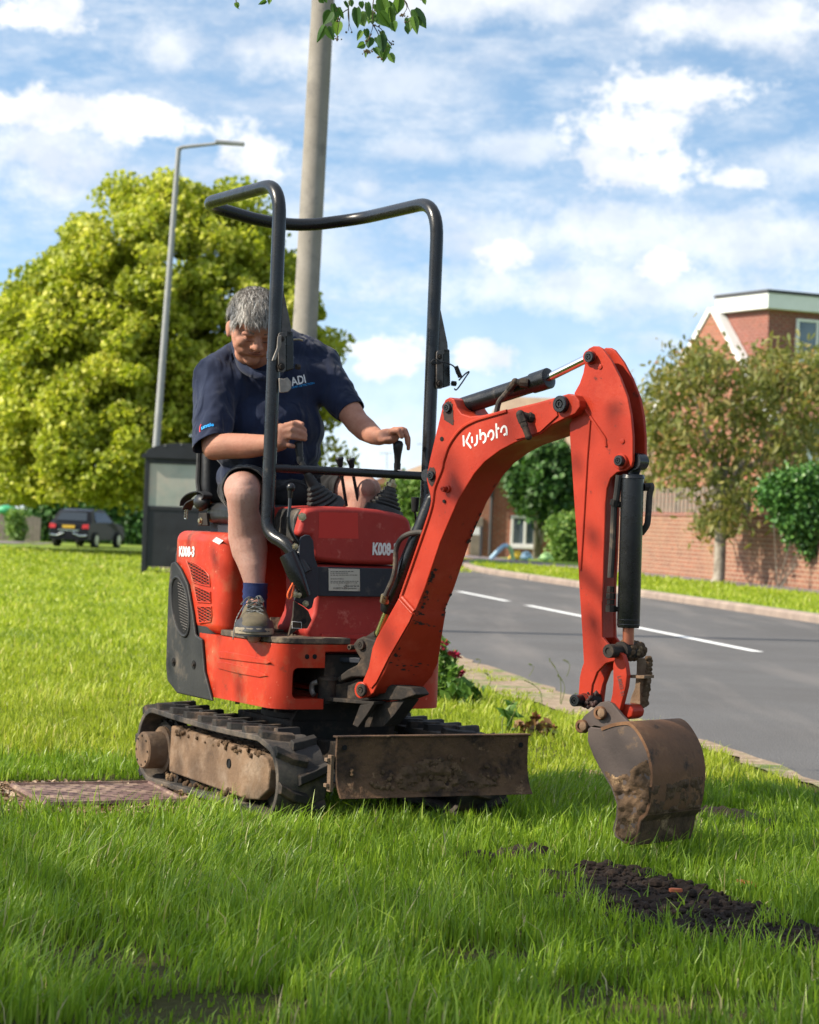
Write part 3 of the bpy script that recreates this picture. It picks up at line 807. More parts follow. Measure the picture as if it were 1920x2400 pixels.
for _ in range(70):
    i = int(r2.integers(len(cents))); j = int(r2.integers(len(cents)))
    a, b_ = V(cents[i]), V(cents[j])
    if (a - b_).length < .9: mb.tube([a, a.lerp(b_, .5) + V((0, 0, .06)), b_], [.016, .012, .006], 5)
mb.build('trunk', 'bark_pale', oe)

def bush(name, label, cat, blobs, Y, size, n_per, mname, dens_r=.55, zbase=.1, depth=.6, trunk=None, seed=1, group=None, aspect=1.3, cl=.13):
    r = np.random.default_rng(seed)
    x0, y0 = c('s', blobs[0][0], blobs[0][1]); org = W(x0, y0, Y); base = V((org.x, Y, zbase))
    Cs = []
    for bx, by, br in blobs:
        for _ in range(int(n_per * (br / 40.0) ** 2) + 3):
            th = r.uniform(0, 2 * math.pi); ph = r.uniform(-1, 1)
            rad = br * r.uniform(.55, .92)
            cx_, cy_ = bx + rad * math.cos(th) * math.sqrt(1 - ph * ph), by + rad * ph
            w = W(cx_, cy_, Y); Cs.append((w.x - base.x, math.sin(th) * depth * br / 60 * -1, w.z - zbase))
    Cs = np.array(Cs); per = 26
    P = (Cs[:, None] + r.normal(size=(len(Cs), per, 3)) * cl).reshape(-1, 3)
    P = P[P[:, 2] > -.02]
    vs = leaves(P, size, nrm_bias=np.array([-.3, -.5, .5]), aspect=aspect, droop=.4, r=r)
    e = empty(name, label, cat, loc=base, group=group)
    link('foliage' if not trunk else 'crown', quad_mesh('foliage', vs, 6, LEAF_F, np.clip(r.normal(.5, .25, len(P)), 0, 1)), mname, e, None)
    b = MB()
    for q in range(5):
        t = V(Cs[int(r.integers(len(Cs)))]); b.tube([(r.normal() * .03, r.normal() * .03, -.05), t * .5, t], [(trunk or .04), (trunk or .04) * .6, .01], 7)
    b.build('trunk' if trunk else 'stems', 'bark', e)
    return e
bush('round_tree', 'small dense round green tree in front of the bungalow window', 'tree', [(1262, 1120, 70), (1225, 1110, 48), (1300, 1100, 60), (1250, 1165, 50), (1310, 1165, 48), (1270, 1070, 42), (1345, 1120, 50), (1280,1205,25)], 60, .12, 34, 'dark_leaf', depth=.9, trunk=.07, seed=3)
bush('hedge_bush', 'clipped bright green hedge below the round tree, left of the digger arm', 'hedge', [(1318, 1240, 34), (1345, 1240, 34), (1318, 1280, 34), (1345, 1285, 34), (1330, 1305, 28), (1370, 1270, 34), (1375,1300,28)], 58, .07, 70, 'bright_leaf', depth=.5, seed=4, cl=.08)
bush('ivy', 'thick glossy green ivy hanging over the right end of the garden wall', 'ivy', [(1830, 1150, 40), (1870, 1150, 48), (1910, 1140, 45), (1850, 1200, 40), (1890, 1210, 42), (1925, 1180, 40), (1865, 1250, 22), (1895, 1265, 20), (1905, 1290, 14), (1940, 1220, 50), (1800, 1170, 20)], 38.6, .055, 90, 'ivy_leaf', trunk=.012, depth=.32, zbase=.1, seed=5, cl=.07)
bush('garden_shrub', 'light green shrub in the far garden seen between the console and the boom', 'shrub', [(955, 1160, 26), (985, 1150, 28), (935, 1140, 18), (1000, 1175, 26), (965, 1195, 30), (1010, 1200, 30), (920, 1170, 20)], 75, .11, 60, 'bright_leaf', depth=.6, zbase=0, seed=6)
bush('fence_shrub', 'leafy shrub growing up against the board fence at the far left', 'shrub', [(38, 1225, 20), (40, 1245, 20), (30, 1210, 14)], 93, .1, 60, 'bright_leaf', depth=.4, zbase=-.5, seed=7)
# dark hedge closing the view under the big tree
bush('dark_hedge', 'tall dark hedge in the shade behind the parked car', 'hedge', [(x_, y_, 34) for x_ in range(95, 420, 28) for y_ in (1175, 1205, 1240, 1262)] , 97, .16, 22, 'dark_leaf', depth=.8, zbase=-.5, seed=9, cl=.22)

# ---- parked car
mat('car_black', (.005, .005, .006), None, 3, .35, spec=.15); mat('tyre', (.02, .02, .02), None, 9, .85)
mat('plate_yellow', (.45, .28, .03), None, 3, .5); mat('tail_red', (.35, .02, .02), None, 3, .2); mat('alloy', (.45, .46, .48), None, 3, .3, metal=.8)
mat('car_glass', (.02, .025, .03), None, 2, .15, spec=.5); mat('chrome', (.75, .76, .78), None, 3, .15, metal=1.0)
cw = W(166, 1283, 86); 
car = empty('parked_car', 'black car parked tail towards us beneath the low branches of the big tree', 'car', mw=loc_frame(cw.x - .10, 86, -.52, -13) @ Matrix.Scale(.88, 4))
def car_body():
    prof_ = [(0, .32), (0, .62), (.06, .98), (.30, 1.06), (.62, 1.50), (1.2, 1.58), (2.3, 1.54), (3.0, 1.05), (4.1, .92), (4.35, .70), (4.38, .32)]
    v, f = [], []
    secs = []
    for hx_, kz in ((-.88, .0), (-.90, .45), (-.84, .95), (-.66, 1.0)):
        pass
    n = len(prof_)
    rows = []
    for sgn in (-1, 1):
        for wz in (0, 1):
            row = []
            for (y, z) in prof_:
                w = .90 if z < 1.0 else .90 - (z - 1.0) * .42
                w -= .06 * (1 - min(1, y / .25)) + .07 * (1 - min(1, (4.38 - y) / .5))
                if wz == 1: w -= .05; 
                row.append((sgn * w, y + (0.0 if wz == 0 else 0), z + (.02 if wz else 0)))
            rows.append(row)
    order = [rows[0], rows[1], rows[3], rows[2]]
    for row in order: v += row
    for a in range(3):
        for i in range(n - 1): f.append((a * n + i, a * n + i + 1, (a + 1) * n + i + 1, (a + 1) * n + i))
    f.append([i for i in range(n)][::-1]); f.append([3 * n + i for i in range(n)])
    f.append((0, n, 2 * n, 3 * n)); f.append((n - 1, 2 * n - 1, 3 * n - 1, 4 * n - 1)); 
    for i in (0,): f.append((0, 3 * n, 4 * n - 1, n - 1))
    return MB().add(v, f)
cb = car_body().build('body', 'car_black', car, bevel=.04, seg=3)
MB().prism([(-.66, .30, 1.10), (.66, .30, 1.10), (.56, .57, 1.44), (-.56, .57, 1.44)], (0, -.02, .012)).build('rear_window', 'car_glass', car)
for sx in (-1, 1):
    MB().prism([(sx * .868, .75, 1.05), (sx * .868, 2.75, 1.05), (sx * .72, 2.25, 1.46), (sx * .70, .95, 1.48)], (sx * .015, 0, .005)).build('side_window', 'car_glass', car)
    MB().prism([(sx * .58, -.012, .80), (sx * .86, .02, .80), (sx * .84, .05, .98), (sx * .58, .03, .95)], (0, -.02, 0)).build('tail_light', 'tail_red', car)
    MB().tube(spline([(sx * .80, -.03, .52), (sx * .5, -.04, .50), (sx * .34, -.04, .56), (sx * .2, -.035, .60)], 4), .028, 8).build('bumper_trim', 'chrome', car)
    for wy in (.85, 3.5):
        wh = MB().lathe((sx * .72, wy, .33), (sx, 0, 0), [(0, .24), (.001, .31), (.03, .33), (.17, .33), (.20, .31), (.201, .22)], 24).build('wheel', 'tyre', car)
        rm = MB(); rm.lathe((sx * .915, wy, .33), (sx, 0, 0), [(0, .21), (.01, .21), (.012, .06), (.02, .05)], 24)
        rm.build('rim', 'alloy', wh)
MB().bb(-.27, .27, -.045, -.02, .80, .92).build('number_plate', 'plate_yellow', car, bevel=.004)
MB().bb(-.45, .45, -.03, -.012, .70, .725).build('boot_trim', 'chrome', car)

# ---- inspection cover in the lawn
mat('rust_iron', (.165, .10, .085), (.105, .062, .055), 10, .75, .002, 40, metal=.3, dirt=[((.30, .21, .15), 9, .46, .60)])
mat('litter_soil', (.16, .10, .065), (.09, .055, .035), 20, 1.0, .012, 60, dirt=[((.32, .22, .14), 45, .55, .65)])
q = [G(30, 1848, .02), G(350, 1842, .02), G(430, 1884, .02), G(112, 1893, .02)]
mc = empty('inspection_cover', 'rusty patterned iron drain cover lying in the grass left of the tracks', 'drain cover', loc=(0, 0, 0))
cpl = MB().prism([p + V((0, 0, .012)) for p in q], (0, 0, -.04)).build('cover_plate', 'rust_iron', mc)
fr = MB()
for i in range(4): fr.tube([q[i] + V((0, 0, .008)), q[(i + 1) % 4] + V((0, 0, .008))], .012, 6)
fr.build('rim', 'rust_iron', mc)
st = MB(); mat('hole', (.012, .010, .009), None, 3, .9)
for i in range(17):
    for j in range(10):
        if (i + j) % 2: continue
        a = (i + .9) / 18.6; b_ = (j + .8) / 10.5
        p = q[0].lerp(q[1], a).lerp(q[3].lerp(q[2], a), b_) + V((0, 0, .0135))
        u = (q[1] - q[0]).normalized(); w_ = (q[3] - q[0]).normalized()
        st.add([p - u * .011 - w_ * .004, p + u * .011 - w_ * .004, p + u * .011 + w_ * .004, p - u * .011 + w_ * .004], [(0, 1, 2, 3)])
join_into(cpl, st.build('slots', 'hole', mc))
gs = [G(-60, 1838, .006), G(420, 1832, .006), G(520, 1905, .006), G(130, 1912, .006), G(-60, 1915, .006)]
rim_ = fillet_closed([(p.x, p.y) for p in gs], .08, 4)
me = bpy.data.meshes.new('bare_soil'); me.from_pydata([(x_ + noise.noise(V((x_ * 20, y_ * 20, 0))) * .02, y_ + noise.noise(V((x_ * 20, y_ * 20, 5))) * .03, .006) for x_, y_ in rim_], [], [list(range(len(rim_)))]); me.update()
tag(link('bare_soil', me, 'litter_soil', None, 180), kind='structure')
rl = np.random.default_rng(21)
PP = []
while len(PP) < 1300:
    px = rl.uniform(-20, 440); py = rl.uniform(1832, 1906)
    if 30 < px < 420 and 1846 < py < 1890 and rl.random() < .93: continue
    g_ = G(px, py, .012 + rl.uniform(0, .014)); PP.append(g_)
vs = leaves(np.array(PP), .012, nrm_bias=np.array([0, 0, 2.0]), aspect=2.2, r=rl)
leaf_mat('litter', [(0, (.10, .055, .03)), (.5, (.24, .15, .08)), (1, (.48, .36, .24))], tr=.05)
tag(link('leaf_litter', quad_mesh('litter', vs, 6, LEAF_F, rl.random(len(PP))), 'litter', None, None), 'dry leaf litter scattered round the drain cover', 'leaf litter', kind='stuff')
# ================================================================== MINI EXCAVATOR
RED1, RED2 = (.37, .034, .014), (.29, .023, .010)
mat('red_paint', RED1, RED2, 5, .42, .0006, 120, dirt=[((.03, .015, .012), 12, .63, .70), ((.46, .075, .04), 3.5, .55, .85), ((.16, .03, .02), 60, .62, .72)], spec=.18, rvar=.1)
mat('red_body', (.43, .036, .012), (.32, .024, .010), 4, .45, .0012, 30, dirt=[((.30, .12, .06), 8, .52, .78), ((.62, .26, .16), 50, .64, .72), ((.07, .035, .022), 16, .62, .74)], spec=.2, rvar=.12)
mat('red_faded', (.33, .030, .022), (.26, .020, .016), 5, .6, .0008, 90, dirt=[((.10, .05, .04), 7, .64, .82), ((.46, .12, .09), 28, .58, .75)], rvar=.1)
mat('black_steel', (.007, .0075, .009), (.013, .013, .014), 7, .28, .0006, 80, dirt=[((.10, .085, .07), 12, .62, .80)], rvar=.07, spec=.38)
mat('dark_plate', (.015, .018, .026), (.024, .026, .034), 6, .55, .0008, 60, dirt=[((.11, .09, .075), 10, .60, .8)])
mat('plastic', (.018, .018, .018), (.03, .029, .028), 6, .55, .001, 70, dirt=[((.15, .12, .09), 7, .52, .76)])
mat('cast', (.024, .018, .014), (.012, .010, .009), 9, .75, .002, 50, dirt=[((.10, .066, .042), 11, .52, .74), ((.010, .014, .013), 6, .56, .72)])
mat('rubber', (.030, .028, .027), (.045, .041, .038), 10, .8, .002, 45, dirt=[((.15, .115, .085), 8, .44, .66)])
mat('rubber_clean', (.018, .016, .015), (.030, .027, .024), 10, .8, .003, 45, dirt=[((.15, .10, .065), 11, .50, .72)])
mat('mud_steel', (.19, .118, .070), (.11, .07, .044), 6, .9, .005, 35, dirt=[((.23, .165, .115), 12, .45, .7), ((.045, .032, .025), 9, .58, .72)])
mat('blade_mud', (.13, .072, .038), (.075, .042, .024), 9, .95, .011, 40, dirt=[((.03, .019, .014), 9, .48, .62), ((.26, .16, .09), 16, .60, .70)])
mat('bucket_steel', (.17, .082, .040), (.105, .054, .03), 6, .72, .002, 60, metal=.15, dirt=[((.22, .115, .055), 9, .52, .68), ((.035, .024, .018), 14, .58, .70)])
mat('bucket_side', (.085, .064, .056), (.066, .05, .045), 6, .6, .0008, 90, metal=.2, dirt=[((.20, .125, .07), 9, .62, .76)])
mat('bucket_mud', (.13, .078, .042), (.055, .034, .02), 18, .95, .012, 42, dirt=[((.30, .20, .11), 13, .58, .68)])
mat('rod', (.80, .80, .80), None, 3, .12, metal=1.0); mat('rod_rust', (.33, .11, .06), (.20, .06, .04), 20, .35, metal=.6)
mat('rod_oil', (.42, .42, .16), (.30, .32, .12), 20, .2, metal=.8)
mat('hose', (.025, .024, .023), (.05, .042, .035), 20, .7, dirt=[((.17, .12, .08), 12, .55, .75)])
mat('zinc', (.42, .36, .22), (.26, .22, .15), 30, .4, metal=.8)
mat('vinyl', (.013, .013, .014), (.02, .02, .021), 6, .42, .0015, 50, dirt=[((.10, .09, .075), 8, .58, .8)])
mat('strap', (.02, .02, .022), None, 6, .7); mat('grey_metal', (.30, .27, .24), (.16, .14, .12), 20, .55, .001, metal=.5)
mat('orange_cord', (.72, .12, .03), None, 3, .5); mat('decal_white', (.68, .66, .63), (.55, .52, .50), 30, .6, dirt=[((.45, .10, .07), 60, .60, .68)])
mat('label_plate', (.46, .42, .35), (.38, .34, .28), 14, .5, dirt=[((.20, .15, .11), 22, .58, .7)]); mat('ink', (.06, .055, .05), None, 3, .8)
mat('black_void', (.008, .008, .008), None, 3, .9); mat('floor_dirt', (.10, .075, .055), (.04, .034, .03), 18, .9, .003, 60, dirt=[((.24, .18, .12), 15, .5, .66)])

MX = empty('mini_excavator', 'small red tracked digger with black roll bar and raised bent boom standing on the grass', 'digger', mw=MW)
def pin(k, x, y, off, r, m='black_steel', parent=None, h=.018, name='pin', frame='B', inner=True):
    p = B(k, x, y, off); b = MB()
    b._lathe(p + BN * .004, -BN, [(0, r), (h, r), (h + .002, r * .9), (h + .0021, r * .55), (h * .55, r * .5), (h * .55 + .0002, .0003)], 22)
    if inner: b._lathe(p + BN * .0, -BN, [(h * .5, r * .42), (h * .9, r * .42), (h * .901, r * .25), (h * .7, r * .2), (h * .7, .0002)], 6)
    return b.build(name, m, parent)
def bpoly(k, pts, off): return [B(k, x, y, off) for x, y in pts]

# ---- boom
spec_ = [('c7', [(742, 1640), (800, 1500), (832, 1330), (868, 1240), (1075, 868), (1230, 430), (1372, 0)]), ('d5', [(806, 580), (778, 470), (764, 400), (768, 330), (800, 180)]),
         ('c4', [(105, 740), (165, 490), (182, 450), (212, 433), (243, 448), (262, 500), (292, 543), (350, 563), (430, 555), (600, 517), (800, 470), (960, 425), (1010, 410), (1060, 420), (1088, 460), (1090, 500), (1060, 545),
                 (1000, 572), (900, 622), (830, 682), (720, 718), (650, 742), (550, 795), (450, 870), (380, 950), (330, 1030), (270, 1130), (205, 1280), (150, 1410), (100, 1560), (45, 1725)]),
         ('c7', [(1240, 965), (1225, 1015), (1190, 1100), (1000, 1420), (940, 1560), (880, 1665), (845, 1740), (800, 1775), (742, 1790), (700, 1760), (698, 1700)])]
near = [B(k, x, y, 0) for k, ps in spec_ for x, y in ps]
BWd = .145
far = [p + BN * BWd for p in near]
ovr = {(1225, 1015): (1512, 1010), (1190, 1100): (1490, 1140), (1000, 1420): (1440, 1470), (940, 1560): (1385, 1590), (880, 1665): (1300, 1690), (845, 1740): (1230, 1745)}
flat_ = [(k, xy) for k, ps in spec_ for xy in ps]
for i, (k, xy) in enumerate(flat_):
    if k == 'c7' and xy in ovr: far[i] = B('c7', *ovr[xy], BWd)
boom = MB().prism(near, None, far).build('boom', 'red_paint', MX, bevel=.004)
def ridge(k, pts, off, r, name, parent, m='red_paint', sp=True, n=5, nn=8):
    q = bpoly(k, pts, off); q = spline(q, n) if sp else q
    return MB().tube(q, r, nn).build(name, m, parent)
rp = [B('c7', 1100, 860, 0), B('c7', 1240, 460, 0), B('c7', 1375, 60, 0), B('d5', 860, 500, 0), B('d5', 940, 290, 0), B('c4', 175, 860, 0), B('c4', 215, 750, 0), B('c4', 290, 650, 0), B('c4', 380, 595, 0), B('c4', 490, 560, 0), B('c4', 600, 528, 0)]
MB().tube(spline(rp, 6), .0066, 8).build('weld_ridge', 'red_paint', boom)
MB().prism(bpoly('c4', [(612, 528), (930, 447), (945, 560), (828, 668), (725, 706), (662, 722)], -.001), -BN * .004).build('stiffener', 'red_paint', boom, bevel=.002)
MB().prism(bpoly('c7', [(1085, 885), (1215, 1012), (1180, 1090), (992, 1415), (880, 1640), (830, 1700), (775, 1650), (812, 1500), (845, 1345), (880, 1250)], -.001), -BN * .004).build('stiffener', 'red_paint', boom, bevel=.002)
ridge('c7', [(1108, 862), (1222, 990)], -.003, .007, 'weld_ridge', boom, sp=False)
ridge('c7', [(1080, 880), (1200, 1012)], -.003, .004, 'weld_ridge', boom, sp=False)
for (k, x, y, r) in (('c4', 975, 482, .021), ('c4', 203, 505, .012), ('c4', 93, 962, .0115)):
    pin(k, x, y, -.0, r * 1.25, parent=boom, h=.012 if r < .02 else .02)
mat('grease', (.018, .014, .013), (.05, .02, .016), 40, .7)
def blot(k, pts, off, name, parent, m='grease', seed=0):
    r = random.Random(seed); q = []
    pl = fillet_closed(pts, 14, 3)
    for x, y in pl: q.append(B(k, x + r.uniform(-5, 5), y + r.uniform(-5, 5), off))
    return MB().add(q, [list(range(len(q)))]).build(name, m, parent, smooth=None)
blot('c4', [(170, 520), (195, 460), (225, 465), (238, 520), (240, 590), (230, 630), (205, 600), (175, 590)], -.0012, 'grease_stain', boom, seed=1)
blot('c4', [(62, 930), (80, 905), (108, 905), (122, 940), (110, 1000), (88, 1040), (68, 1000)], -.0012, 'grease_stain', boom, seed=2)
hole = MB()._lathe(B('c4', 160, 715, -.001), -BN, [(0, .0075), (.0006, .0075), (.0007, .0001)], 18).build('hole', 'black_void', boom)
pin('c4', 188, 1055, 0, .0085, 'red_paint', boom, h=.022, name='grease_nipple')
pin('c4', 200, 1052, 0, .013, 'red_paint', boom, h=.008, name='nipple_base', inner=False)
MB()._lathe(B('c4', 178, 1135, -.001), -BN, [(0, .0055), (.004, .0055), (.0041, .0001)], 14).build('plug', 'black_void', boom)
# lettering on the boom, drawn with strokes like the maker's wordmark
def strokes(name, k, sets, off, w, m, parent, th=.0009):
    b = MB()
    for st in sets:
        pts = [B(k, x, y, off) for x, y in st]
        if len(pts) > 2: pts = spline(pts, 5)
        nrm = -BN
        L, Rr = [], []
        for i, p in enumerate(pts):
            t = (pts[min(i + 1, len(pts) - 1)] - pts[max(i - 1, 0)]).normalized()
            s = nrm.cross(t) * (w / 2)
            L.append(p + s); Rr.append(p - s)
        n0 = len(pts)
        b.add([q + nrm * th for q in L + Rr], [(i, i + 1, n0 + i + 1, n0 + i) for i in range(n0 - 1)])
    o = b.build(name, m, parent, smooth=None); return o
strokes('lettering', 'lg', [
    [(205, 742), (222, 1058)], [(402, 665), (285, 930)], [(285, 920), (432, 1112)],
    [(450, 780), (461, 960)], [(597, 728), (603, 890), (580, 990), (518, 1040)],
    [(688, 570), (700, 872)], [(712, 740), (765, 682), (828, 720), (850, 810), (828, 910), (768, 958)],
    [(922, 795), (930, 700), (985, 615), (1050, 625), (1077, 715), (1058, 820), (1002, 876)],
    [(1152, 398), (1174, 828)], [(1176, 560), (1242, 528)],
    [(1292, 665), (1312, 550), (1375, 482), (1435, 515), (1455, 610), (1456, 740)], [(1372, 742), (1420, 704), (1466, 712)],
], 0, .0072, 'decal_white', boom)
# scuffs and tar along the front face of the boom
fe = [B(k, x, y, 0) for k, x, y in (('c4', 450, 870), ('c4', 330, 1030), ('c4', 205, 1280), ('c4', 100, 1560), ('c4', 45, 1725), ('c7', 1225, 1015), ('c7', 1190, 1100), ('c7', 1000, 1420), ('c7', 940, 1560), ('c7', 880, 1665))]
ff = [p + BN * BWd for p in fe[:5]] + [B('c7', x, y, BWd) for x, y in ((1512, 1010), (1490, 1140), (1440, 1470), (1385, 1590), (1300, 1690))]
def fpt(t, v):
    t = max(0, min(len(fe) - 1.001, t)); i = int(t); u = t - i
    a = fe[i].lerp(fe[i + 1], u); b = ff[i].lerp(ff[i + 1], u); e = (fe[i + 1] - fe[i]).normalized(); n = (b - a).cross(e).normalized()
    if n.dot(BD) < 0: n = -n
    return a.lerp(b, v) + n * .0009
rs9 = random.Random(31)
for ct, cv, st, sv, nb in ((3.5, .10, .35, .06, 22), (5.15, .14, .25, .12, 26), (5.9, .30, .35, .25, 40), (6.3, .55, .3, .35, 26), (4.4, .12, .4, .10, 16), (6.7, .2, .3, .2, 16), (2.2, .9, .5, .05, 10), (4.8, .93, .5, .05, 14), (7.4, .5, .4, .4, 14)):
    sc9 = MB()
    for _ in range(nb):
        a, b_ = ct + rs9.gauss(0, st * .5), cv + rs9.gauss(0, sv * .6); r_ = abs(rs9.gauss(.0, 1)) * .5 + .25; m_ = rs9.randint(6, 9); q = []
        for i9 in range(m_):
            an = 2 * math.pi * i9 / m_; k9 = rs9.uniform(.5, 1.3); q.append(fpt(a + math.cos(an) * .06 * r_ * k9, min(.985, max(.015, b_ + math.sin(an) * .055 * r_ * k9))))
        sc9.add([sum(q, V()) / m_] + q, [(0, 1 + i9, 1 + (i9 + 1) % m_) for i9 in range(m_)])
    tag(sc9.build('tar_scuff', 'grease', boom, smooth=None), kind='stuff')

# ---- fittings and hoses on the boom
def hz(k, pts, off, r, name, m, parent, n=6, nn=10):
    q = [B(k, x, y, o) for (x, y), o in zip(pts, off if isinstance(off, list) else [off] * len(pts))]
    return MB().tube(spline(q, n), r, nn).build(name, m, parent)
el = MB(); a = B('c4', 775, 575, 0); b_ = B('c4', 690, 550, -.035); d_ = B('c4', 745, 700, -.030)
el.cyl(a, a.lerp(b_, .35), .016, n=8); el.cyl(a, b_, .0115); el.ball(b_, .014, 10, 7)
el.cyl(b_, b_.lerp(d_, .35), .0145, n=6); el.cyl(b_.lerp(d_, .35), b_.lerp(d_, .55), .0125, n=6); el.cyl(b_.lerp(d_, .5), d_, .0105); el.ball(d_, .011)
el.build('hose_fitting', 'cast', boom)

# arm cylinder (on top of the boom)
mid = BWd / 2
a, b_ = B('c4', 296, 497, mid), B('c4', 884, 305, mid)
ac = MB(); ax = (b_ - a)
ac._lathe(a, ax, [(-.005, .012), (0, .024), (.006, .0285), (ax.length * .82, .0285), (ax.length * .822, .0325), (ax.length * .995, .0335), (ax.length, .030), (ax.length + .0005, .012)], 26)
ac.cyl(a + ax * 0, B('c4', 203, 505, mid), .016); ac.cyl(B('c4', 203, 505, mid - .03), B('c4', 203, 505, mid + .03), .020)
arc_ = ac.build('arm_cylinder', 'black_steel', MX)
e_ = B('c4', 1165, 160, mid)
MB().cyl(b_ - ax.normalized() * .02, e_, .0135, n=20).build('piston_rod', 'rod', arc_)
f = MB(); f.cyl(B('c4', 720, 345, mid - .03), B('c4', 655, 330, mid - .045), .010); f.cyl(B('c4', 745, 340, mid - .028), B('c4', 690, 335, mid - .04), .015, n=8); f.ball(B('c4', 655, 330, mid - .045), .012)
f.cyl(B('c4', 655, 330, mid - .045), B('c4', 612, 385, mid - .045), .0115, n=8)
f.build('hose_fitting', 'cast', arc_)
hz('c4', [(655, 330), (612, 385), (575, 430), (545, 470), (528, 540)], mid - .045, .009, 'hose', 'hose', arc_)

# ---- arm (dipper)
AO = .035; AT = .0745
arm_pts = [('c4', [(1124, 200), (1130, 130), (1150, 104), (1180, 89), (1212, 90), (1240, 105), (1300, 185), (1360, 300), (1410, 430), (1435, 560), (1447, 700), (1448, 860), (1436, 905), (1400, 930), (1340, 941), (1297, 980), (1272, 1050), (1264, 1140), (1252, 1500), (1240, 1725)]),
           ('c5', [(441, 200), (445, 380), (500, 450), (545, 500), (560, 565), (470, 590), (402, 660), (364, 760), (352, 850), (345, 920), (300, 945), (262, 915), (253, 860), (258, 800), (264, 700), (280, 630), (296, 585), (286, 380), (262, 0)]),
           ('c4', [(1072, 1450), (1045, 1050), (1022, 700), (1018, 610), (1050, 560), (1080, 500), (1080, 450), (1050, 408), (1088, 340), (1112, 270)])]
ap = [B(k, x, y, AO) for k, ps in arm_pts for x, y in ps]
arm = MB().prism(ap, BN * .012).build('arm', 'red_paint', MX, bevel=.003)
MB().prism([p + BN * (AT - .012) for p in ap], BN * .012).build('far_plate', 'red_paint', arm, bevel=.003)
core = [('c4', [(1115, 430), (1180, 500), (1235, 600), (1255, 720), (1250, 1140), (1240, 1725)]), ('c5', [(436, 200), (440, 385), (380, 470), (320, 545), (300, 585), (290, 380), (268, 0)]), ('c4', [(1078, 1450), (1050, 1050), (1028, 700), (1030, 600), (1075, 540), (1100, 480)])]
MB().prism([B(k, x, y, AO) + BN * .0121 for k, ps in core for x, y in ps], BN * (AT - .0242)).build('box_section', 'red_paint', arm)
mid = AO + AT / 2
def r2(k, pts, off, r, nm): return MB().tube([B(kk, x, y, off) for kk, x, y in pts], r, 8).build(nm, 'red_paint', arm)
r2('', [('c4', 1085, 455), ('c4', 1262, 712), ('c4', 1268, 765)], AO - .001, .0048, 'weld_ridge')
r2('', [('c4', 1160, 590), ('c4', 1140, 850), ('c4', 1112, 1340), ('c4', 1095, 1600)], AO - .001, .004, 'weld_ridge')
r2('', [('c4', 1262, 1140), ('c4', 1250, 1500), ('c5', 444, 100)], AO - .001, .003, 'weld_ridge')
pin('c4', 1165, 165, AO, .0215, 'red_paint', arm, h=.016, inner=False); pin('c4', 1160, 163, AO - .014, .0175, 'black_steel', arm, h=.012)
pin('c4', 1375, 868, AO, .0235, 'red_paint', arm, h=.014, inner=False); pin('c4', 1365, 862, AO - .012, .0165, 'black_steel', arm, h=.016)
for x, y in ((1228, 228), (1378, 730)): MB()._lathe(B('c4', x, y, AO), -BN, [(0, .008), (.003, .008), (.0035, .0055), (.0036, .0001)], 14).build('weld_boss', 'red_paint', arm)
q = B('c4', 1380, 858, AO + AT)
b = MB(); b._lathe(q, BN, [(0, .022), (.03, .022), (.031, .012), (.04, .012), (.041, .0001)], 20); b.build('pin', 'red_paint', arm)
b = MB(); b._lathe(B('c4', 1165, 165, AO + .002), BN, [(0, .02), (AT + .018, .02), (AT + .0181, .001)], 16); b._lathe(B('c4', 1165, 165, AO + .014), BN, [(0, .026), (.045, .026), (.0451, .001)], 16)
b.build('cross_pin', 'black_steel', arm)
mat('edge_wear', (.02, .017, .017), None, 3, .6)

# bucket cylinder
a, b_ = B('c4', 1447, 955, mid), B('c5', 650, 308, mid); ax = b_ - a
bc = MB(); bc._lathe(a, ax, [(-.001, .02), (0, .034), (.012, .0375), (.013, .0345), (ax.length * .985, .0345), (ax.length, .032), (ax.length + .0005, .015)], 28)
for t in (.945, .975): bc._lathe(a + ax * t, ax, [(0, .0346), (.0015, .0356), (.003, .0346)], 28)
ey = B('c4', 1482, 868, mid); bc.cyl(a, ey + (a - ey) * .1, .019); bc.cyl(ey - BN * .022, ey + BN * .022, .026)
bcy = bc.build('bucket_cylinder', 'black_steel', MX)
rb = B('c5', 650, 440, mid)
MB().cyl(b_ - ax * .03, rb, .0175, n=18).build('piston_rod', 'rod_rust', bcy)
hz('c4', [(1355, 960), (1345, 1050), (1335, 1120), (1325, 1150)], mid - .03, .0105, 'hose', 'hose', bcy)
f = MB(); f.cyl(B('c4', 1330, 1125, mid - .03), B('c4', 1322, 1165, mid - .03), .0145, n=8); f.cyl(B('c4', 1340, 1155, mid - .03), B('c4', 1375, 1160, mid - .01), .009); f.build('hose_fitting', 'cast', bcy)
hz('c4', [(1322, 1165), (1312, 1400), (1300, 1600), (1298, 1650)], mid - .03, .010, 'hose', 'hose', bcy)
f = MB()
for y0, y1, rr_ in ((-20, 30, .012), (35, 80, .0145), (85, 125, .012), (130, 182, .016)): f.cyl(B('c5', 512, y0, mid - .03), B('c5', 510, y1, mid - .03), rr_, n=8)
f.cyl(B('c5', 512, 165, mid - .03), B('c5', 560, 160, mid - .012), .008); f.build('hose_fitting', 'cast', bcy)
hz('c4', [(1560, 1030), (1572, 1045), (1560, 1100), (1550, 1250), (1540, 1300), (1505, 1350)], mid + .05, .010, 'hose', 'hose', bcy)
f = MB(); f.cyl(B('c4', 1520, 1040, mid + .03), B('c4', 1580, 1036, mid + .06), .012, n=8); f.build('hose_fitting', 'cast', bcy)

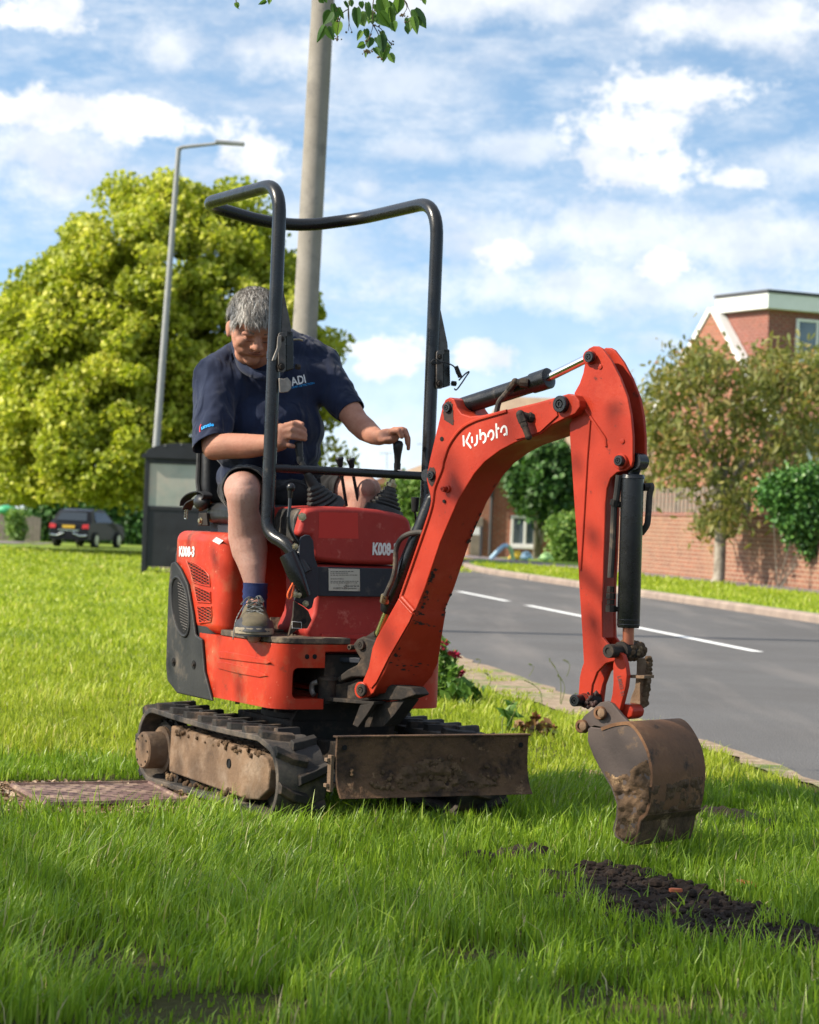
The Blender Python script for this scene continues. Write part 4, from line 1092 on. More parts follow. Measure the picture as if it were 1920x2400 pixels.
# ---- bucket linkage
sh0 = B('c5', 495, 492, -.012)
lk = MB(); lk._lathe(sh0, BN, [(0, .021), (.03, .021), (.032, .017), (.165, .017), (.166, .001)], 20)
lk._lathe(sh0 + BN * .001, -BN, [(0, .021), (.004, .020), (.0041, .011), (-.012, .010), (-.012, .0001)], 20)
lk._lathe(sh0 + BN * .058, BN, [(-.001, .01), (0, .028), (.07, .030), (.071, .012)], 20)
link_ = lk.build('link_shaft', 'cast', MX)
mb9 = MB(); r_ = random.Random(91)
for i in range(170):
    an = r_.uniform(0, 6.28); u_ = r_.uniform(.072, .158); rr9 = .024 if u_ < .135 else .018
    ra = BD * math.cos(an) + V((0, 0, 1)) * math.sin(an); mb9.ball(sh0 + BN * u_ + ra * rr9, r_.uniform(.005, .011), 8, 6)
for i in range(120):
    t9 = r_.random(); p9 = B('c5', 790 - 6 * math.sin(t9 * 3) - 38 * t9 ** 2 + 8, 545 + 385 * t9, .105); mb9.ball(p9 + BN * r_.uniform(0, .022), r_.uniform(.004, .009), 8, 6)
tag(mb9.build('caked_mud', 'bucket_mud', link_, smooth=180), kind='stuff')
MB().prism(bpoly('c5', [(545, 520), (575, 500), (605, 520), (628, 590), (640, 680), (630, 770), (603, 880), (580, 965), (540, 950), (505, 905), (522, 830), (530, 740), (528, 600)], .022), BN * .02).build('link_arm', 'red_paint', link_, bevel=.003)
MB().prism(bpoly('c5', [(715, 545), (790, 550), (800, 700), (778, 880), (752, 938), (655, 920), (672, 850), (700, 780), (712, 660)], .105), BN * .022).build('link_arm', 'mud_steel', link_, bevel=.003)
MB().prism(bpoly('c5', [(640, 680), (775, 684), (775, 708), (640, 704)], .05), BN * .05).build('link_bar', 'mud_steel', link_)
MB().prism(bpoly('c5', [(588, 905), (660, 915), (690, 960), (680, 1010), (630, 1035), (575, 985)], .043), BN * .06).build('link_block', 'red_paint', link_, bevel=.006)
t0 = B('c5', 563, 690, .0215); t1 = B('c5', 585, 800, .0215)
text('casting_mark', 'L8003 S1', t0, t1 - t0, BD, .020, 'ink', link_, xs=.85, th=.0012)
pin('c5', 272, 880, AO, .0185, 'black_steel', arm, h=.035)
MB()._lathe(B('c5', 300, 880, AO), BN, [(0, .022), (AT, .022), (AT + .001, .001)], 18).build('arm_boss', 'cast', arm)
gb = MB()
for i in range(26):
    r_ = random.Random(i); gb.ball(B('c5', 330 + r_.uniform(-20, 70), 880 + r_.uniform(-70, 60), AO - .004 + r_.uniform(0, .006)), r_.uniform(.003, .008), 8, 5)
gb.build('grease', 'grease', arm)

# ---- bucket
BK0, BK1 = -.048, .215
side = [(330, 1108), (350, 1092), (420, 1100), (520, 1062), (600, 1048), (655, 1052), (715, 1098), (775, 1190), (818, 1290), (840, 1400), (845, 1500), (830, 1680), (802, 1780), (748, 1835), (728, 1950), (702, 2024), (620, 2008), (542, 1958), (525, 1895), (550, 1800), (556, 1700), (512, 1570), (442, 1450), (372, 1320), (328, 1200)]
bk = MB().prism(bpoly('c5', side, BK0), BN * .010).build('bucket', 'bucket_side', MX, bevel=.002)
MB().prism(bpoly('c5', side, BK1 - .01), BN * .010).build('far_side_plate', 'bucket_side', bk, bevel=.002)
back = [(430, 1096), (520, 1064), (600, 1050), (655, 1054), (712, 1100), (770, 1190), (813, 1290), (836, 1400), (841, 1500), (826, 1680), (798, 1780), (744, 1835), (722, 1950), (696, 2020)]
pb_ = spline(bpoly('c5', back, BK0 - .003), 5)
cen_ = B('c5', 600, 1500, BK0)
inn = [p + (cen_ - p).normalized() * .010 for p in pb_]
sh = MB()
nn = len(pb_); wv = BN * (BK1 - BK0 + .006)
sh.add(pb_ + inn + [p + wv for p in pb_] + [p + wv for p in inn],
       [(i, i + 1, 2 * nn + i + 1, 2 * nn + i) for i in range(nn - 1)] + [(nn + i, 3 * nn + i, 3 * nn + i + 1, nn + i + 1) for i in range(nn - 1)] +
       [(i, nn + i, nn + i + 1, i + 1) for i in range(nn - 1)] + [(2 * nn + i, 2 * nn + i + 1, 3 * nn + i + 1, 3 * nn + i) for i in range(nn - 1)] + [(0, 2 * nn, 3 * nn, nn), (nn - 1, 2 * nn - 1, 4 * nn - 1, 3 * nn - 1)])
sh.build('shell', 'bucket_steel', bk)
lip = bpoly('c5', [(806, 1786), (752, 1838), (732, 1952), (708, 2030), (600, 2010), (612, 1990), (690, 2005), (718, 1945), (738, 1830), (790, 1782)], BK0 - .005)
MB().prism(lip, BN * (BK1 - BK0 + .016)).build('cutting_edge', 'bucket_mud', bk, bevel=.003)
# packed mud on the visible side plate
def mud_patch(k, pts, off, amp, m, parent, seed, name='caked_mud', nrm=None, N=26, at=None):
    at = at or (lambda x, y: B(k, x, y, off)); nrm = nrm or -BN
    xs_ = [p[0] for p in pts]; ys_ = [p[1] for p in pts]
    def ins(x, y):
        r = False; j = len(pts) - 1
        for i in range(len(pts)):
            if (pts[i][1] > y) != (pts[j][1] > y) and x < (pts[j][0] - pts[i][0]) * (y - pts[i][1]) / (pts[j][1] - pts[i][1]) + pts[i][0]: r = not r
            j = i
        return r
    def edge(x, y):
        d = 1e9
        for i in range(len(pts)):
            a, b = pts[i - 1], pts[i]; vx, vy = b[0] - a[0], b[1] - a[1]
            t = max(0, min(1, ((x - a[0]) * vx + (y - a[1]) * vy) / (vx * vx + vy * vy + 1e-9)))
            d = min(d, math.hypot(x - a[0] - vx * t, y - a[1] - vy * t))
        return d
    x0, x1, y0, y1 = min(xs_), max(xs_), min(ys_), max(ys_); st = max(x1 - x0, y1 - y0) / N
    v, f, idx = [], [], {}
    nx, ny = int((x1 - x0) / st) + 2, int((y1 - y0) / st) + 2
    for j in range(ny):
        for i in range(nx):
            x, y = x0 + i * st, y0 + j * st
            if ins(x, y):
                e = min(1, edge(x, y) / (st * 2.2)); p = at(x, y)
                h = amp * e * max(-.1, .55 + 1.2 * noise.fractal(p * 38 + V((seed, 0, 0)), 1.0, 2.0, 4))
                idx[i, j] = len(v); v.append(p + nrm * (h - .0005))
    for j in range(ny - 1):
        for i in range(nx - 1):
            q = [(i, j), (i + 1, j), (i + 1, j + 1), (i, j + 1)]
            if all(t in idx for t in q): f.append([idx[t] for t in q])
    return MB().add(v, f).build(name, m, parent, smooth=50)
mud_patch('c5', [(375, 1330), (470, 1430), (560, 1480), (640, 1450), (720, 1380), (800, 1340), (836, 1420), (838, 1520), (822, 1680), (795, 1775), (745, 1830), (722, 1945), (695, 2005), (620, 1995), (548, 1950), (535, 1895), (560, 1800), (564, 1700), (518, 1560), (448, 1440)], BK0, .010, 'bucket_mud', bk, 3, N=60)
mud_patch('c5', [(800, 1560), (1290, 1500), (1275, 1640), (1262, 1780), (800, 1790)], 0, .006, 'bucket_mud', bk, 9, N=60,
          nrm=BD, at=lambda x, y: B('c5', 842 - max(0, y - 1560) * .16, y, BK0) + BN * ((x - 842 + max(0, y - 1560) * .16) / 442 * (BK1 - BK0) * .97 + .006))
ear = [(262, 1060), (300, 1003), (370, 948), (425, 898), (480, 886), (522, 905), (600, 1000), (655, 1054), (560, 1064), (440, 1094), (380, 1082), (330, 1112), (300, 1142), (262, 1108)]
MB().prism(bpoly('c5', ear, AO - .026), BN * .013).build('ear', 'bucket_side', bk, bevel=.002)
MB().prism(bpoly('c5', ear, AO + AT + .013), BN * .013).build('ear', 'bucket_side', bk, bevel=.002)
for x, y in ((437, 980), (292, 1085)):
    pin('c5', x, y, AO - .026, .0205, 'bucket_steel', bk, h=.016, inner=False)
    MB()._lathe(B('c5', x, y, AO - .042), -BN, [(-.005, .0135), (.002, .0135), (.003, .012), (.0031, .0001)], 20).build('pin_head', 'mud_steel', bk)
    MB()._lathe(B('c5', x, y, AO - .02), BN, [(0, .015), (AT + .045, .015), (AT + .046, .001)], 14).build('pin', 'cast', bk)

# ---- swing bracket and boom foot
sw = MB()
sw.prism(bpoly('c7', [(648, 1300), (690, 1245), (740, 1222), (800, 1235), (880, 1260), (860, 1400), (830, 1520), (770, 1600), (640, 1600), (520, 1650), (500, 1600), (600, 1525), (690, 1480), (720, 1430), (690, 1380)], .02), BN * .105)
swg = sw.build('swing_bracket', 'cast', MX, bevel=.008)
pin('c7', 738, 1300, .02, .0165, 'cast', swg, h=.012)
pin('c7', 655, 1320, .05, .009, 'cast', swg, h=.02, inner=False)
b = MB(); b.prism(bpoly('c7', [(560, 1650), (700, 1610), (900, 1650), (1190, 1690), (1240, 1760), (1100, 1810), (700, 1810), (420, 1790), (400, 1680)], .04), BN * .07); b.build('bracket_body', 'cast', swg, bevel=.006)
b = MB(); b.prism(bpoly('c7', [(330, 1772), (850, 1822), (845, 1850), (330, 1812)], .0), BN * .06); b.build('bracket_plate', 'cast', swg, bevel=.002)
b = MB(); b.prism(bpoly('c7', [(850, 1836), (780, 1950), (700, 2060), (650, 2035), (720, 1850)], .0), BN * .02); b.prism(bpoly('c7', [(1140, 1800), (1040, 1940), (940, 2050), (760, 2060), (800, 1850)], .05), BN * .07); b.build('bracket_foot', 'cast', swg, bevel=.003)
cc = B('c7', 425, 1600, .03); z_ = V((0, 0, 1))
b = MB(); b._lathe(cc, -z_, [(-.006, .018), (0, .033), (.008, .035), (.0085, .031), (.065, .031), (.066, .034), (.085, .034), (.0851, .001)], 24); b.bolt(cc + z_ * .004, z_, .009)
b.build('swing_pivot', 'cast', swg)
hk = MB(); hk.tube(spline([B('c7', 330, 1640, .01), B('c7', 285, 1660, .0), B('c7', 278, 1720, .0), B('c7', 300, 1760, .0)], 4), .009, 8); hk.build('rod_eye', 'grey_metal', swg)
MB().cyl(B('c7', 100, 1660, .03), B('c7', 300, 1690, .02), .010).build('swing_cylinder_rod', 'rod', swg)
pin('c7', 742, 1715, 0, .0275, 'red_paint', boom, h=.012, inner=False); pin('c7', 740, 1715, -.010, .021, 'cast', boom, h=.01)
b = MB(); b._lathe(B('c7', 745, 1715, .13), BN, [(0, .018), (.06, .018), (.061, .01), (.075, .01), (.076, .001)], 14); b.build('foot_pin', 'cast', boom)
# bar from the console to the bracket
b = MB(); b.prism(bpoly('c7', [(455, 1420), (680, 1415), (720, 1425), (715, 1470), (455, 1450)], .06), BN * .03); b.build('stop_bar', 'dark_plate', swg, bevel=.003)

# boom lift cylinder between boom and console
a, b_ = B('c7', 985, 945, .0725), B('c7', 1395, -45, .0725); ax = b_ - a
lc = MB()._lathe(a, ax, [(-.022, .012), (-.021, .022), (0, .0285), (.02, .0285), (.022, .0265), (ax.length, .0265), (ax.length + .01, .02)], 24)
tp = B('c4', 93, 962, .0725); lc.cyl(b_, tp, .016); lc.cyl(tp - BN * .03, tp + BN * .03, .02)
lcy = lc.build('boom_cylinder', 'black_steel', MX)
q = B('c7', 868, 1240, .0725); MB().cyl(a, q, .0105).build('piston_rod', 'rod_oil', lcy)
MB().cyl(q + (a - q) * .12, B('c7', 740, 1300, .0725), .016).build('rod_end', 'cast', lcy)
hz('c7', [(1300, 268), (1240, 266), (1160, 285), (1090, 335), (1052, 430), (1046, 590), (1020, 700), (975, 800), (945, 870)], .03, .0088, 'hose', 'hose', lcy)
f = MB(); f.cyl(B('c7', 950, 840, .03), B('c7', 935, 910, .035), .0125, n=6); f.cyl(B('c7', 935, 900, .035), B('c7', 975, 905, .05), .010, n=8); f.build('hose_fitting', 'zinc', lcy)

# ---- upper body
def plan_slab(mb, x0, x1, y0, y1, z0, z1, r, n=6):
    pl = fillet_closed([(x0, y0), (x1, y0), (x1, y1), (x0, y1)], r, n)
    mb.prism([V((a, b, z0)) for a, b in pl], (0, 0, z1 - z0)); return mb
LX, RX = -.345, .312
low = plan_slab(MB(), LX, RX, -.36, .30, .352, .568, [.085, .11, .05, .05], 8).build('lower_skirt', 'red_body', MX, smooth=40)
c1_ = MB(); pl = fillet_closed([(-.282, .386), (.09, .386), (.09, .490), (-.282, .490)], .022, 4); c1_.prism([V((a, -.6, b)) for a, b in pl], (0, .5, 0)); k1 = c1_.build('cut', None, MX)
k2 = MB().bb(-.165, .09, -.6, -.12, .30, .545).build('cut', None, MX)
boolean(low, [k1, k2])
bv = low.modifiers.new('bevel', 'BEVEL'); bv.width = .014; bv.segments = 3; bv.limit_method = 'ANGLE'; bv.angle_limit = R(50); bv.harden_normals = True
low.data.polygons.foreach_set('use_smooth', [True] * len(low.data.polygons))
MB().bb(-.30, .28, -.10, .25, .36, .56).build('inner_frame', 'black_void', MX)
MB().bb(-.155, .08, -.34, -.11, .40, .535).build('bracket_mount', 'cast', MX, bevel=.006)
for zc, ps in ((0, [(360, 1098), (372, 1072), (400, 1068), (560, 1098), (640, 1118), (662, 1132), (640, 1142), (520, 1128), (372, 1108)]), (1, [(358, 1150), (370, 1130), (400, 1128), (560, 1168), (625, 1195), (642, 1208), (600, 1216), (480, 1196), (366, 1166)])):
    MB().prism([X('c2', x, y, LX - .0005) for x, y in ps], (-.004, 0, 0)).build('pressed_rib', 'red_body', low, bevel=.003, seg=3)
hb_ = MB()
for x in (862, 905): hb_._lathe(Yp('c2', x, 1100, -.3605), (0, -1, 0), [(0, .0085), (.0006, .0085), (.0007, .0001)], 14)
hb_.build('bolt_hole', 'black_void', low)
for x, y in ((470, 1384), (645, 1418), (690, 1425)): MB()._lathe(V((X('c2', x, y, -.30).x, X('c2', x, y, -.30).y, .352)), (0, 0, -1), [(0, .009), (.015, .008), (.0151, .001)], 10).build('foot_bolt', 'cast', low)
# engine hood
hood = plan_slab(MB(), LX, RX, .08, .53, .570, .925, [.06, .06, .05, .05], 8).build('engine_hood', 'red_body', MX, bevel=.045, seg=5)
# dark rear quarter cover with its vent
cov = [(112, 575), (135, 565), (165, 605), (205, 690), (235, 860), (250, 978), (285, 1000), (300, 1180), (345, 1350), (145, 1305), (92, 1235), (84, 1150), (98, 720)]
cvp = [X('c2', x, y, LX - .001) for x, y in cov]
cover = MB().prism(cvp, (-.012, 0, 0)).build('rear_cover', 'plastic', MX, bevel=.006, seg=3)
MB().bb(LX + .003, LX + .08, .18, .545, .36, .87).build('rear_corner', 'plastic', cover, bevel=.04, seg=5)
MB().bb(LX + .07, RX, .50, .56, .37, .90).build('counterweight', 'plastic', cover, bevel=.03, seg=4)
ov = [(108, 690), (125, 655), (150, 665), (185, 740), (200, 850), (198, 950), (175, 985), (140, 950), (112, 860), (104, 770)]
ovp = spline([X('c2', x, y, LX - .014) for x, y in ov], 4, closed=True)
MB().tube(ovp, .006, 8, closed=True).build('vent_rim', 'plastic', cover)
MB().add([p + V((-.0005, 0, 0)) for p in ovp], [list(range(len(ovp)))]).build('vent_hole', 'black_void', cover, smooth=None)
def fit(o, a, b):
    d = (b - a).normalized(); L = max((v.co - a).dot(d) for v in o.data.vertices); k_ = (b - a).length / L
    for v in o.data.vertices: v.co += d * ((v.co - a).dot(d) * (k_ - 1))
    return o
def inside_poly(pts, x, y):
    r = False; j = len(pts) - 1
    for i in range(len(pts)):
        if (pts[i][1] > y) != (pts[j][1] > y) and x < (pts[j][0] - pts[i][0]) * (y - pts[i][1]) / (pts[j][1] - pts[i][1]) + pts[i][0]: r = not r
        j = i
    return r
def lattice(poly, xpl, step, slope, rr_, parent, m, both=True):
    b = MB(); x0, x1 = min(p[0] for p in poly), max(p[0] for p in poly); y0, y1 = min(p[1] for p in poly), max(p[1] for p in poly)
    for sg in ((1, -1) if both else (1,)):
        cst = y0 - abs(slope) * (x1 - x0) - 40
        while cst < y1 + abs(slope) * (x1 - x0) + 40:
            run = []
            for i in range(61):
                x = x0 + (x1 - x0) * i / 60; y = cst + sg * slope * (x - x0)
                if inside_poly(poly, x, y): run.append((x, y))
                else:
                    if len(run) > 1: b.tube([X('c2', *run[0], xpl), X('c2', *run[-1], xpl)], rr_, 4, caps=False)
                    run = []
            if len(run) > 1: b.tube([X('c2', *run[0], xpl), X('c2', *run[-1], xpl)], rr_, 4, caps=False)
            cst += step
    return b.build('mesh_grille', m, parent, smooth=None)
lattice([(135, 680), (165, 690), (190, 760), (196, 850), (190, 940), (170, 960), (150, 900), (140, 800)], LX - .016, 15, .5, .0008, cover, 'grey_metal', both=False)
for x, y in ((115, 1130), (228, 1145)):
    MB()._lathe(X('c2', x, y, LX - .012), (-1, 0, 0), [(0, .016), (.003, .016), (.0035, .012), (.0036, .0001)], 18).build('bolt_recess', 'black_void', cover)
    MB().bolt(X('c2', x, y, LX - .0155), (-1, 0, 0), .006).build('bolt', 'cast', cover)
mat('vent_dark', (.03, .012, .01), None, 3, .9)
for vp in ([(183, 556), (240, 580), (285, 610), (312, 645), (318, 705), (270, 695), (222, 680), (205, 610)], [(228, 702), (320, 738), (323, 797), (246, 792), (236, 745)], [(245, 817), (325, 820), (327, 870), (322, 903), (257, 911), (250, 860)]):
    f_ = MB().add([X('c2', x, y, LX - .0012) for x, y in vp], [list(range(len(vp)))]).build('vent', 'vent_dark', hood, smooth=None)
    lattice(vp, LX - .003, 17, .55, .0014, hood, 'grey_metal' if 0 else 'red_body')
    rp = [X('c2', x, y, LX - .002) for x, y in vp]; MB().tube(rp + [rp[0]], .0028, 6).build('vent_rim', 'red_body', hood)
sk = [X('c2', x, y, LX - .0008) for x, y in ((330, 450), (352, 428), (392, 448), (368, 470))]
a0 = X('c2', 143, 534, LX - .001); a1 = X('c2', 230, 536, LX - .001)
fit(text('lettering', 'K008-3', a0, a1 - a0, V((0, 0, 1)), .048, 'decal_white', hood, xs=.50, off=.045, th=.0012), a0, a1)
stk = MB().add([p + V((-.0, 0, 0)) for p in sk], [(0, 1, 2, 3)]).build('sticker', 'decal_white', hood, smooth=None)

# floor plate, pedals
fl_ = plan_slab(MB(), LX + .003, -.07, -.362, .10, .5695, .590, [.085, .01, .01, .01], 6).build('floor_plate', 'floor_dirt', MX, bevel=.004)
MB().bb(-.15, .25, -.30, .09, .585, .60).build('floor_panel', 'red_faded', MX)
pd = MB()
pd.box(Yp('d6', 1010, 900, -.05), (.075, .006, .06), Matrix.Rotation(R(-35), 3, 'X')); pd.box(Yp('d6', 980, 985, -.09), (.10, .035, .006)); pd.box(Yp('d6', 950, 1040, -.12), (.11, .03, .006))
for i in range(30):
    r_ = random.Random(i + 50); pd.ball(Yp('d6', 900 + r_.uniform(0, 420), 1090 + r_.uniform(-20, 40), -.2 + r_.uniform(-.05, .05)), r_.uniform(.003, .008), 7, 5)
pd.build('pedal', 'floor_dirt', MX)

# console
cu = [(152, 300), (168, 220), (205, 75), (240, 45), (330, 34), (470, 27), (700, 37), (900, 55), (1050, 84), (1165, 122), (1192, 175), (1215, 300), (1240, 560), (1000, 566), (600, 560), (330, 530), (290, 500), (270, 310)]
con = MB().prism([Yp('c7', x, y, -.305) for x, y in cu], (0, .26, 0)).build('console', 'red_faded', MX, bevel=.022, seg=5)
clw = [(310, 560), (1290, 585), (1290, 1380), (900, 1400), (520, 1420), (400, 1400), (330, 1320), (270, 1240), (225, 1175), (300, 1010), (320, 860)]
cl = MB().prism([Yp('c7', x, y, -.292) for x, y in clw], (0, .24, 0)).build('console_lower', 'red_faded', con, bevel=.016, seg=4)
band = [(285, 560), (330, 580), (1280, 604), (1270, 862), (335, 852), (300, 840)]
bd = MB().prism([Yp('c7', x, y, -.307) for x, y in band], (0, -.008, 0)).build('cross_plate', 'dark_plate', MX, bevel=.003)
lp = [(432, 597), (717, 603), (719, 806), (433, 801)]
lpl = MB().prism([Yp('c7', x, y, -.3155) for x, y in lp], (0, -.0015, 0)).build('rating_plate', 'label_plate', bd)
yo = -.3175
def tl(body, x0, y0, x1, sz, st=1.0):
    a, b = Yp('c7', x0, y0, yo), Yp('c7', x1, y0 + 1, yo)
    o = text('plate_text', body, a, b - a, V((0, 0, 1)), sz, 'ink', lpl, xs=1.0, off=.01, th=.0003)
    L = max((v.co - a).dot((b - a).normalized()) for v in o.data.vertices); k_ = (b - a).length / L
    d = (b - a).normalized()
    for v in o.data.vertices: v.co += d * ((v.co - a).dot(d) * (k_ - 1))
tl('KUBOTA Corporation', 475, 786, 690, .0088)
ln = MB(); r_ = random.Random(4)
for yy, x0, x1 in ((622, 450, 640), (637, 448, 610), (655, 448, 680), (690, 450, 560), (712, 450, 700), (727, 450, 700), (748, 580, 705), (760, 570, 705)):
    x = x0
    while x < x1:
        w = r_.uniform(8, 26); ln.add([Yp('c7', x, yy, yo), Yp('c7', x + w, yy + .5, yo), Yp('c7', x + w, yy + 6.5, yo), Yp('c7', x, yy + 6, yo)], [(0, 1, 2, 3)]); x += w + r_.uniform(3, 7)
ln.build('print_lines', 'ink', lpl, smooth=None)
a0, a1 = Yp('c7', 832, 466, -.3065), Yp('c7', 1190, 478, -.3065)
text('lettering', 'K008-3', a0, a1 - a0, V((0, 0, 1)), .0395 / .72, 'decal_white', con, xs=.60, off=.05, th=.0008)
patch = [(345, 80), (700, 85), (708, 325), (340, 318)]
mat('red_patch', (.48, .030, .022), (.43, .028, .02), 5, .5)
MB().add([Yp('c7', x, y, -.3056) for x, y in patch], [(0, 1, 2, 3)]).build('old_decal_patch', 'red_patch', con, smooth=None)
MB().prism([Yp('c7', x, y, -.27) for x, y in ((115, 140), (150, 60), (215, 40), (215, 330), (100, 380))], (0, .16, 0)).build('console_side', 'plastic', con, bevel=.012)
MB().bolt(Yp('c7', 190, 122, -.30), (-.5, -1, 0), .010).build('bolt', 'zinc', con)

# roll bar (ROPS)
RB = .0232
zt_ = 2.115
def rp_(k, x, y, yl): return Yp(k, x, y, yl)
PY_ = -.18
lowL = [rp_('c7', 225, 640, -.325), rp_('c7', 150, 530, -.32), rp_('c7', 70, 380, -.28), rp_('c2', 702, 380, -.20)]
topL = V((-.311, PY_, zt_)); topR = V((.302, PY_, zt_))
path = fillet([lowL[0], lowL[2], V((-.311, PY_, .93)), V((-.311, PY_, 1.3)), topL, V((-.311, .46, zt_ - .01)), V((-.05, .50, zt_ - .045)), V((.12, .50, zt_ - .045)), V((.302, .40, zt_ - .01)), topR, V((.302, PY_, .93)), V((.255, -.27, .78)), V((.22, -.32, .70))],
              [0, .08, .12, 0, .12, .10, .2, .2, .2, .14, .12, .08, 0], 9)
rops = MB().tube(path, RB, 18).build('roll_bar', 'black_steel', MX, smooth=80)
MB().tube([rp_('c7', 60, 470, -.305), rp_('c7', 130, 640, -.33), rp_('c7', 225, 850, -.335)], [.030, .031, .018], 16).build('socket', 'black_steel', rops)
MB().tube([V((-.305, PY_ - .005, Yp('c1', 660, 1250, PY_).z)), V((.298, PY_ - .005, Yp('c1', 660, 1250, PY_).z - .003))], .0148, 14).build('cross_bar', 'black_steel', rops)
MB().tube([V((-.3115, PY_, 1.545)), V((-.3115, PY_, 1.52))], .0245, 18).build('joint_ring', 'black_steel', rops)
def hinge(dx, dy, k):
    """folding joint: gusset, link plates, pins"""
    def P(x, y, yl=PY_ - .012): q = Yp('c1', x, y, yl); return V((q.x + dx, q.y, q.z + dy))
    g = MB(); g.prism([P(600, 150), P(625, 138), P(640, 160), P(685, 370), P(690, 440), P(610, 440), P(600, 400)], (0, .024, 0))
    gg = g.build('gusset', 'worn_black', rops, bevel=.002)
    wd_ = [P(606, 160 + i * 16, PY_ - .013) for i in range(17)]
    wb = MB()
    for p in wd_: wb.ball(p, (.0055, .0035, .0055), 8, 5)
    wb.build('weld_bead', 'cast', gg)
    for yy, th in ((PY_ - .034, .007), (PY_ + .02, .007)):
        pl = fillet_closed([(610, 415), (652, 415), (652, 660), (610, 660)] , 20, 4)
        MB().prism([P(x, y, yy) for x, y in pl], (0, th, 0)).build('link_plate', 'worn_black', gg, bevel=.0015)
    MB().prism([P(655, 400), P(700, 410), P(705, 640), P(655, 655)], (0, .03, 0)).build('clamp_body', 'black_steel', gg, bevel=.004)
    b = MB()
    b.bolt(P(624, 625, PY_ - .034), (0, -1, 0), .0095); b.bolt(P(628, 455, PY_ - .034), (0, -1, 0), .007)
    b.cyl(P(715, 625, PY_ - .005), P(738, 628, PY_ - .005), .010, n=6); b.build('hinge_bolt', 'cast', gg)
    return gg, P
mat('worn_black', (.11, .10, .096), (.05, .046, .043), 30, .5, .0008, 90, dirt=[((.16, .12, .09), 20, .56, .74)])
g1, P1 = hinge(0, 0, 0)
g2, P2 = hinge(.613, Yp('c1', 1600, 262, PY_).z - Yp('c1', 612, 140, PY_).z - 0.0, 1)
MB().prism([P1(605, 440, PY_ - .045), P1(628, 430, PY_ - .045), P1(628, 490, PY_ - .045), P1(592, 585, PY_ - .045), P1(568, 590, PY_ - .045), P1(600, 510, PY_ - .045)], (0, .005, 0)).build('latch_lever', 'grey_metal', g1, bevel=.002)
MB().tube([P1(700, 460, PY_ + .01), P1(735, 458, PY_ + .0), P1(757, 465, PY_)], .0035, 6).build('retaining_clip', 'zinc', g1)
cw_ = [P2(575, 470, PY_ - .05), P2(600, 455, PY_ - .055), P2(660, 470, PY_ - .05), P2(700, 500, PY_ - .03), P2(735, 560, PY_ - .02), P2(765, 600, PY_ - .02)]
q0 = [Yp('c4', x, y, PY_ - .05) for x, y in ((85, 200), (110, 180), (140, 190), (150, 205), (100, 205), (90, 200), (150, 195), (200, 205), (245, 230), (262, 275), (290, 300), (275, 320), (320, 275), (345, 262), (320, 300), (290, 345), (258, 385), (245, 375))]
MB().tube(spline(q0, 4), .0026, 6).build('cable_tie', 'strap', g2)
MB().tube([Yp('c4', 255, 225, PY_ - .04), Yp('c4', 285, 300, PY_ - .045)], .008, 8).build('lock_pin', 'cast', g2)
sc_ = [(612, 695), (640, 700), (665, 690), (690, 720), (688, 760), (670, 780), (640, 785), (618, 785)]
MB().prism([Yp('c1', x, y, PY_ - .032) for x, y in sc_], (0, .008, 0)).build('catch_plate', 'grey_metal', rops, bevel=.003)
# side bracket plates at the foot of the roll bar
bk_ = [(155, 340), (175, 305), (210, 286), (250, 290), (282, 340), (296, 500), (325, 580), (325, 850), (292, 872), (272, 955), (242, 976), (208, 950), (108, 890), (118, 800), (130, 640), (150, 500)]
br = MB().prism([Yp('c7', x, y, -.318) for x, y in bk_], (0, -.010, 0)).build('mount_bracket', 'dark_plate', MX, bevel=.003)
b2 = MB().prism([Yp('c7', x, y, -.335) for x, y in ((115, 895), (208, 952), (250, 990), (282, 1070), (240, 1150), (190, 1150), (150, 1160), (62, 1222), (88, 1120), (105, 1040))], (0, .010, 0)).build('foot_bracket', 'cast', br, bevel=.003)
MB()._lathe(Yp('c7', 207, 1082, -.3355), (0, -1, 0), [(0, .009), (.0006, .009), (.0007, .0001)], 16).build('hole', 'black_void', br)
sq_ = [Yp('c7', x, y, -.3365) for x, y in ((97, 1085), (182, 1092), (184, 1150), (98, 1145))]
MB().tube(sq_ + [sq_[0]], .0011, 5).build('marking', 'decal_white', br)
for x, y in ((122, 835), (158, 838), (220, 920), (125, 395)):
    MB().bolt(Yp('c7', x, y, -.330), (-.25, -1, 0), .0078, .018).build('bolt', 'zinc', br)
MB().tube(spline([Yp('c7', x, y, -.32) for x, y in ((62, 120), (75, 230), (120, 320), (165, 380), (165, 440), (150, 470))], 5), .0062, 8).build('safety_lever', 'black_steel', MX)
kb = MB(); kb.ball(Yp('c2', 771, 150, -.31), (.0145, .0145, .016), 14, 9); kb.cyl(Yp('c2', 769, 165, -.31), Yp('c2', 766, 210, -.31), .010, .007); kb.tube([Yp('c2', 766, 205, -.31), Yp('c2', 764, 260, -.315), Yp('c7', 62, 130, -.32)], .006, 8); kb.build('lever_knob', 'black_steel', MX)
oc = spline([Yp('c7', x, y, -.335) for x, y in ((118, 705), (100, 740), (60, 820), (58, 865), (78, 876), (95, 850), (112, 760), (122, 720))], 5)
MB().tube(oc, .0028, 6).build('orange_cord', 'orange_cord', MX)

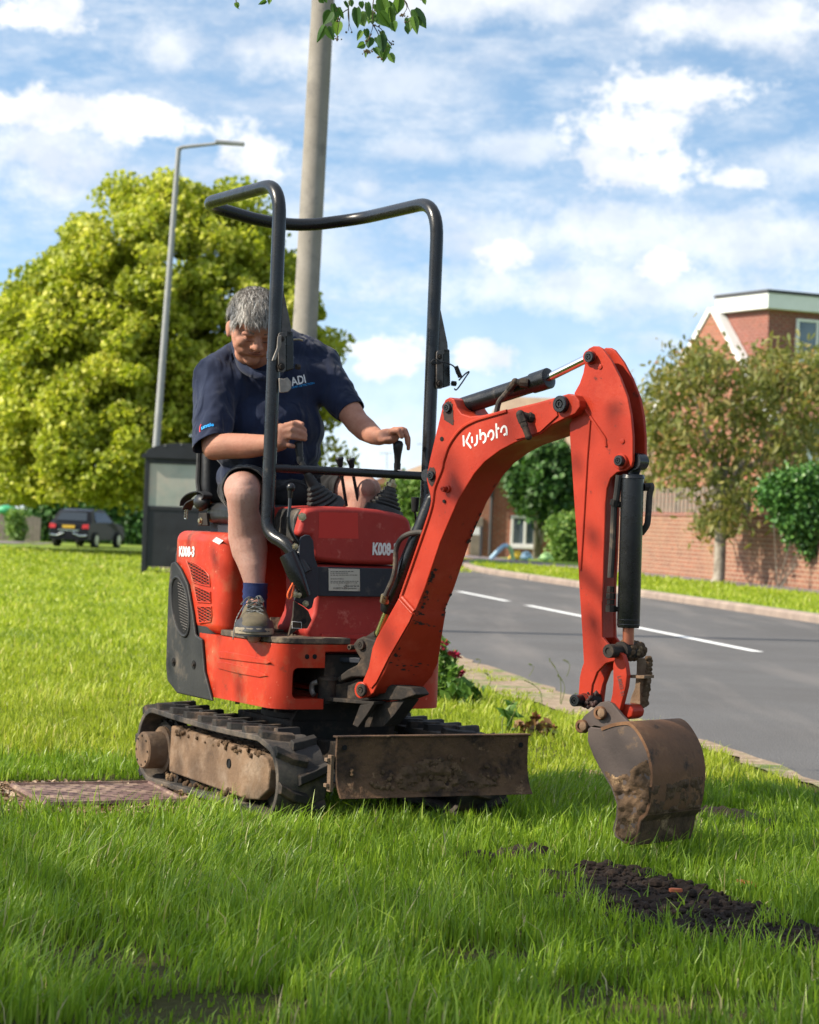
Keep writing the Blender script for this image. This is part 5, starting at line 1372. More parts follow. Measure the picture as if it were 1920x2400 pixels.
# levers and boots
def boot(k, base, top, rb, rt, yl, n=6):
    a, b = Yp(k, *base, yl), Yp(k, *top, yl); L = (b - a).length; pr = []
    for i in range(n):
        t = i / n; t2 = (i + .55) / n; r = rb + (rt - rb) * (t ** .8); r2 = rb + (rt - rb) * (t2 ** .8)
        pr += [(L * t, r * 1.03), (L * (t + .35 / n), r * .99), (L * t2, r2 * .86)]
    pr += [(L, rt * .9)]
    m = MB().lathe(a - (b - a).normalized() * .02, b - a, [(0, rb * 1.06)] + [(t + .02, r) for t, r in pr], 24)
    return m.build('lever_boot', 'plastic', MX, smooth=60), b
bt1, t1 = boot('c1', (885, 1480), (818, 1345), .068, .020, -.18)
bt2, t2 = boot('c1', (1256, 1500), (1297, 1358), .067, .017, -.18)
LV1 = Yp('c1', 727, 1062, -.150); m1 = Yp('c1', 742, 1200, -.165)
MB().tube([t1, Yp('c1', 790, 1290, -.185), m1], [.019, .014, .010], 12).build('joystick_shaft', 'plastic', bt1)
MB().lathe(m1, LV1 - m1, [(-.012, .009), (0, .0125), (.012, .0125), (.0121, .0105), (.02, .012), (.035, .013), (.055, .0155), (.064, .014), (.068, .008)], 16).build('joystick_grip', 'vinyl', bt1, smooth=60)
m2 = Yp('c1', 1337, 1225, -.19); LV2 = Yp('c1', 1343, 1042, -.20)
MB()._lathe(t2 - (t2 - Yp('c1', 1256, 1500, -.18)).normalized() * .005, (m2 - t2), [(0, .014), (.004, .019), (.016, .019), (.018, .012), (.03, .010)], 16).build('clamp', 'zinc', bt2)
MB().tube([t2, m2], .0065, 10).build('joystick_shaft', 'black_steel', bt2)
MB().lathe(m2 - (LV2 - m2).normalized() * .018, LV2 - m2, [(0, .0115), (.022, .0125), (.0221, .0105), (.05, .0125), (.072, .0165), (.088, .0185), (.098, .015), (.102, .006)], 16).build('joystick_grip', 'vinyl', bt2, smooth=60)
for kx, (kn, ft) in enumerate((((985, 1190), (1025, 1480)), ((1055, 1196), (1102, 1480)))):
    a, b = Yp('c1', *ft, -.10), Yp('c1', kn[0] + 3, kn[1] + 45, -.115)
    lv = MB().tube([a, b], .0058, 10).build('travel_lever', 'black_steel', MX)
    tp_ = Yp('c1', *kn, -.115); d = Yp('c1', kn[0] - 8, kn[1] - 32, -.115) - b
    MB()._lathe(b, d, [(-.004, .006), (0, .009), (.014, .0115), (.026, .0155), (.031, .0135), (.0312, .009)], 16).build('lever_knob', 'vinyl', lv)
a, b = Yp('d5', 650, 850, -.14), Yp('d5', 636, 762, -.14)
lv = MB().tube([a - V((0, 0, .05)), a, b], .0045, 8).build('blade_lever', 'black_steel', MX)
MB()._lathe(b, V((0, 0, 1)), [(-.002, .006), (0, .0115), (.03, .0145), (.05, .0155), (.0505, .011)], 16).build('lever_knob', 'vinyl', lv)

# seat
seat = MB(); 
st_ = plan_slab(MB(), -.285, .165, -.02, .42, .955, 1.03, .06, 5).build('seat', 'vinyl', MX, bevel=.028, seg=4)
bkp = fillet_closed([(-.285, 1.02), (.165, 1.02), (.155, 1.27), (-.275, 1.27)], .07, 5)
MB().prism([V((x, .40 + (z - 1.02) * .18, z)) for x, z in bkp], (0, .07, 0)).build('backrest', 'vinyl', st_, bevel=.025, seg=4)
MB().tube([V((-.29, .42, 1.0))] + [V((-.288, .46, 1.1)), V((-.282, .475, 1.23))], .010, 8).build('piping', 'plastic', st_)
MB().bb(-.26, .14, .02, .40, .92, .957).build('seat_frame', 'dark_plate', st_, bevel=.004)
for x in (-.25, .10): MB().bb(x, x + .03, .05, .38, .885, .925).build('seat_rail', 'cast', st_)
by = .22
def bl(x, y, yl=None): return X('c1', x, y, -.30)
bt = MB(); sp_ = spline([bl(30, 1478), bl(40, 1440), bl(80, 1405), bl(140, 1392), bl(175, 1415), bl(150, 1450), bl(115, 1440), bl(70, 1460), bl(45, 1500)], 5)
for i in range(len(sp_) - 1):
    bt.box((sp_[i] + sp_[i + 1]) / 2, (.036, (sp_[i + 1] - sp_[i]).length * 1.25, .004), (sp_[i + 1] - sp_[i]).to_track_quat('Y', 'Z').to_matrix())
belt = bt.build('seat_belt', 'strap', MX)
MB().ball(bl(140, 1455), (.028, .045, .030), 14, 9).build('belt_retractor', 'vinyl', belt)
tg = [bl(38, 1500), bl(50, 1502), bl(46, 1558), bl(34, 1556)]
MB().tube(tg + [tg[0]], .0028, 6).build('belt_tongue', 'rod', belt)
MB().prism([bl(118, 1520), bl(165, 1520), bl(172, 1600), bl(112, 1600)], (.012, 0, 0)).build('belt_anchor', 'cast', belt, bevel=.003)
MB().bolt(bl(135, 1570) , (-1, 0, 0), .009).build('bolt', 'zinc', belt)

# ---- undercarriage
uc = MB(); uc.bb(-.20, .20, -.20, .24, .19, .30); uc._lathe((0, 0, .295), (0, 0, 1), [(0, .20), (.025, .20), (.026, .17), (.06, .17), (.061, .001)], 36)
uc.bb(-.32, .32, -.09, .13, .12, .2)
ucf = uc.build('undercarriage', 'cast', MX, bevel=.006)
MB().prism([V((x, -.2, z)) for x, z in ((-.2, .3), (.1, .3), (.06, .36), (-.16, .36))], (0, .02, 0)).build('bracket', 'cast', ucf)
for x in (-.13, .13): MB().prism([V((x - .02, y, z)) for y, z in ((-.20, .24), (-.82, .27), (-.82, .17), (-.20, .15))], (.04, 0, 0)).build('blade_arm', 'cast', ucf, bevel=.004)
wlt = Yp('c2', 680, 1430, .3)
TZ, TR, YR, YF = .142, .127, .46, -.475
TX0, TXW = -.432, .175
def track(x0, sgn):
    outer = []
    # loop in (y, z): rear sprocket is a little taller, the top run falls towards the front idler
    loop = [(YR + .135 * math.cos(R(a)), TZ + .01 + .135 * math.sin(R(a))) for a in range(-90, 91, 15)] + \
           [(YR - (YR - YF) * t, TZ + .145 - .012 * t - .008 * math.sin(math.pi * t)) for t in (.12, .24, .36, .48, .6, .72, .84, .94)] + \
           [(YF - .112 * math.sin(R(a)), TZ - .012 + .128 * math.cos(R(a))) for a in range(10, 171, 16)] + \
           [(YF + (YR - YF) * t, .016) for t in (.1, .25, .4, .55, .7, .85, .95)]
    n = len(loop); w = TXW; th = .020
    def nrm(i):
        a, b = loop[(i - 1) % n], loop[(i + 1) % n]; dy, dz = b[0] - a[0], b[1] - a[1]; L = math.hypot(dy, dz); return dz / L, -dy / L
    v = []
    for i in range(n):
        ny, nz = nrm(i); y, z = loop[i]
        v += [(x0, y, z), (x0 + w, y, z), (x0 + w, y - ny * th, z - nz * th), (x0, y - ny * th, z - nz * th)]
    f = []
    for i in range(n):
        j = (i + 1) % n
        for k in range(4): f.append((i * 4 + k, i * 4 + (k + 1) % 4, j * 4 + (k + 1) % 4, j * 4 + k))
    b = MB().add(v, f)
    belt_ = b.build('track', 'rubber', MX, bevel=.004)
    # lugs around the loop, alternating half chevrons
    P = [V((0, y, z)) for y, z in loop]; seg = [(P[(i + 1) % n] - P[i]).length for i in range(n)]; tot = sum(seg)
    NL = 44; lug = MB(); inn_ = MB()
    for q in range(NL):
        s = tot * q / NL; i = 0
        while s > seg[i]: s -= seg[i]; i += 1
        p = P[i].lerp(P[(i + 1) % n], s / seg[i]); t = (P[(i + 1) % n] - P[i]).normalized(); nn_ = V((0, t.z, -t.y))
        if nn_.dot(p - V((0, (YR + YF) / 2, TZ))) < 0: nn_ = -nn_
        half = q % 2
        xa, xb = (x0 + .002, x0 + w * .60) if half == 0 else (x0 + w * .40, x0 + w - .002)
        sk = .022 if half == 0 else -.022
        h = .022
        def pt(x, dt, hh): return V((x, 0, 0)) + p + t * dt + nn_ * hh
        for xx0, xx1, d0, d1 in ((xa, (xa + xb) / 2, -abs(sk) if half == 0 else .0 + .018, 0 + .006 if half == 0 else 0), ((xa + xb) / 2, xb, .006 if half == 0 else 0, .018 if half == 0 else -abs(sk))):
            wb_, wt = .021, .013
            lug.add([pt(xx0, d0 - wb_, -.003), pt(xx0, d0 + wb_, -.003), pt(xx1, d1 + wb_, -.003), pt(xx1, d1 - wb_, -.003),
                     pt(xx0, d0 - wt, h), pt(xx0, d0 + wt, h), pt(xx1, d1 + wt, h), pt(xx1, d1 - wt, h)],
                    [(0, 3, 2, 1), (4, 5, 6, 7), (0, 1, 5, 4), (1, 2, 6, 5), (2, 3, 7, 6), (3, 0, 4, 7)])
        inn_.box(p + V((x0 + w / 2, 0, 0)) - nn_ * .028, (.035, .03, .022), Matrix((V((1, 0, 0)), t, nn_)).transposed())
    lug.build('tread_lugs', 'rubber_clean', belt_, bevel=.003)
    inn_.build('inner_lugs', 'cast', belt_)
    # frame cover, hub, wheels
    xo = x0 if sgn < 0 else x0 + w; sd = -1 if sgn < 0 else 1
    xin = xo - sd * .02
    cvr = [(.335, .235), (.34, .07), (-.30, .050), (-.40, .060), (-.47, .10), (-.478, .165), (-.45, .20), (-.36, .214)]
    fr_ = MB().prism([V((xin, y, z)) for y, z in cvr], (-sd * .12, 0, 0)).build('track_frame', 'mud_steel', belt_, bevel=.008, seg=3)
    MB()._lathe(V((xin - sd * .05, YR + .0, .135)), (sd, 0, 0), [(0, .082), (.03, .084), (.031, .066), (.098, .066), (.104, .061), (.105, .0001)], 32).build('drive_hub', 'mud_steel', belt_)
    hbb = MB()
    for a in range(0, 360, 45): hbb._lathe(V((xin + sd * .054, YR + .052 * math.cos(R(a)), .135 + .052 * math.sin(R(a)))), (sd, 0, 0), [(0, .004), (.003, .004), (.0031, .0001)], 6)
    hbb.build('hub_bolts', 'cast', belt_)
    sp2 = MB()
    sp2._lathe(V((x0 + w * .3, YR, .142)), (1, 0, 0), [(0, .095), (w * .4, .095), (w * .4 + .001, .001)], 24)
    for a in range(0, 360, 30): sp2.box(V((x0 + w / 2, YR + .10 * math.cos(R(a)), .142 + .10 * math.sin(R(a)))), (.03, .022, .03), Matrix.Rotation(R(a), 3, 'X'))
    sp2.build('sprocket', 'cast', belt_)
    MB()._lathe(V((x0 + w * .3, YF, .13)), (1, 0, 0), [(0, .098), (w * .4, .098), (w * .4 + .001, .001)], 28).build('idler', 'cast', belt_)
    for y in (-.25, -.05, .15, .32): MB()._lathe(V((x0 + w * .2, y, .062)), (1, 0, 0), [(0, .034), (w * .6, .034), (w * .6 + .001, .001)], 18).build('roller', 'cast', belt_)
    # hole and clods
    if sgn < 0:
        MB()._lathe(X('c3', 383, 333, xin - .0), (-1, 0, 0), [(.0, .016), (.0035, .016), (.0036, .013), (.001, .012), (.001, .0001)], 20).build('grease_port', 'black_void', fr_)
    cl_ = MB(); r_ = random.Random(int(x0 * 100))
    for i in range(190):
        y = r_.uniform(-.40, .33); z = .222 - (.33 - y) * .022 + r_.uniform(-.012, .012)
        cl_.ball((xin - sd * r_.uniform(-.004, .05), y, z), (r_.uniform(.005, .014), r_.uniform(.006, .016), r_.uniform(.004, .010)), 7, 5, Matrix.Rotation(r_.uniform(0, 3), 3, 'Z'))
    for i in range(60):
        y = r_.uniform(-.3, .4); cl_.ball((xin - sd * r_.uniform(0, .05), y, r_.uniform(.035, .07)), r_.uniform(.006, .014), 7, 5)
    tag(cl_.build('mud_clods', 'bucket_mud', fr_), kind='stuff')
    return belt_
track(-.432, -1); track(.432 - TXW, 1)

# dozer blade
BT = [(-.832, .306), (-.829, .26), (-.833, .20), (-.848, .15), (-.872, .118)]
hw_ = .352
bv_, bf_ = [], []
prf = spline([V((0, y, z)) for y, z in BT], 5); npf = len(prf)
bd_ = MB()
fr_pts = [V((-hw_, p.y, p.z)) for p in prf] + [V((-hw_, p.y + .012, p.z)) for p in prf[::-1]]
bd_.prism(fr_pts, (2 * hw_, 0, 0))
blade = bd_.build('dozer_blade', 'blade_mud', MX, bevel=.002)
MB().prism([V((-hw_ - .004, y, z)) for y, z in ((-.838, .311), (-.806, .311), (-.806, .305), (-.838, .305))], (2 * hw_ + .008, 0, 0)).build('top_edge', 'blade_mud', blade, bevel=.002)
for x in (-hw_ + .026, hw_ - .030):
    MB()._lathe(V((x, -.832, .275)), (0, -1, 0), [(0, .0085), (.0022, .0085), (.0023, .0001)], 14).build('pin_hole', 'black_void', blade)
for z in (.235, .155): MB().bb(-hw_ - .028, -hw_ + .01, -.82, -.80, z - .006, z + .006).build('hinge_tab', 'mud_steel', blade, bevel=.002)
MB().bb(-hw_ - .016, -hw_ - .004, -.824, -.80, .135, .25).build('hinge_plate', 'mud_steel', blade, bevel=.002)
def bat(x, z):
    """point of the blade's front face"""
    y = None
    for a, b in zip(prf, prf[1:]):
        if b.z <= z <= a.z: t = (a.z - z) / (a.z - b.z + 1e-9); y = a.y + (b.y - a.y) * t
    return V((x, (y if y is not None else -.83) - .0008, z))
mud_patch('', [(-.17, .155), (-.12, .215), (-.02, .240), (.08, .225), (.12, .19), (.20, .175), (.24, .145), (.1, .128), (-.1, .130)], 0, .014, 'bucket_mud', blade, 4, N=70, nrm=V((0, -1, .1)), at=bat)
mud_patch('', [(-.34, .13), (-.30, .20), (-.18, .19), (.0, .16), (.2, .20), (.34, .18), (.34, .125), (-.1, .122)], 0, .004, 'blade_mud', blade, 14, N=90, nrm=V((0, -1, .1)), at=bat)

cb_ = MB(); r_ = random.Random(77)
for i in range(150):
    x = r_.gauss(.0, .13); z = .165 + abs(r_.gauss(0, .028)) - .02 + .02 * (abs(x) < .08); x = max(-.3, min(.32, x)); p = bat(x, max(.125, min(.24, z))); q = r_.uniform(.003, .010)
    cb_.ball(p - V((0, q * .3, 0)), (q * r_.uniform(.8, 1.4), q, q * r_.uniform(.7, 1.1)), 7, 5, Matrix.Rotation(r_.uniform(0, 3), 3, 'Y'))
tag(cb_.build('soil_clods', 'bucket_mud', blade, smooth=None), kind='stuff')
# ================================================================== DRIVER
MI = MW.inverted()
def J(k, x, y, Y): return MI @ W(*c(k, x, y), Y)
def skin_material():
    m = bpy.data.materials.new('skin'); m.use_nodes = True
    t = NT(m.node_tree); co = t.n('ShaderNodeTexCoord').outputs['Object']
    z = t.n('ShaderNodeSeparateXYZ', {0: co}).outputs[2]
    leg = t.mix(t.ramp(t.noise(co, 9, 5), [(.3, 0), (.7, 1)]), (.40, .235, .185), (.33, .165, .125))
    armc = t.mix(t.ramp(t.noise(co, 16, 5), [(.3, 0), (.7, 1)]), (.39, .19, .125), (.30, .13, .085))
    up = t.n('ShaderNodeMapRange', {0: z, 1: 1.12, 2: 1.15, 3: 0.0, 4: 1.0}).outputs[0]
    col = t.mix(up, leg, armc)
    col = t.mix(t.ramp(t.noise(co, 120, 3), [(.5, 0), (.75, .4)]), col, (.25, .09, .06))
    bp = t.n('ShaderNodeBump', {'Height': t.noise(co, 150, 4), 'Strength': .6, 'Distance': .0015})
    p = t.n('ShaderNodeBsdfPrincipled', {'Base Color': col, 'Roughness': .66, 'Specular IOR Level': .3, 'Normal': bp.outputs[0], 'Subsurface Weight': .12, 'Subsurface Radius': (.012, .004, .002), 'Subsurface Scale': 1.0})
    t.n('ShaderNodeOutputMaterial', {0: p.outputs[0]}); MATS['skin'] = m
skin_material()
def cloth(name, c1, c2, wr=.010, sc=(7, 7, 3)):
    m = bpy.data.materials.new(name); m.use_nodes = True
    t = NT(m.node_tree); co = t.n('ShaderNodeTexCoord').outputs['Object']
    st = t.n('ShaderNodeVectorMath', {0: co, 1: sc}, operation='MULTIPLY').outputs[0]
    h = t.noise(st, 1.6, 2, .4, dist=1.4); h2 = t.noise(co, 420, 2)
    f = t.math('ADD', t.math('MULTIPLY', t.ramp(h, [(.35, 0), (.65, 1)], 'EASE'), wr), t.math('MULTIPLY', h2, .0006))
    bp = t.n('ShaderNodeBump', {'Height': f, 'Strength': .9, 'Distance': 1.0})
    col = t.mix(t.ramp(t.noise(co, 11, 5), [(.35, 0), (.7, 1)]), c1, c2)
    p = t.n('ShaderNodeBsdfPrincipled', {'Base Color': col, 'Roughness': .88, 'Sheen Weight': .12, 'Sheen Roughness': .5, 'Specular IOR Level': .25, 'Normal': bp.outputs[0]})
    t.n('ShaderNodeOutputMaterial', {0: p.outputs[0]}); MATS[name] = m
cloth('navy', (.0055, .010, .030), (.010, .017, .044), .009, (6, 6, 2.2))
cloth('shorts_black', (.006, .006, .007), (.011, .011, .012), .010)
mat('sock', (.012, .022, .075), (.02, .03, .10), 30, .9, .0015, 200)
mat('shoe_tan', (.12, .10, .062), (.075, .062, .042), 18, .85, .0015, 220, dirt=[((.06, .05, .04), 22, .55, .7)])
mat('shoe_dark', (.02, .022, .028), (.03, .03, .034), 18, .6, .0008, 120); mat('sole', (.30, .25, .18), (.2, .165, .12), 22, .8, .001, 80)
mat('lace', (.018, .018, .02), (.28, .28, .26), 160, .7)
mat('hair_base', (.075, .063, .055), (.04, .034, .03), 60, .85)
leaf_mat('hair_strand', [(0, (.06, .048, .040)), (.35, (.17, .15, .13)), (.7, (.33, .305, .28)), (1, (.56, .54, .51))], rough=.45, tr=.12)
mat('lip', (.30, .12, .085), None, 20, .5); mat('eye_dark', (.10, .045, .032), None, 9, .5); mat('brow_hair', (.20, .155, .12), (.12, .09, .07), 90, .8)
mat('print_blue', (.02, .30, .72), None, 3, .7); mat('print_red', (.60, .05, .06), None, 3, .7); mat('print_white', (.66, .68, .70), None, 3, .7)

PE = empty('person', 'grey haired man in navy polo shirt and black shorts seated at the digger controls', 'person', mw=MW)
def remesh(o, vox, sm=6, disp=None):
    a = o.modifiers.new('r', 'REMESH'); a.mode = 'VOXEL'; a.voxel_size = vox; a.use_smooth_shade = True
    s = o.modifiers.new('s', 'SMOOTH'); s.factor = .5; s.iterations = sm
    if disp:
        tx = bpy.data.textures.new('t', 'CLOUDS'); tx.noise_scale = disp[1]; tx.noise_depth = 2
        d = o.modifiers.new('d', 'DISPLACE'); d.texture = tx; d.strength = disp[0]; d.mid_level = .5; d.texture_coords = 'LOCAL'
    dg = bpy.context.evaluated_depsgraph_get(); dg.update()
    me = bpy.data.meshes.new_from_object(o.evaluated_get(dg)); o.modifiers.clear(); o.data = me
    me.polygons.foreach_set('use_smooth', [True] * len(me.polygons)); return o
def chain(mb, pts, n=16):
    for (p, r), (q, r2) in zip(pts, pts[1:]): mb.cone2(p, r, q, r2, n)

# head axes (in machine coordinates)
R3 = MI.to_3x3()
hf = (R3 @ V((.24, -.80, -.50))).normalized(); hu0 = R3 @ V((.03, 0, 1)); hr = hf.cross(hu0).normalized(); hu = hr.cross(hf).normalized()
HO = J('c1', 452, 378, 8.34); HS = 1.05
def hp(r, f, u): return HO + (hr * r + hf * f + hu * u) * HS
HROT = Matrix((hr, hf, hu)).transposed()
skb = MB()
def he(r, f, u, rad, n=18): skb.ball(hp(r, f, u), tuple(a * HS for a in rad), n, 12, HROT)
he(0, -.008, .030, (.077, .094, .090)); he(0, .028, -.026, (.066, .066, .076)); he(0, .030, -.070, (.052, .052, .038)); he(0, .062, -.088, (.028, .026, .024)); he(0, .012, -.098, (.047, .048, .034))
for s in (-1, 1):
    he(s * .042, .066, -.024, (.023, .022, .020)); he(s * .030, .087, .014, (.029, .014, .009)); he(s * .076, -.004, -.020, (.009, .018, .031)); he(s * .082, -.012, -.014, (.006, .012, .022))
    he(s * .0145, .102, -.029, (.010, .010, .009)); he(s * .036, .060, -.056, (.022, .020, .024)); he(s * .031, .0785, -.008, (.015, .009, .009)); he(s * .022, .080, -.056, (.012, .012, .013)); he(s * .044, .050, -.046, (.024, .024, .026)); he(s * .030, .072, -.048, (.018, .016, .020)); he(s * .052, .030, -.030, (.020, .030, .030))
skb.cone2(hp(0, .088, .008), .0115 * HS, hp(0, .110, -.025), .0145 * HS, 14); he(0, .085, -.045, (.023, .012, .010)); he(0, .083, -.061, (.021, .012, .007))
he(0, .084, .036, (.05, .016, .03))
NB = J('c1', 500, 590, 8.50)
skb.cone2(hp(0, -.015, -.06), .060, NB, .068, 18); skb.cone2(hp(0, .01, -.085), .046, NB, .060, 16)
SR, SL = J('c1', 215, 690, 8.44), J('c1', 850, 618, 8.62)
CH, BE = J('c1', 555, 760, 8.56), J('c1', 548, 1010, 8.53)
PV = V((-.08, .29, 1.075))
TR_ = R3 @ Matrix.Rotation(R(20), 3, 'Z')
def el(mb, p, rad, rot=TR_, n=24): mb.ball(p, rad, n, 16, rot)
for mb, g in ((skb, -.022),):
    el(mb, CH, (.19 + g, .135 + g, .16 + g)); el(mb, BE, (.19 + g, .14 + g, .16 + g)); el(mb, PV, (.18 + g, .15 + g, .10 + g))
    chain(mb, [(SR, .045), (NB - V((0, 0, .035)), .05), (SL, .045)])
# arms
ER, WR_ = J('c1', 215, 1122, 8.27), J('c1', 622, 1090, 8.14)
chain(skb, [(SR, .052), (J('c1', 205, 900, 8.36), .050), (ER, .044), (J('c1', 300, 1112, 8.24), .0455), (J('c1', 420, 1112, 8.20), .043), (J('c1', 540, 1105, 8.165), .035), (WR_, .029)])
EL, WL = J('c1', 1092, 968, 8.46), J('c1', 1222, 1062, 8.30)
chain(skb, [(SL, .055), (J('c1', 960, 780, 8.55), .052), (EL, .043), (J('c1', 1140, 1010, 8.40), .0425), (J('c1', 1190, 1045, 8.34), .034), (WL, .027)])
# right hand round the left-hand joystick
YH = 8.135
def dd(x, y, Y): return J('d1', x, y, Y)
skb.ball(dd(1175, 850, 8.15), (.030, .022, .038), 16, 10, R3); skb.cone2(WR_, .029, dd(1190, 840, 8.15), .030); skb.cone2(dd(1170, 900, 8.15), .026, dd(1215, 960, 8.14), .016)
for pts, rr_ in ((((1215, 755, 8.135), (1330, 712, 8.115), (1432, 752, 8.125), (1478, 800, 8.15)), .0114), (((1215, 820, 8.13), (1325, 795, 8.11), (1430, 832, 8.12), (1484, 862, 8.145)), .0118),
                 (((1215, 880, 8.13), (1325, 882, 8.11), (1425, 900, 8.12), (1482, 914, 8.142)), .0112), (((1205, 965, 8.135), (1285, 995, 8.12), (1345, 1003, 8.135)), .0098), (((1230, 740, 8.18), (1380, 700, 8.20), (1448, 722, 8.185)), .0105)):
    q = [dd(*p) for p in pts]; chain(skb, [(p, rr_ * (1 - .07 * i)) for i, p in enumerate(q)], 12)
# left hand resting on the right-hand joystick
def cc_(x, y, Y): return J('c1', x, y + 10, Y)
skb.ball(cc_(1278, 1044, 8.275), (.042, .028, .028), 16, 10, R3 @ Matrix.Rotation(R(0), 3, 'Y')); skb.cone2(WL, .027, cc_(1275, 1040, 8.275), .027); skb.cone2(cc_(1275, 1035, 8.275), .024, cc_(1330, 1025, 8.275), .019)
for pts, rr_ in ((((1300, 1012, 8.245), (1345, 1005, 8.235), (1364, 1045, 8.24)), .0112), (((1310, 1005, 8.265), (1368, 998, 8.26), (1392, 1040, 8.262), (1398, 1088, 8.27)), .0108),
                 (((1315, 1000, 8.285), (1385, 1002, 8.29), (1406, 1058, 8.295), (1404, 1120, 8.30)), .0100), (((1315, 1000, 8.30), (1375, 1000, 8.315), (1392, 1030, 8.325)), .0088),
                 (((1235, 1065, 8.26), (1262, 1062, 8.235), (1292, 1058, 8.232)), .0118)):
    q = [cc_(*p) for p in pts]; chain(skb, [(p, rr_ * (1 - .07 * i)) for i, p in enumerate(q)], 12)
# legs
HRp, HLp = V((-.17, .27, 1.075)), V((.01, .27, 1.075))
KR = J('c2', 505, 165, 8.14)
chain(skb, [(HRp, .082), (HRp.lerp(KR, .5), .074), (KR + V((0, .02, .004)), .060), (J('c2', 503, 190, 8.125), .058), (J('c2', 505, 290, 8.14), .053), (J('c2', 525, 420, 8.175), .066), (J('c2', 540, 500, 8.17), .063), (J('c2', 556, 590, 8.15), .049), (J('c2', 566, 680, 8.135), .037), (J('c2', 570, 770, 8.13), .036)], 20)
skb.ball(J('c2', 503, 155, 8.115), .040, 16, 10)
KL = J('c1', 1140, 1395, 8.36)
ANL = V((.10, .0, .68))
chain(skb, [(HLp, .082), (HLp.lerp(KL, .5), .074), (KL, .059), (KL.lerp(ANL, .35), .058), (ANL, .037)], 18)
skb.ball(J('c1', 1150, 1370, 8.32), .034, 14, 10)
for an, toe in ((J('c2', 570, 770, 8.13), J('d6', 545, 1080, 8.00)), (ANL, ANL + V((.03, -.14, -.05)))): skb.cone2(an, .034, toe, .026, 12)
body = skb.build('body', 'skin', PE, smooth=180); remesh(body, .0046, 5)

def surf(r, f, u): return hp(r, f, u)
# face details
fb = MB()
for s in (-1, 1): fb.tube(spline([hp(s * .046, .080, -.0095), hp(s * .034, .0915, -.0095), hp(s * .020, .0905, -.0115)], 4), [.001, .0016, .002, .0022, .0022, .0022, .0018, .0014, .001][:9], 6)
fb.build('eyelid', 'eye_dark', body)
fb = MB()
for s in (-1, 1):
    rb_ = random.Random(3)
    for i in range(70):
        a = rb_.uniform(0, 1); p = hp(s * (.016 + .036 * a), .1005 - .022 * a * a - .002, .0205 + .004 * math.sin(a * 3) + rb_.uniform(-.003, .003)); fb.tube([p, p + hr * s * .007 * HS + hu * -.001 + hf * .001], [.0009, .0003], 3, caps=False)
fb.build('eyebrow', 'brow_hair', body, smooth=None)
fb = MB(); fb.tube(spline([hp(-.024, .088, -.0540), hp(-.010, .0960, -.0510), hp(0, .0970, -.0515), hp(.010, .0960, -.0510), hp(.024, .088, -.0540)], 4), [.0012] + [.0026] * 15 + [.0012], 8); fb.tube(spline([hp(-.019, .0905, -.0575), hp(0, .0955, -.0585), hp(.019, .0905, -.0575)], 6), [.0012] + [.0028] * 11 + [.0012], 8)
fb.build('lips', 'lip', body)
fb = MB(); fb.tube(spline([hp(-.026, .0880, -.0558), hp(-.010, .0978, -.0545), hp(.010, .0978, -.0545), hp(.026, .0880, -.0558)], 4), .0008, 6)
for s in (-1, 1): fb.ball(hp(s * .008, .1130, -.0375), (.0035, .0035, .002), 8, 6)
fb.build('mouth_line', 'eye_dark', body)
# hair
def hairline(d):
    r_, f_, u_ = d
    if f_ > .25: return u_ > .36 - .10 * abs(r_) - (.35 if abs(r_) > .82 else 0)
    if f_ > -.16: return u_ > .10 + .5 * max(0, f_ + .05)
    return u_ > -.62
hb = MB(); NVv, NU = 22, 36; vv = {}; F_ = []
SKR = (.0815, .0985, .0945)
def skp(d, k=1.0): return hp(d[0] * SKR[0] * k, -.008 + d[1] * SKR[1] * k, .030 + d[2] * SKR[2] * k)
verts_, idx_ = [], {}
for i in range(NVv + 1):
    for j in range(NU):
        th = math.pi * i / NVv; a = 2 * math.pi * j / NU; d = (math.sin(th) * math.cos(a), math.sin(th) * math.sin(a), math.cos(th))
        k = 1.02 + .035 * noise.noise(V(d) * 4) ; 
        if not hairline(d): k = .90
        idx_[i, j] = len(verts_); verts_.append(skp(d, k))
F_ = [(idx_[i, j], idx_[i + 1, j], idx_[i + 1, (j + 1) % NU], idx_[i, (j + 1) % NU]) for i in range(NVv) for j in range(NU)]
hair = MB().add(verts_, F_).build('hair', 'hair_base', body, smooth=180)
rh = np.random.default_rng(4); VS, RN = [], []
while len(VS) < 9000:
    d = rh.normal(size=3); d /= np.linalg.norm(d)
    if not hairline(d): continue
    p0 = skp(d, 1.02)
    n = (hr * d[0] + hf * d[1] + hu * d[2]).normalized()
    comb = hf * (.9 if d[2] > .3 else .15) - hu * (.35 if d[2] > .3 else 1.0) + hr * (.28 * d[0] + rh.normal() * .22)
    comb = (comb - n * comb.dot(n) * .9).normalized()
    L = rh.uniform(.016, .032) * (1.3 if d[1] > .45 else .8)
    lift = rh.uniform(.1, .75)
    p1 = p0 + (comb * .55 + n * lift * .6) * L; p2 = p1 + (comb * .6 - n * .05 + hu * rh.normal() * .12 + hr * rh.normal() * .15) * L
    sd = comb.cross(n).normalized() * rh.uniform(.0006, .0011)
    VS.append([p0 - sd, p0 + sd, p1 + sd, p1 - sd, p2 + sd * .2, p2 - sd * .2]); RN.append(float(np.clip(rh.normal(.5, .25) + (.18 if abs(d[0]) > .6 or d[2] < 0 else 0), 0, 1)))
VS = np.array([[tuple(v) for v in q] for q in VS])
link('strands', quad_mesh('strands', VS, 6, [(0, 1, 2, 3), (3, 2, 4, 5)], np.array(RN)), 'hair_strand', hair, None)

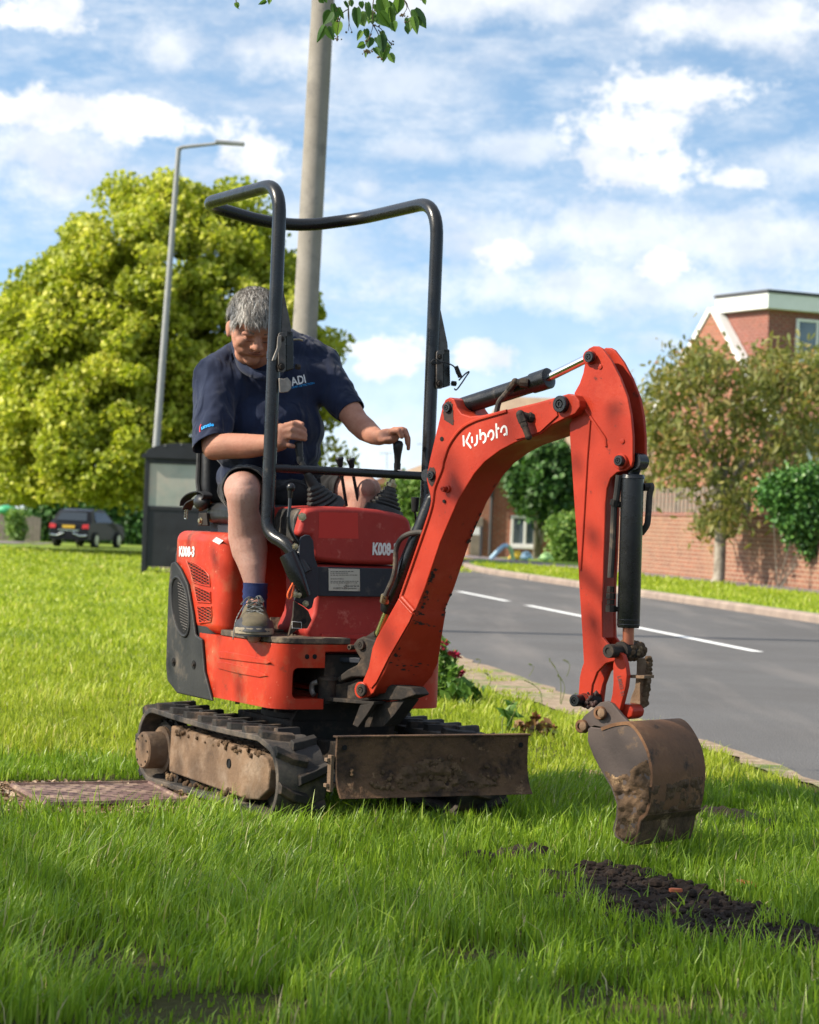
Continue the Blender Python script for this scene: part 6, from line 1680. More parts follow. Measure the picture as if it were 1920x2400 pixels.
# polo shirt
sb = MB()
el(sb, CH, (.202, .150, .172)); el(sb, BE, (.203, .158, .172)); el(sb, PV + V((0, .0, .05)), (.200, .165, .105)); el(sb, J('c1', 540, 1130, 8.53), (.20, .155, .11))
NBs = J('c1', 505, 560, 8.50)
chain(sb, [(SR + V((0, 0, -.0)), .076), (J('c1', 330, 590, 8.48), .066), (J('c1', 470, 560, 8.50), .072), (J('c1', 620, 520, 8.55), .080), (J('c1', 740, 545, 8.59), .074), (SL, .080)], 20)
chain(sb, [(SR, .078), (J('c1', 225, 780, 8.41), .078), (J('c1', 208, 960, 8.34), .070), (J('c1', 200, 1115, 8.275), .064)], 20)
chain(sb, [(SL, .082), (J('c1', 915, 720, 8.575), .074), (J('c1', 985, 820, 8.535), .064), (J('c1', 1040, 885, 8.50), .058)], 20)
el(sb, J('c1', 300, 760, 8.46), (.09, .10, .11)); el(sb, J('c1', 800, 720, 8.58), (.09, .10, .10))
shirt = sb.build('polo_shirt', 'navy', PE, smooth=180); remesh(shirt, .0085, 7, (.022, .085))
# open the cuffs and the neck: cut the capped ends away with planes
def bisect(o, co, no):
    bm = bmesh.new(); bm.from_mesh(o.data); geom = bm.verts[:] + bm.edges[:] + bm.faces[:]
    return bm, geom
def cut_near(o, co, no, rad):
    """remove the surface beyond a plane, within rad of co"""
    bm = bmesh.new(); bm.from_mesh(o.data)
    no = V(no).normalized()
    fs = [f for f in bm.faces if (f.calc_center_median() - co).length < rad * 1.6]
    vs_ = {v for f in fs for v in f.verts}; es = {e for f in fs for e in f.edges}
    bmesh.ops.bisect_plane(bm, geom=list(vs_) + list(es) + fs, plane_co=co, plane_no=no, clear_outer=False)
    kill = [f for f in bm.faces if (f.calc_center_median() - co).length < rad and (f.calc_center_median() - co).dot(no) > 1e-5]
    bmesh.ops.delete(bm, geom=kill, context='FACES'); bm.to_mesh(o.data); bm.free()
cR, cL = J('c1', 205, 1085, 8.28), J('c1', 1052, 905, 8.495)
cut_near(shirt, cR, (cR - J('c1', 225, 780, 8.41)) + V((.10, 0, 0)), .125); cut_near(shirt, cL, cL - J('c1', 915, 720, 8.575), .10)
sol = shirt.modifiers.new('thickness', 'SOLIDIFY'); sol.thickness = .003; sol.offset = -1
cut_near(shirt, hp(0, -.005, -.118), hp(0, -.02, -.06) - NB, .050)
# collar
def ribbon(pts, w, nrm_fn, m, parent, name, th=.003):
    b = MB(); q = spline(pts, 6)
    L_, R_ = [], []
    for i, p in enumerate(q):
        t = (q[min(i + 1, len(q) - 1)] - q[max(i - 1, 0)]).normalized(); s = nrm_fn(p, t).normalized() * w / 2
        L_.append(p + s); R_.append(p - s)
    n0 = len(q); b.add(L_ + R_, [(i, i + 1, n0 + i + 1, n0 + i) for i in range(n0 - 1)])
    o = b.build(name, m, parent, smooth=180); s_ = o.modifiers.new('s', 'SOLIDIFY'); s_.thickness = th; s_.offset = 0; return o
NC = hp(0, -.01, -.10)
cp = [J('c1', 690, 500, 8.52), J('c1', 560, 430, 8.57), J('c1', 400, 425, 8.52), J('c1', 345, 470, 8.45), J('c1', 360, 560, 8.40), J('c1', 388, 626, 8.365), J('c1', 440, 662, 8.34), J('c1', 512, 682, 8.325), J('c1', 590, 676, 8.335), J('c1', 650, 600, 8.40), J('c1', 690, 550, 8.46)]
vw_ = R3 @ V((0, 1, 0))
ribbon(cp, .031, lambda p, t: t.cross(vw_ * .75 + (NC - p).normalized() * .25), 'navy', shirt, 'collar', .004)
# shorts
sh_ = MB(); el(sh_, PV, (.195, .165, .105)); 
KRs = KR.lerp(HRp, .13) + V((0, 0, .004)); KLs = KL.lerp(HLp, .22) + V((0, 0, .004))
chain(sh_, [(HRp, .100), (HRp.lerp(KRs, .6), .090), (KRs, .078)], 20); chain(sh_, [(HLp, .100), (HLp.lerp(KLs, .6), .090), (KLs, .076)], 20)
el(sh_, HRp.lerp(HLp, .5) + V((0, -.12, -.02)), (.12, .10, .07), Matrix.Identity(3))
shorts = sh_.build('shorts', 'shorts_black', PE, smooth=180); remesh(shorts, .009, 5, (.014, .06))
cut_near(shorts, KRs, KR - HRp, .115); cut_near(shorts, KLs, KL - HLp, .115)
sol = shorts.modifiers.new('thickness', 'SOLIDIFY'); sol.thickness = .004; sol.offset = -1
mat('belt_line', (.02, .02, .022), None, 3, .5)
# socks and shoes
def shoe(ank, toe_, lbl, heel=None):
    sk_ = MB(); sk_.lathe(ank + V((0, 0, -.02)), V((0, 0, 1)), [(0, .043), (.04, .041), (.065, .040), (.072, .0435), (.082, .041), (.090, .0435), (.104, .041), (.120, .043), (.1205, .034)], 20)
    so = sk_.build('sock', 'sock', PE, smooth=60)
    d = (toe_ - ank); d.z = 0; d.normalize(); s = V((-d.y, d.x, 0)); fz = .592
    b = MB(); a0 = ank.copy()
    SW_ = 1.16
    secs = [(-.075, .030, .060, .075), (-.05, .038, .075, .085), (0, .041, .095, .09), (.04, .043, .085, .065), (.08, .049, .060, .05), (.12, .052, .047, .04), (.155, .047, .040, .035), (.18, .034, .030, .025), (.192, .015, .018, .018)]
    rings = []; n = 18
    for (t, w, h, _) in secs:
        cen = V((a0.x, a0.y, fz + .022)) + d * t; ring = []
        for k in range(n):
            a = 2 * math.pi * k / n; x_ = math.cos(a); z_ = math.sin(a)
            ring.append(cen + s * (w * SW_ * (abs(x_) ** .75) * (1 if x_ > 0 else -1)) + V((0, 0, max(z_, -.12) * h)))
        rings.append(ring)
    v = [p for r_ in rings for p in r_]; f = []
    for i in range(len(rings) - 1):
        for k in range(n): f.append((i * n + k, i * n + (k + 1) % n, (i + 1) * n + (k + 1) % n, (i + 1) * n + k))
    f.append(list(range(n))[::-1]); f.append([(len(rings) - 1) * n + k for k in range(n)])
    sh = b.add(v, f).build('shoe', 'shoe_tan', PE, smooth=180); sh.modifiers.new('s', 'SUBSURF').render_levels = 2; sh.modifiers['s'].levels = 2
    def outline(k, z): 
        pl = []
        L2 = [(-.082, .0), (-.07, .032), (-.04, .042), (0, .041), (.04, .043), (.08, .050), (.12, .055), (.155, .051), (.182, .036), (.198, .012)]
        for t, w in L2: pl.append(V((a0.x, a0.y, z)) + d * t + s * w * k * SW_)
        for t, w in L2[::-1][:-1]: pl.append(V((a0.x, a0.y, z)) + d * t - s * w * k * SW_)
        return pl
    MB().prism(outline(1.03, fz + .0005), V((0, 0, .024))).build('midsole', 'sole', sh, bevel=.005)
    b = MB(); b.prism(outline(1.0, fz - .004), V((0, 0, .0045)))
    b.build('outsole', 'shoe_dark', sh)
    # toe bumper
    b = MB(); N2 = 13
    for lev, (zz, kk) in enumerate(((.012, 1.08), (.030, 1.07), (.046, .98), (.056, .72))):
        for i in range(N2):
            a = math.pi * (i / (N2 - 1)) - math.pi / 2
            b.v.append(V((a0.x, a0.y, fz + zz)) + d * (.118 + .080 * math.cos(a) * kk * (1 - .13 * lev)) + s * math.sin(a) * .052 * kk * SW_)
    for lev in range(3):
        for i in range(N2 - 1): q = lev * N2 + i; b.f.append([q, q + 1, q + N2 + 1, q + N2]); b.mi.append(0)
    b.build('toe_cap', 'shoe_dark', sh, smooth=60)
    # tongue, collar and laces
    tg = MB(); tg.prism([V((a0.x, a0.y, fz)) + d * t + s * w + V((0, 0, z)) for t, w, z in ((.034, -.024, .118), (.034, .024, .118), (.075, .028, .085), (.075, -.028, .085))], d * -.006); tg.build('tongue', 'shoe_tan', sh, bevel=.002)
    lc = MB()
    for i in range(5):
        t = .055 + .019 * i; z = .104 - .0135 * i; w = .026 + .0015 * i
        for sg in (-1, 1):
            p0 = V((a0.x, a0.y, fz + z)) + d * t + s * w * sg; p1 = V((a0.x, a0.y, fz + z - .011)) + d * (t + .016) - s * w * sg
            lc.tube([p0, p0.lerp(p1, .5) + V((0, 0, .007)), p1], .0026, 6)
    r_ = random.Random(5); kn = V((a0.x, a0.y, fz + .115)) + d * .062
    for i in range(4):
        e_ = kn + s * r_.uniform(-.05, .05) + d * .02 + V((0, 0, r_.uniform(-.03, -.005))); lc.tube(spline([kn, kn.lerp(e_, .5) + V((0, 0, .016)) + d * .01, e_], 4), .0024, 6)
    for sg, zz in ((-1, -.10),): lc.tube(spline([kn, kn - s * .035 + d * .02 + V((0, 0, -.02)), kn - s * .062 + d * .05 + V((0, 0, -.07)), kn - s * .070 + d * .06 + V((0, 0, -.135))], 5), .0019, 6)
    lc.build('laces', 'lace', sh)
AR = J('c2', 570, 760, 8.125)
d0 = J('d6', 545, 1080, 7.98)
shoe(V((AR.x, AR.y, .66)), d0, 'r'); 
shoe(V((ANL.x, ANL.y, .66)), ANL + V((.04, -.2, 0)), 'l')
sk_ = [o for o in PE.children if o.name.startswith('sock')]
# prints on the shirt, laid onto the cloth
from mathutils.bvhtree import BVHTree
def bvh(o):
    return BVHTree.FromPolygons([v.co.copy() for v in o.data.vertices], [tuple(p.vertices) for p in o.data.polygons])
BV = bvh(shirt)
def hit(k, x, y):
    px, py = c(k, x, y); o, d = ray(px, py); o = MI @ o; d = R3 @ d; h = BV.ray_cast(o, d.normalized()); return h[0], h[1]
def print_on(name, body, k, a, b, size, m, xs=1, off=0, shear=0, parent=None):
    p, n1 = hit(k, *a); q, n2 = hit(k, *b)
    if p is None or q is None: return
    n = (n1 + n2).normalized(); view = (R3 @ V((0, 1, 0)))
    if n.dot(view) > 0: n = -n
    r_ = (q - p).normalized(); u_ = n.cross(r_).normalized()
    if u_.z < 0: u_ = -u_
    o = text(name, body, p, r_, u_, size, m, parent or shirt, xs=1, off=off, shear=shear, th=0)
    L = max((v.co - p).dot(r_) for v in o.data.vertices); k_ = (q - p).length / max(L, 1e-6)
    for v in o.data.vertices:
        w = v.co + r_ * ((v.co - p).dot(r_) * (k_ - 1)); h = BV.ray_cast(w + n * .1, -n, .2)
        v.co = (h[0] if h[0] is not None else w) + n * .0022
print_on('chest_print', 'ADI', 'd1', (1316, 240), (1492, 196), .030 / .72, 'print_white', off=.02)
print_on('chest_print', 'LEAK DETECTION', 'd1', (1312, 272), (1598, 214), .0072 / .72, 'print_blue')
print_on('sleeve_print', 'untie', 'd1', (170, 800), (335, 752), .021, 'print_blue', off=.03, shear=.2)
print_on('sleeve_print', '(', 'd1', (146, 808), (180, 797), .030, 'print_red', off=.03, shear=.2)
# ================================================================== OVERHANGING TREE (casts the shade in the foreground)
leaf_mat('shade_leaf', [(0, (.035, .08, .015)), (.5, (.06, .13, .022)), (1, (.12, .20, .04))], tr=.3)
ot_ = empty('overhanging_lime_tree', 'lime tree overhead whose leafy sprays with seed balls hang into the picture top', 'tree', loc=(-6.4, 2.0, 0))
base = V((-6.4, 2.0, 0)); r9 = np.random.default_rng(77)
cs_ = []
def in_view(p, m=.55): return p.y > 0 and abs(p.x) < .171 * p.y + m and p.z < 1 + .222 * p.y + m
while len(cs_) < 40000:
    g = V((r9.uniform(-3.4, 3.2), r9.uniform(2.0, 10.2), 0)); z = r9.uniform(3.4, 7.4)
    dens = .62 - .54 * smooth(6.0, 7.8, g.y)
    dens *= .55 + 1.1 * max(0, .5 + noise.noise(V((g.x * 1.1, g.y * 1.1, z * .2))) )
    if r9.random() > dens: 
        cs_.append(None); continue
    p = g + SUNV * (z / SUNV.z)
    if in_view(p, .35): continue
    cs_.append((p.x - base.x, p.y - base.y, p.z))
P = np.array([q for q in cs_ if q is not None]); CS9 = P[:: max(1, len(P) // 200)]
link('crown', quad_mesh('crown', leaves(P, .062, aspect=1.15, droop=.5, r=r9), 6, LEAF_F, r9.random(len(P))), 'shade_leaf', ot_, None)
b = MB(); b.tube([(0, 0, -.1), (0, 0, .1), (.02, .05, 1.2), (.05, .1, 2.6), (.2, .15, 4.2), (.3, .2, 6.0)], [.36, .30, .23, .21, .16, .09], 16)
for i in range(20):
    t = V(CS9[int(r9.integers(len(CS9)))]); a = V((.05, .1, 2.4 + .13 * i)); md = a.lerp(t, .5) + V((0, 0, .5))
    if any(in_view(base + q, .2) for q in spline([a, md, t], 6)): continue
    sp_ = spline([a, md, t], 6); b.tube(sp_, list(np.linspace(.075, .01, len(sp_))), 8)
# the limb that carries the visible sprays
SPY = 8.3
def T(x, y, Y=SPY): return W(*c('b5', x, y), Y) - base
lim = spline([V((.1, .1, 3.0)), V((2.2, 3.0, 4.6)), V((4.6, 5.4, 4.3)), T(1150, -420), T(1260, -150)], 7)
b.tube(lim, list(np.linspace(.08, .008, len(lim))), 8)
b.build('trunk', 'bark', ot_)
mat('twig', (.06, .045, .03), (.09, .065, .045), 20, .8)
leaf_mat('lime_fresh', [(0, (.035, .085, .02)), (.5, (.07, .15, .03)), (1, (.14, .24, .05))], rough=.42, tr=.42)
tw = MB()
for pts in ([(1150, -300), (1040, -120), (985, 60), (990, 180), (1010, 240)], [(985, 70), (940, 100), (915, 160), (900, 250), (895, 300)], [(985, 60), (990, 150), (985, 240)], [(1260, -150), (1180, 0), (1175, 190), (1165, 240), (1130, 320)],
            [(1175, 190), (1215, 260), (1230, 330), (1220, 440)], [(1215, 230), (1290, 310), (1320, 340)], [(1260, -150), (1420, 0), (1450, 60), (1480, 120)], [(1420, 0), (1440, 60), (1410, 110)], [(1175, 190), (1250, 240), (1270, 400)], [(1040, -120), (880, -60), (760, 0)],
            [(105, -60), (112, 20), (108, 40), (138, 72)], [(1040, -120), (520, -160), (105, -60)], [(520, -160), (360, -60), (375, 10)], [(1165, 260), (1120, 340), (1060, 370)]):
    q = spline([T(x, y, SPY) for x, y in pts], 5); tw.tube(q, list(np.linspace(.0022, .0008, len(q))), 5)
tw.build('twigs', 'twig', ot_)
def heart(p, ax, n, L, wd, fold=.22):
    ax = ax.normalized(); s = ax.cross(n).normalized(); n = s.cross(ax)
    o = [(-.02, 0), (-.07, .22), (.06, .42), (.30, .50), (.55, .42), (.78, .22), (1.0, 0)]
    c_ = [p + ax * L * t for t in (0, .06, .15, .32, .55, .78, 1.0)]
    A = [p + ax * L * t + s * wd * w + n * wd * w * fold for t, w in o]; Bb = [p + ax * L * t - s * wd * w + n * wd * w * fold for t, w in o]
    v = c_ + A[1:6] + Bb[1:6]
    f = []
    for side in (7, 12):
        f.append((0, 1, side)); 
        for i in range(4): f.append((1 + i, 2 + i, side + 1 + i, side + i))
        f.append((5, 6, side + 4))
    return v, f
rl_ = random.Random(12); lm = MB(); rnds = []
LV = [(865, 30, 120, 80), (880, 90, 110, 95), (905, 60, 100, 60), (850, 90, 120, 120), (800, 200, 150, 115), (820, 215, 110, 60), (905, 170, 115, 92), (855, 210, 90, 100), (955, 10, 70, 60), (1000, 0, 60, 75),
      (1050, 60, 160, 85), (1075, 100, 120, 70), (1085, 10, 60, 80), (1130, 20, 130, 80), (1150, 80, 110, 92), (1160, 90, 110, 80), (1200, 30, 190, 45), (1240, -20, 220, 70), (1230, 90, 150, 55), (1300, 60, 180, 80), (1330, 20, 160, 100), (1380, -10, 120, 95), (1330, 170, 90, 75), (1200, 120, 120, 50),
      (1090, 240, 85, 115), (1120, 225, 80, 75), (1150, 290, 90, 95), (1110, 340, 70, 150), (1120, 410, 40, 90), (1200, 290, 70, 70), (1240, 240, 60, 60), (1235, 270, 150, 80), (1265, 330, 160, 92), (1190, 370, 80, 60), (1230, 400, 60, 80), (1305, 415, 90, 62), (1270, 400, 90, 100),
      (1500, 70, 190, 58), (1490, 130, 140, 75), (1450, 140, 120, 80), (1440, 200, 70, 80), (1530, -20, 60, 20), (1570, -10, 50, 70), (1290, 350, 50, 40),
      (110, 20, 50, 70), (345, 5, 70, 150), (380, -20, 60, 100), (760, -10, 50, 40), (800, -10, 40, 60)]
for x, y, L, a in LV:
    p = T(x, y, SPY + rl_.uniform(-.12, .12)); ax = V((math.cos(R(a)), rl_.uniform(-.35, .35), -math.sin(R(a))))
    n = V((rl_.uniform(-.7, .7), -1, rl_.uniform(-.6, .6)))
    Lm = L * .3014 / 675; v, f = heart(p, ax, n, Lm, Lm * rl_.uniform(.42, .9), rl_.uniform(-.4, .5)); lm.add(v, f); rnds += [rl_.random()] * len(f)
me = lm.mesh('spray_leaves'); a_ = me.attributes.new('rnd', 'FLOAT', 'FACE'); a_.data.foreach_set('value', rnds)
link('spray_leaves', me, 'lime_fresh', ot_, 180)
mat('seed', (.09, .06, .035), (.14, .12, .04), 30, .8)
for x, y, n_ in ((968, 250, 1), (1010, 250, 1), (895, 300, 6), (930, 305, 1), (880, 290, 4), (1320, 330, 6), (1300, 350, 4), (1410, 110, 6), (1430, 130, 4), (1440, 160, 4), (1130, 400, 14), (1115, 405, 8), (1150, 395, 8), (1230, 455, 6), (1205, 200, 3), (1190, 90, 4), (910, 150, 5), (905, 70, 8), (1130, 305, 5)):
    sd = MB()
    for i in range(n_): sd.ball(T(x + rl_.uniform(-22, 22) * (n_ > 1), y + rl_.uniform(-14, 14) * (n_ > 1)), rl_.uniform(.0022, .0042), 7, 5)
    tag(sd.build('seed_cluster', 'seed', ot_), kind='stuff' if n_ > 1 else None)

# ================================================================== GRASS AND SMALL THINGS ON THE LAWN
leaf_mat('grass_blade', [(0, (.08, .14, .012)), (.35, (.155, .26, .018)), (.7, (.25, .37, .030)), (.93, (.36, .45, .07)), (.97, (.36, .33, .13)), (1, (.46, .40, .22))], rough=.38, tr=.42)  # deeper greens for the foreground blades; its shade is put into the colour
leaf_mat('grass_lit', [(0, (.16, .22, .016)), (.4, (.28, .35, .022)), (.8, (.40, .45, .045)), (1, (.56, .50, .16))], rough=.45, tr=.42)  # brighter, yellower copy of the blades; sunlight is painted into the colour
soil_spine = [G(*c('d4', x, y), .02) for x, y in ((650, 160), (760, 180), (890, 260), (1040, 330), (1240, 410), (1450, 475), (1600, 525), (1740, 570))]
soil_w = [.06, .12, .19, .23, .22, .20, .17, .13]
spots = [(G(*c('d4', 105, 125), .0), .085, .04), (G(*c('d4', 270, 120), .0), .09, .05), (G(*c('d4', 388, 112), .0), .075, .065), (G(*c('d4', 470, 200), .0), .09, .025), (G(*c('d4', 560, 310), .0), .10, .02),
         (G(1690, 1915), .16, .035), (G(1590, 1935), .09, .02), (G(1760, 1930), .12, .02), (G(*c('s', 1375, 1745), .0), .10, .02)]
bare = [(G(*c('d4', 130, 600)), .13), (G(*c('d4', 700, 860)), .10), (G(*c('d4', 1000, 880)), .09), (G(190, 2260), .20), (G(260, 2290), .16), (G(540, 2370), .17), (G(700, 2200), .06), (G(420, 2010), .06), (G(130, 2250), .1), (G(330, 2390), .12), (G(1370, 2340), .12), (G(1700, 2385), .16), (G(1850, 2370), .12), (G(*c('d4', 460, 240)), .10), (G(640, 2080), .05), (G(1480, 1700), .12), (G(1250, 1700), .10)]
def seg_d(p, pts, ws):
    best = 9
    for (a, b, wa, wb) in zip(pts, pts[1:], ws, ws[1:]):
        vx, vy = b.x - a.x, b.y - a.y; t = max(0, min(1, ((p[0] - a.x) * vx + (p[1] - a.y) * vy) / (vx * vx + vy * vy)))
        d = math.hypot(p[0] - a.x - vx * t, p[1] - a.y - vy * t) / (wa + (wb - wa) * t); best = min(best, d)
    return best
def soil_h(x, y):
    d = seg_d((x, y), soil_spine, soil_w); h = 0.0
    nz = noise.fractal(V((x * 16, y * 16, 3)), 1.0, 2.0, 4)
    if d < 1.25: h = max(h, .018 * max(0, 1 - (d / 1.15) ** 4) * (1 + 1.0 * nz) + .012 * (d < 1))
    for p, r_, hh in spots:
        q = math.hypot(x - p.x, y - p.y) / r_
        if q < 1.2: h = max(h, hh * .8 * max(0, 1 - q * q) * (1.1 + .6 * nz))
    return h
mat('dark_soil', (.014, .0085, .006), (.028, .017, .011), 26, .95, .010, 70, dirt=[((.07, .042, .026), 34, .60, .70)])
def soil_patch(x0, x1, y0, y1, st=.011):
    nx, ny = int((x1 - x0) / st), int((y1 - y0) / st); v, f, idx = [], [], {}
    for j in range(ny):
        for i in range(nx):
            x, y = x0 + i * st, y0 + j * st; h = soil_h(x, y)
            if h > .003:
                h += .008 * noise.fractal(V((x * 55, y * 55, 1)), 1, 2, 3); idx[i, j] = len(v)
                v.append((x + .006 * noise.noise(V((x * 50, y * 50, 9))), y + .006 * noise.noise(V((x * 50, y * 50, 19))), h))
    for j in range(ny - 1):
        for i in range(nx - 1):
            q = [(i, j), (i + 1, j), (i + 1, j + 1), (i, j + 1)]
            if all(t in idx for t in q): f.append([idx[t] for t in q])
    return v, f
sx_ = [p.x for p in soil_spine]; sy_ = [p.y for p in soil_spine]
v, f = soil_patch(min(sx_) - .8, max(sx_) + .3, min(sy_) - .3, max(sy_) + .3)
n0 = len(v); v2, f2 = soil_patch(.55, 1.5, 7.2, 8.6, .014); v += v2; f += [[i + n0 for i in q] for q in f2]
me = bpy.data.meshes.new('dug_soil'); me.from_pydata(v, [], f); me.update()
tag(link('dug_soil', me, 'dark_soil', None, 60), 'freshly dug dark soil spilled across the grass under the bucket', 'soil', kind='stuff')
cl = MB(); rc = random.Random(8)
for i in range(1300):
    t = rc.uniform(0, len(soil_spine) - 1.001); k_ = int(t); a, b_ = soil_spine[k_], soil_spine[k_ + 1]; p = a.lerp(b_, t - k_); w = soil_w[k_]
    x, y = p.x + rc.gauss(0, w * .6), p.y + rc.gauss(0, w * .6); s = rc.uniform(.003, .009) * (2.2 if rc.random() < .08 else 1)
    q = (s * rc.uniform(.8, 1.3), s * rc.uniform(.8, 1.3), s * rc.uniform(.6, 1)); cl.ball((x, y, soil_h(x, y) + s * .3), q, 7, 5, Matrix.Rotation(rc.uniform(0, 3), 3, 'Z'))
tag(cl.build('soil_crumbs', 'dark_soil'), 'loose crumbs and clods of dark soil lying on the dug strip', 'soil', kind='stuff')

# keep-out tests for the blades
mq = [G(18, 1844), G(385, 1838), G(470, 1900), G(100, 1905)]
MIc = MW.inverted()
def poly_in(p, q):
    r = False; j = len(q) - 1
    for i in range(len(q)):
        if (q[i].y > p[1]) != (q[j].y > p[1]) and p[0] < (q[j].x - q[i].x) * (p[1] - q[i].y) / (q[j].y - q[i].y) + q[i].x: r = not r
        j = i
    return r
gsoil = [G(-80, 1834), G(420, 1828), G(520, 1902), G(130, 1908), G(-80, 1912)]
def blade_scale(x, y):
    if y < 46:
        e = edge_x(y) - x
        if e < .02: return 0
        w = soil_w_at(y)
        if e < w + .05 and y > 9.0:
            return .55 if noise.noise(V((x * 4, y * 2.2, 2))) > .12 else 0
    if poly_in((x, y), gsoil): return 0
    q = MIc @ V((x, y, 0))
    if -.60 < q.y < .60 and (.255 < abs(q.x) < .435): return 0
    if -.6 < q.y < .6 and abs(q.x) <= .26: return .55
    s = 1.0
    if y < 9.3:
        d = seg_d((x, y), soil_spine, soil_w)
        if d < .9: s = .0 if noise.noise(V((x * 9, y * 9, 0))) < .30 else .9
        for p, r_, hh in spots:
            if math.hypot(x - p.x, y - p.y) < r_ * .8: s = .0 if rng.random() < .85 else .6
        for p, r_ in bare:
            if math.hypot(x - p.x, y - p.y) < r_ * (1 + .5 * noise.noise(V((x * 14, y * 14, 7)))): s = .5 if rng.random() < .25 else 0
    return s
def make_grass(name, label, zones, m, seed, side='near'):
    r = np.random.default_rng(seed); out, rn = [], []
    for (y0, y1, dens, h0, w0) in zones:
        area = 0.5 * ((.346 * y0 + .3) + (.346 * y1 + .3)) * (y1 - y0); n = int(area * dens)
        ys_ = y0 + (y1 - y0) * r.random(n) ** .9; xs_ = (r.random(n) - .5) * (.350 * ys_ + .25)
        if side == 'flank': xs_ = np.sign(xs_) * (.175 * ys_ + .12 + np.abs(r.random(n)) * (1.2 + .16 * ys_))
        keep, sc = [], []
        for i in range(n):
            x, y = xs_[i], ys_[i]
            if side in ('near', 'flank'): s = blade_scale(x, y)
            else: s = 1.0 if x > far_x(y) + .18 and x < A.x + (y - 50) * (Bp.x - A.x) / (Bp.y - 50) - 1.1 else 0
            if s > 0: keep.append(i); sc.append(s)
        xs_, ys_ = xs_[keep], ys_[keep]; sc = np.array(sc); n = len(keep)
        if n == 0: continue
        cl_ = np.array([noise.fractal(V((x * 3.2, y * 3.2, 1.7)), 1, 2, 3) for x, y in zip(xs_, ys_)]); cl2 = np.array([noise.noise(V((x * .9, y * .9, 11))) for x, y in zip(xs_, ys_)])
        h = h0 * sc * (1 + .75 * cl_ + .3 * cl2) * r.lognormal(0, .33, n); h = np.clip(h, h0 * .25, h0 * 2.6)
        w = w0 * r.uniform(.6, 1.35, n)
        az = r.uniform(0, 2 * math.pi, n); lean = np.abs(r.normal(0, .30, n)) + .05
        wind = np.stack([.04 + .30 * cl2, .10 * cl_], 1)
        dx = np.cos(az) * lean + wind[:, 0]; dy = np.sin(az) * lean + wind[:, 1]
        fa = r.uniform(0, 2 * math.pi, n); sx, sy = np.cos(fa) * w / 2, np.sin(fa) * w / 2
        gz = np.array([ground_z(x, y) for x, y in zip(xs_, ys_)]) if y1 > 57 else np.zeros(n)
        if side == 'far': gz = gz + .10
        b0 = np.stack([xs_, ys_, gz - .004], 1); m1 = b0 + np.stack([dx * h * .35, dy * h * .35, h * .58], 1); tp = b0 + np.stack([dx * h * 1.15, dy * h * 1.15, h * (1 - .25 * lean)], 1)
        sv = np.stack([sx, sy, np.zeros(n)], 1)
        out.append(np.stack([b0 - sv, b0 + sv, m1 + sv * .85, m1 - sv * .85, tp + sv * .12, tp - sv * .12], 1)); rn.append(np.clip(r.normal(.47, .23, n) + .16 * cl2 + .10 * cl_, 0, 1))
    return tag(link(name, quad_mesh(name, np.concatenate(out), 6, [(0, 1, 2, 3), (3, 2, 4, 5)], np.concatenate(rn)), m, None, 180), label, 'grass', kind='stuff')
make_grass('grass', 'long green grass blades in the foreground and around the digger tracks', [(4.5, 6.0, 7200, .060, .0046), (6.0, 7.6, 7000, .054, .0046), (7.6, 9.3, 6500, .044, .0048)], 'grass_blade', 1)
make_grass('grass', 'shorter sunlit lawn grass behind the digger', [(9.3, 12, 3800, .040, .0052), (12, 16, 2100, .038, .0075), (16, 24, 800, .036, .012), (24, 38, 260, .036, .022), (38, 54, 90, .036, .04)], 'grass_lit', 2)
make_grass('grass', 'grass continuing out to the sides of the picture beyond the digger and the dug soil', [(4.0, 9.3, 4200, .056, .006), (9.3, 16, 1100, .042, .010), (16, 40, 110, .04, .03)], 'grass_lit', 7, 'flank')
make_grass('grass', 'mown grass verge on the far side of the road', [(26, 36, 420, .045, .016), (36, 50, 220, .045, .025)], 'grass_lit', 3, 'far')

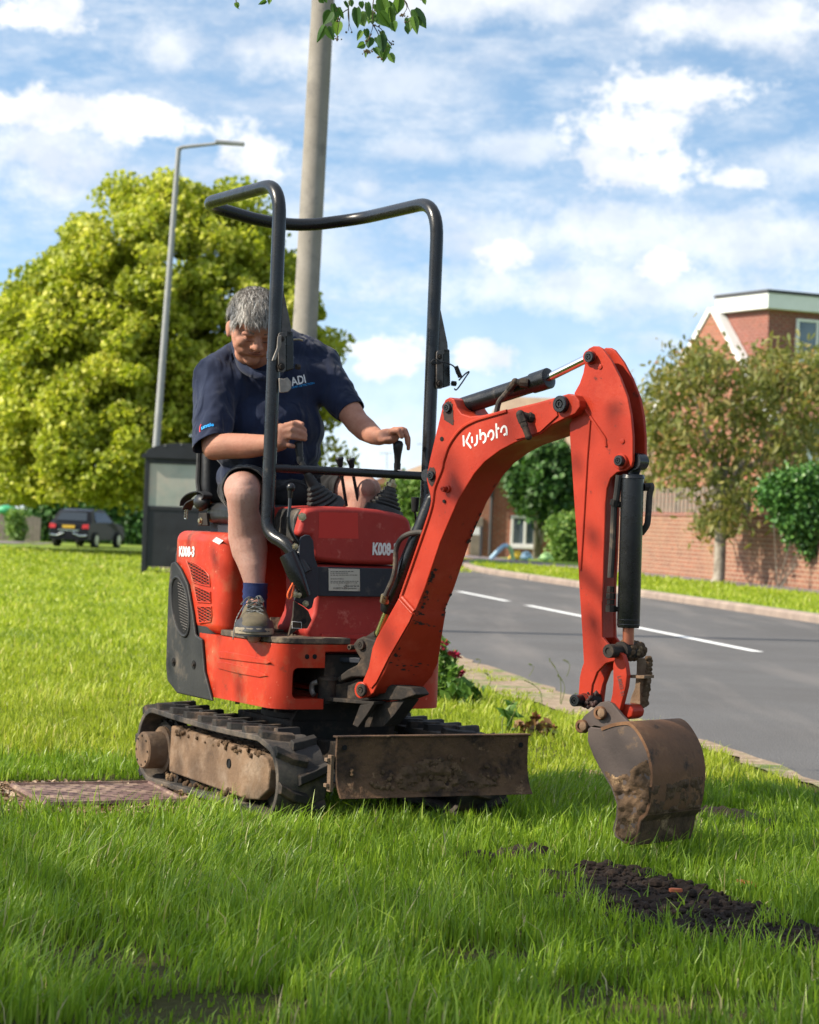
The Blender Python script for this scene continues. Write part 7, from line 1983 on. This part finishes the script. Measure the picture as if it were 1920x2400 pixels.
# weeds, flowers
leaf_mat('weed_leaf', [(0, (.05, .12, .02)), (.5, (.10, .20, .035)), (1, (.20, .32, .06))], tr=.3)
leaf_mat('dry_leaf', [(0, (.10, .045, .02)), (.5, (.22, .12, .05)), (1, (.20, .22, .06))], tr=.25)
mat('petal_red', (.42, .02, .07), (.30, .015, .05), 30, .6); mat('stem', (.10, .16, .04), (.12, .10, .04), 20, .7); mat('bloom_dry', (.22, .04, .025), (.14, .06, .03), 30, .8)
def plant(name, label, cat, k, foot, tops, lsz, nl, mname, Y=None, flowers=(), aspect=2.0, seed=1, spread=1.0, fm='petal_red'):
    r = np.random.default_rng(seed); g = G(*c(k, *foot)); Y = g.y
    e = empty(name, label, cat, loc=g); st = MB(); P = []
    for i, tp in enumerate(tops):
        t = W(*c(k, *tp), Y + r.uniform(-.08, .08)) - g; a = V((r.normal() * .02, r.normal() * .02, 0)); md = a.lerp(t, .5) + V((r.normal() * .01, r.normal() * .02, 0)); sp_ = spline([a, md, t], 6)
        st.tube(sp_, list(np.linspace(.004, .0012, len(sp_))), 6)
        for _ in range(nl):
            u = r.uniform(.12, .98); q = sp_[int(u * (len(sp_) - 1))]; P.append((q.x + r.normal() * lsz * .45 * spread, q.y + r.normal() * lsz * .45 * spread, q.z + r.normal() * lsz * .3))
    st.build('stems', 'stem', e)
    if P: link('leaves', quad_mesh('leaves', leaves(np.array(P), lsz, aspect=aspect, droop=.2, r=r), 6, LEAF_F, r.random(len(P))), mname, e, None)
    for fx, fy, fr in flowers:
        fl = MB(); p = W(*c(k, fx, fy), Y - .03) - g; rs = random.Random(int(fx))
        for i in range(9):
            n = V((rs.uniform(-1, 1), rs.uniform(-1, 1), rs.uniform(-.3, 1))).normalized(); v, f = heart(p + n * fr * .2, n, n.orthogonal(), fr, fr * .6, .3); fl.add(v, f)
        fl.build('flower', fm, e, smooth=None)
    return e
plant('flowering_plant', 'upright leafy snapdragon with dark red flowers growing on the verge right of the digger', 'flower', 'd3', (120, 790), [(80, 130), (60, 300), (40, 420), (110, 250), (185, 285), (170, 380), (130, 430), (200, 420), (90, 480), (30, 520), (160, 520)], .023, 110, 'weed_leaf',
      flowers=((80, 215, .03), (60, 250, .03), (168, 312, .034), (205, 325, .03), (185, 300, .026), (245, 492, .034), (238, 522, .026), (95, 190, .02)), aspect=2.6, seed=2)
plant('broadleaf_weed', 'pale green broad leaved weed beside the red flowering plant', 'weed', 'd3', (265, 800), [(230, 560), (275, 500), (350, 545), (300, 620), (330, 680)], .055, 12, 'weed_leaf', aspect=1.7, seed=3)
plant('tall_weed', 'single thin weed stalk topped by a few narrow leaves behind the blade', 'weed', 'd3', (695, 1120), [(765, 745)], .03, 0, 'weed_leaf', seed=4)
plant('weed_tuft', 'leaf rosette at the tip of the thin weed stalk', 'weed', 'd3', (695, 1118), [(766, 742), (700, 738), (835, 745)], .03, 4, 'weed_leaf', seed=14, aspect=3.5, spread=.4)
plant('dying_plant', 'withered brown red plant lying in the grass behind the end of the dozer blade', 'plant', 'd3', (1000, 1110), [(810, 975), (960, 915), (1040, 960), (1140, 1025), (1110, 1120), (900, 1010), (1060, 1090)], .028, 26, 'dry_leaf', flowers=((960, 915, .03), (1135, 1025, .025), (985, 925, .024)), fm='bloom_dry', aspect=2.2, seed=5)
rs_ = random.Random(6)
for i, (x, y, xt, yt) in enumerate(((1205, 790, 1095, 345), (1208, 800, 1180, 500), (1030, 800, 870, 555), (900, 520, 905, 395), (1390, 850, 1352, 680), (1265, 520, 1240, 355), (400, 420, 392, 350), (495, 660, 480, 480))):
    g = G(*c('d3', x, y)); t = W(*c('d3', xt, yt), g.y) - g
    b = MB(); q = spline([V((0, 0, 0)), t * .5 + V((.03, 0, .02)), t], 6); b.tube(q, list(np.linspace(.0028, .001, len(q))), 5)
    for j in range(14): b.ball(q[-1] - (q[-1] - q[-3]) * (j / 7) + V((rs_.uniform(-.006, .006), 0, 0)), (.0025, .0025, .005), 5, 4)
    o = b.build('grass_stalk', 'stem'); o.location = g; tag(o, ('tall curved seeding grass stalk, left one of the close pair left of the bucket arm', 'straight grass stalk, right one of the close pair left of the bucket arm', 'long grass stalk slanting left above the withered plant', 'short pale grass stalk against the asphalt, left of the slanting stalk',
        'small grass stalk right beside the lower end of the digger arm', 'pale seed head standing on the road edge just left of the digger arm', 'dry pale stalk behind the broad leaved weed', 'short dry stalk right of the broad leaved weed')[i], 'grass stalk', 'seeding grass stalks by the road')
# a split piece of pale bark, left of the bucket
g = G(*c('d3', 1530, 1510)); r_ = random.Random(2); b = MB()
for i in range(16):
    p = V((r_.uniform(-.05, .05), r_.uniform(-.03, .03), .012 + r_.uniform(0, .02))); b.box(p, (r_.uniform(.05, .10), .010, .008), Matrix.Rotation(R(-12 + r_.uniform(-10, 10)), 3, 'Z') @ Matrix.Rotation(R(r_.uniform(-8, 8)), 3, 'Y'))
b.ball((0, 0, .01), (.085, .035, .02), 12, 8); mat('bark_chip', (.42, .29, .22), (.22, .14, .11), 40, .9, .004, 60)
o = b.build('bark_piece', 'bark_chip'); o.location = g; tag(o, 'small splintered piece of pinkish bark in the grass left of the bucket', 'bark')
b = MB(); b.prism([V((math.cos(a) * .02 * k_, math.sin(a) * .012 * k_, 0)) for a, k_ in ((0, 1), (1, .8), (2, 1.1), (3, .9), (4, 1), (5.2, .8))], (0, 0, .01))
mat('brick_chip', (.45, .12, .05), None, 9, .8); g = G(*c('d4', 1030, 350)); o = b.build('brick_chip', 'brick_chip', bevel=.002); o.location = (g.x, g.y, soil_h(g.x, g.y) + .008); tag(o, 'orange brick fragment resting on the dark dug soil', 'brick chip')
g = G(*c('d4', 1400, 290)); b = MB(); b.prism([V((-.05, 0, 0)), V((-.02, .010, .004)), V((.03, .008, .004)), V((.05, 0, 0)), V((.02, -.008, 0)), V((-.02, -.007, 0))], (0, 0, .006))
o = b.build('bark_strip', 'brick_chip', bevel=.001); o.location = (g.x, g.y, .03); o.rotation_euler = (0, .15, -.35); tag(o, 'reddish brown strip of bark lying on the grass right of the dug soil', 'bark')
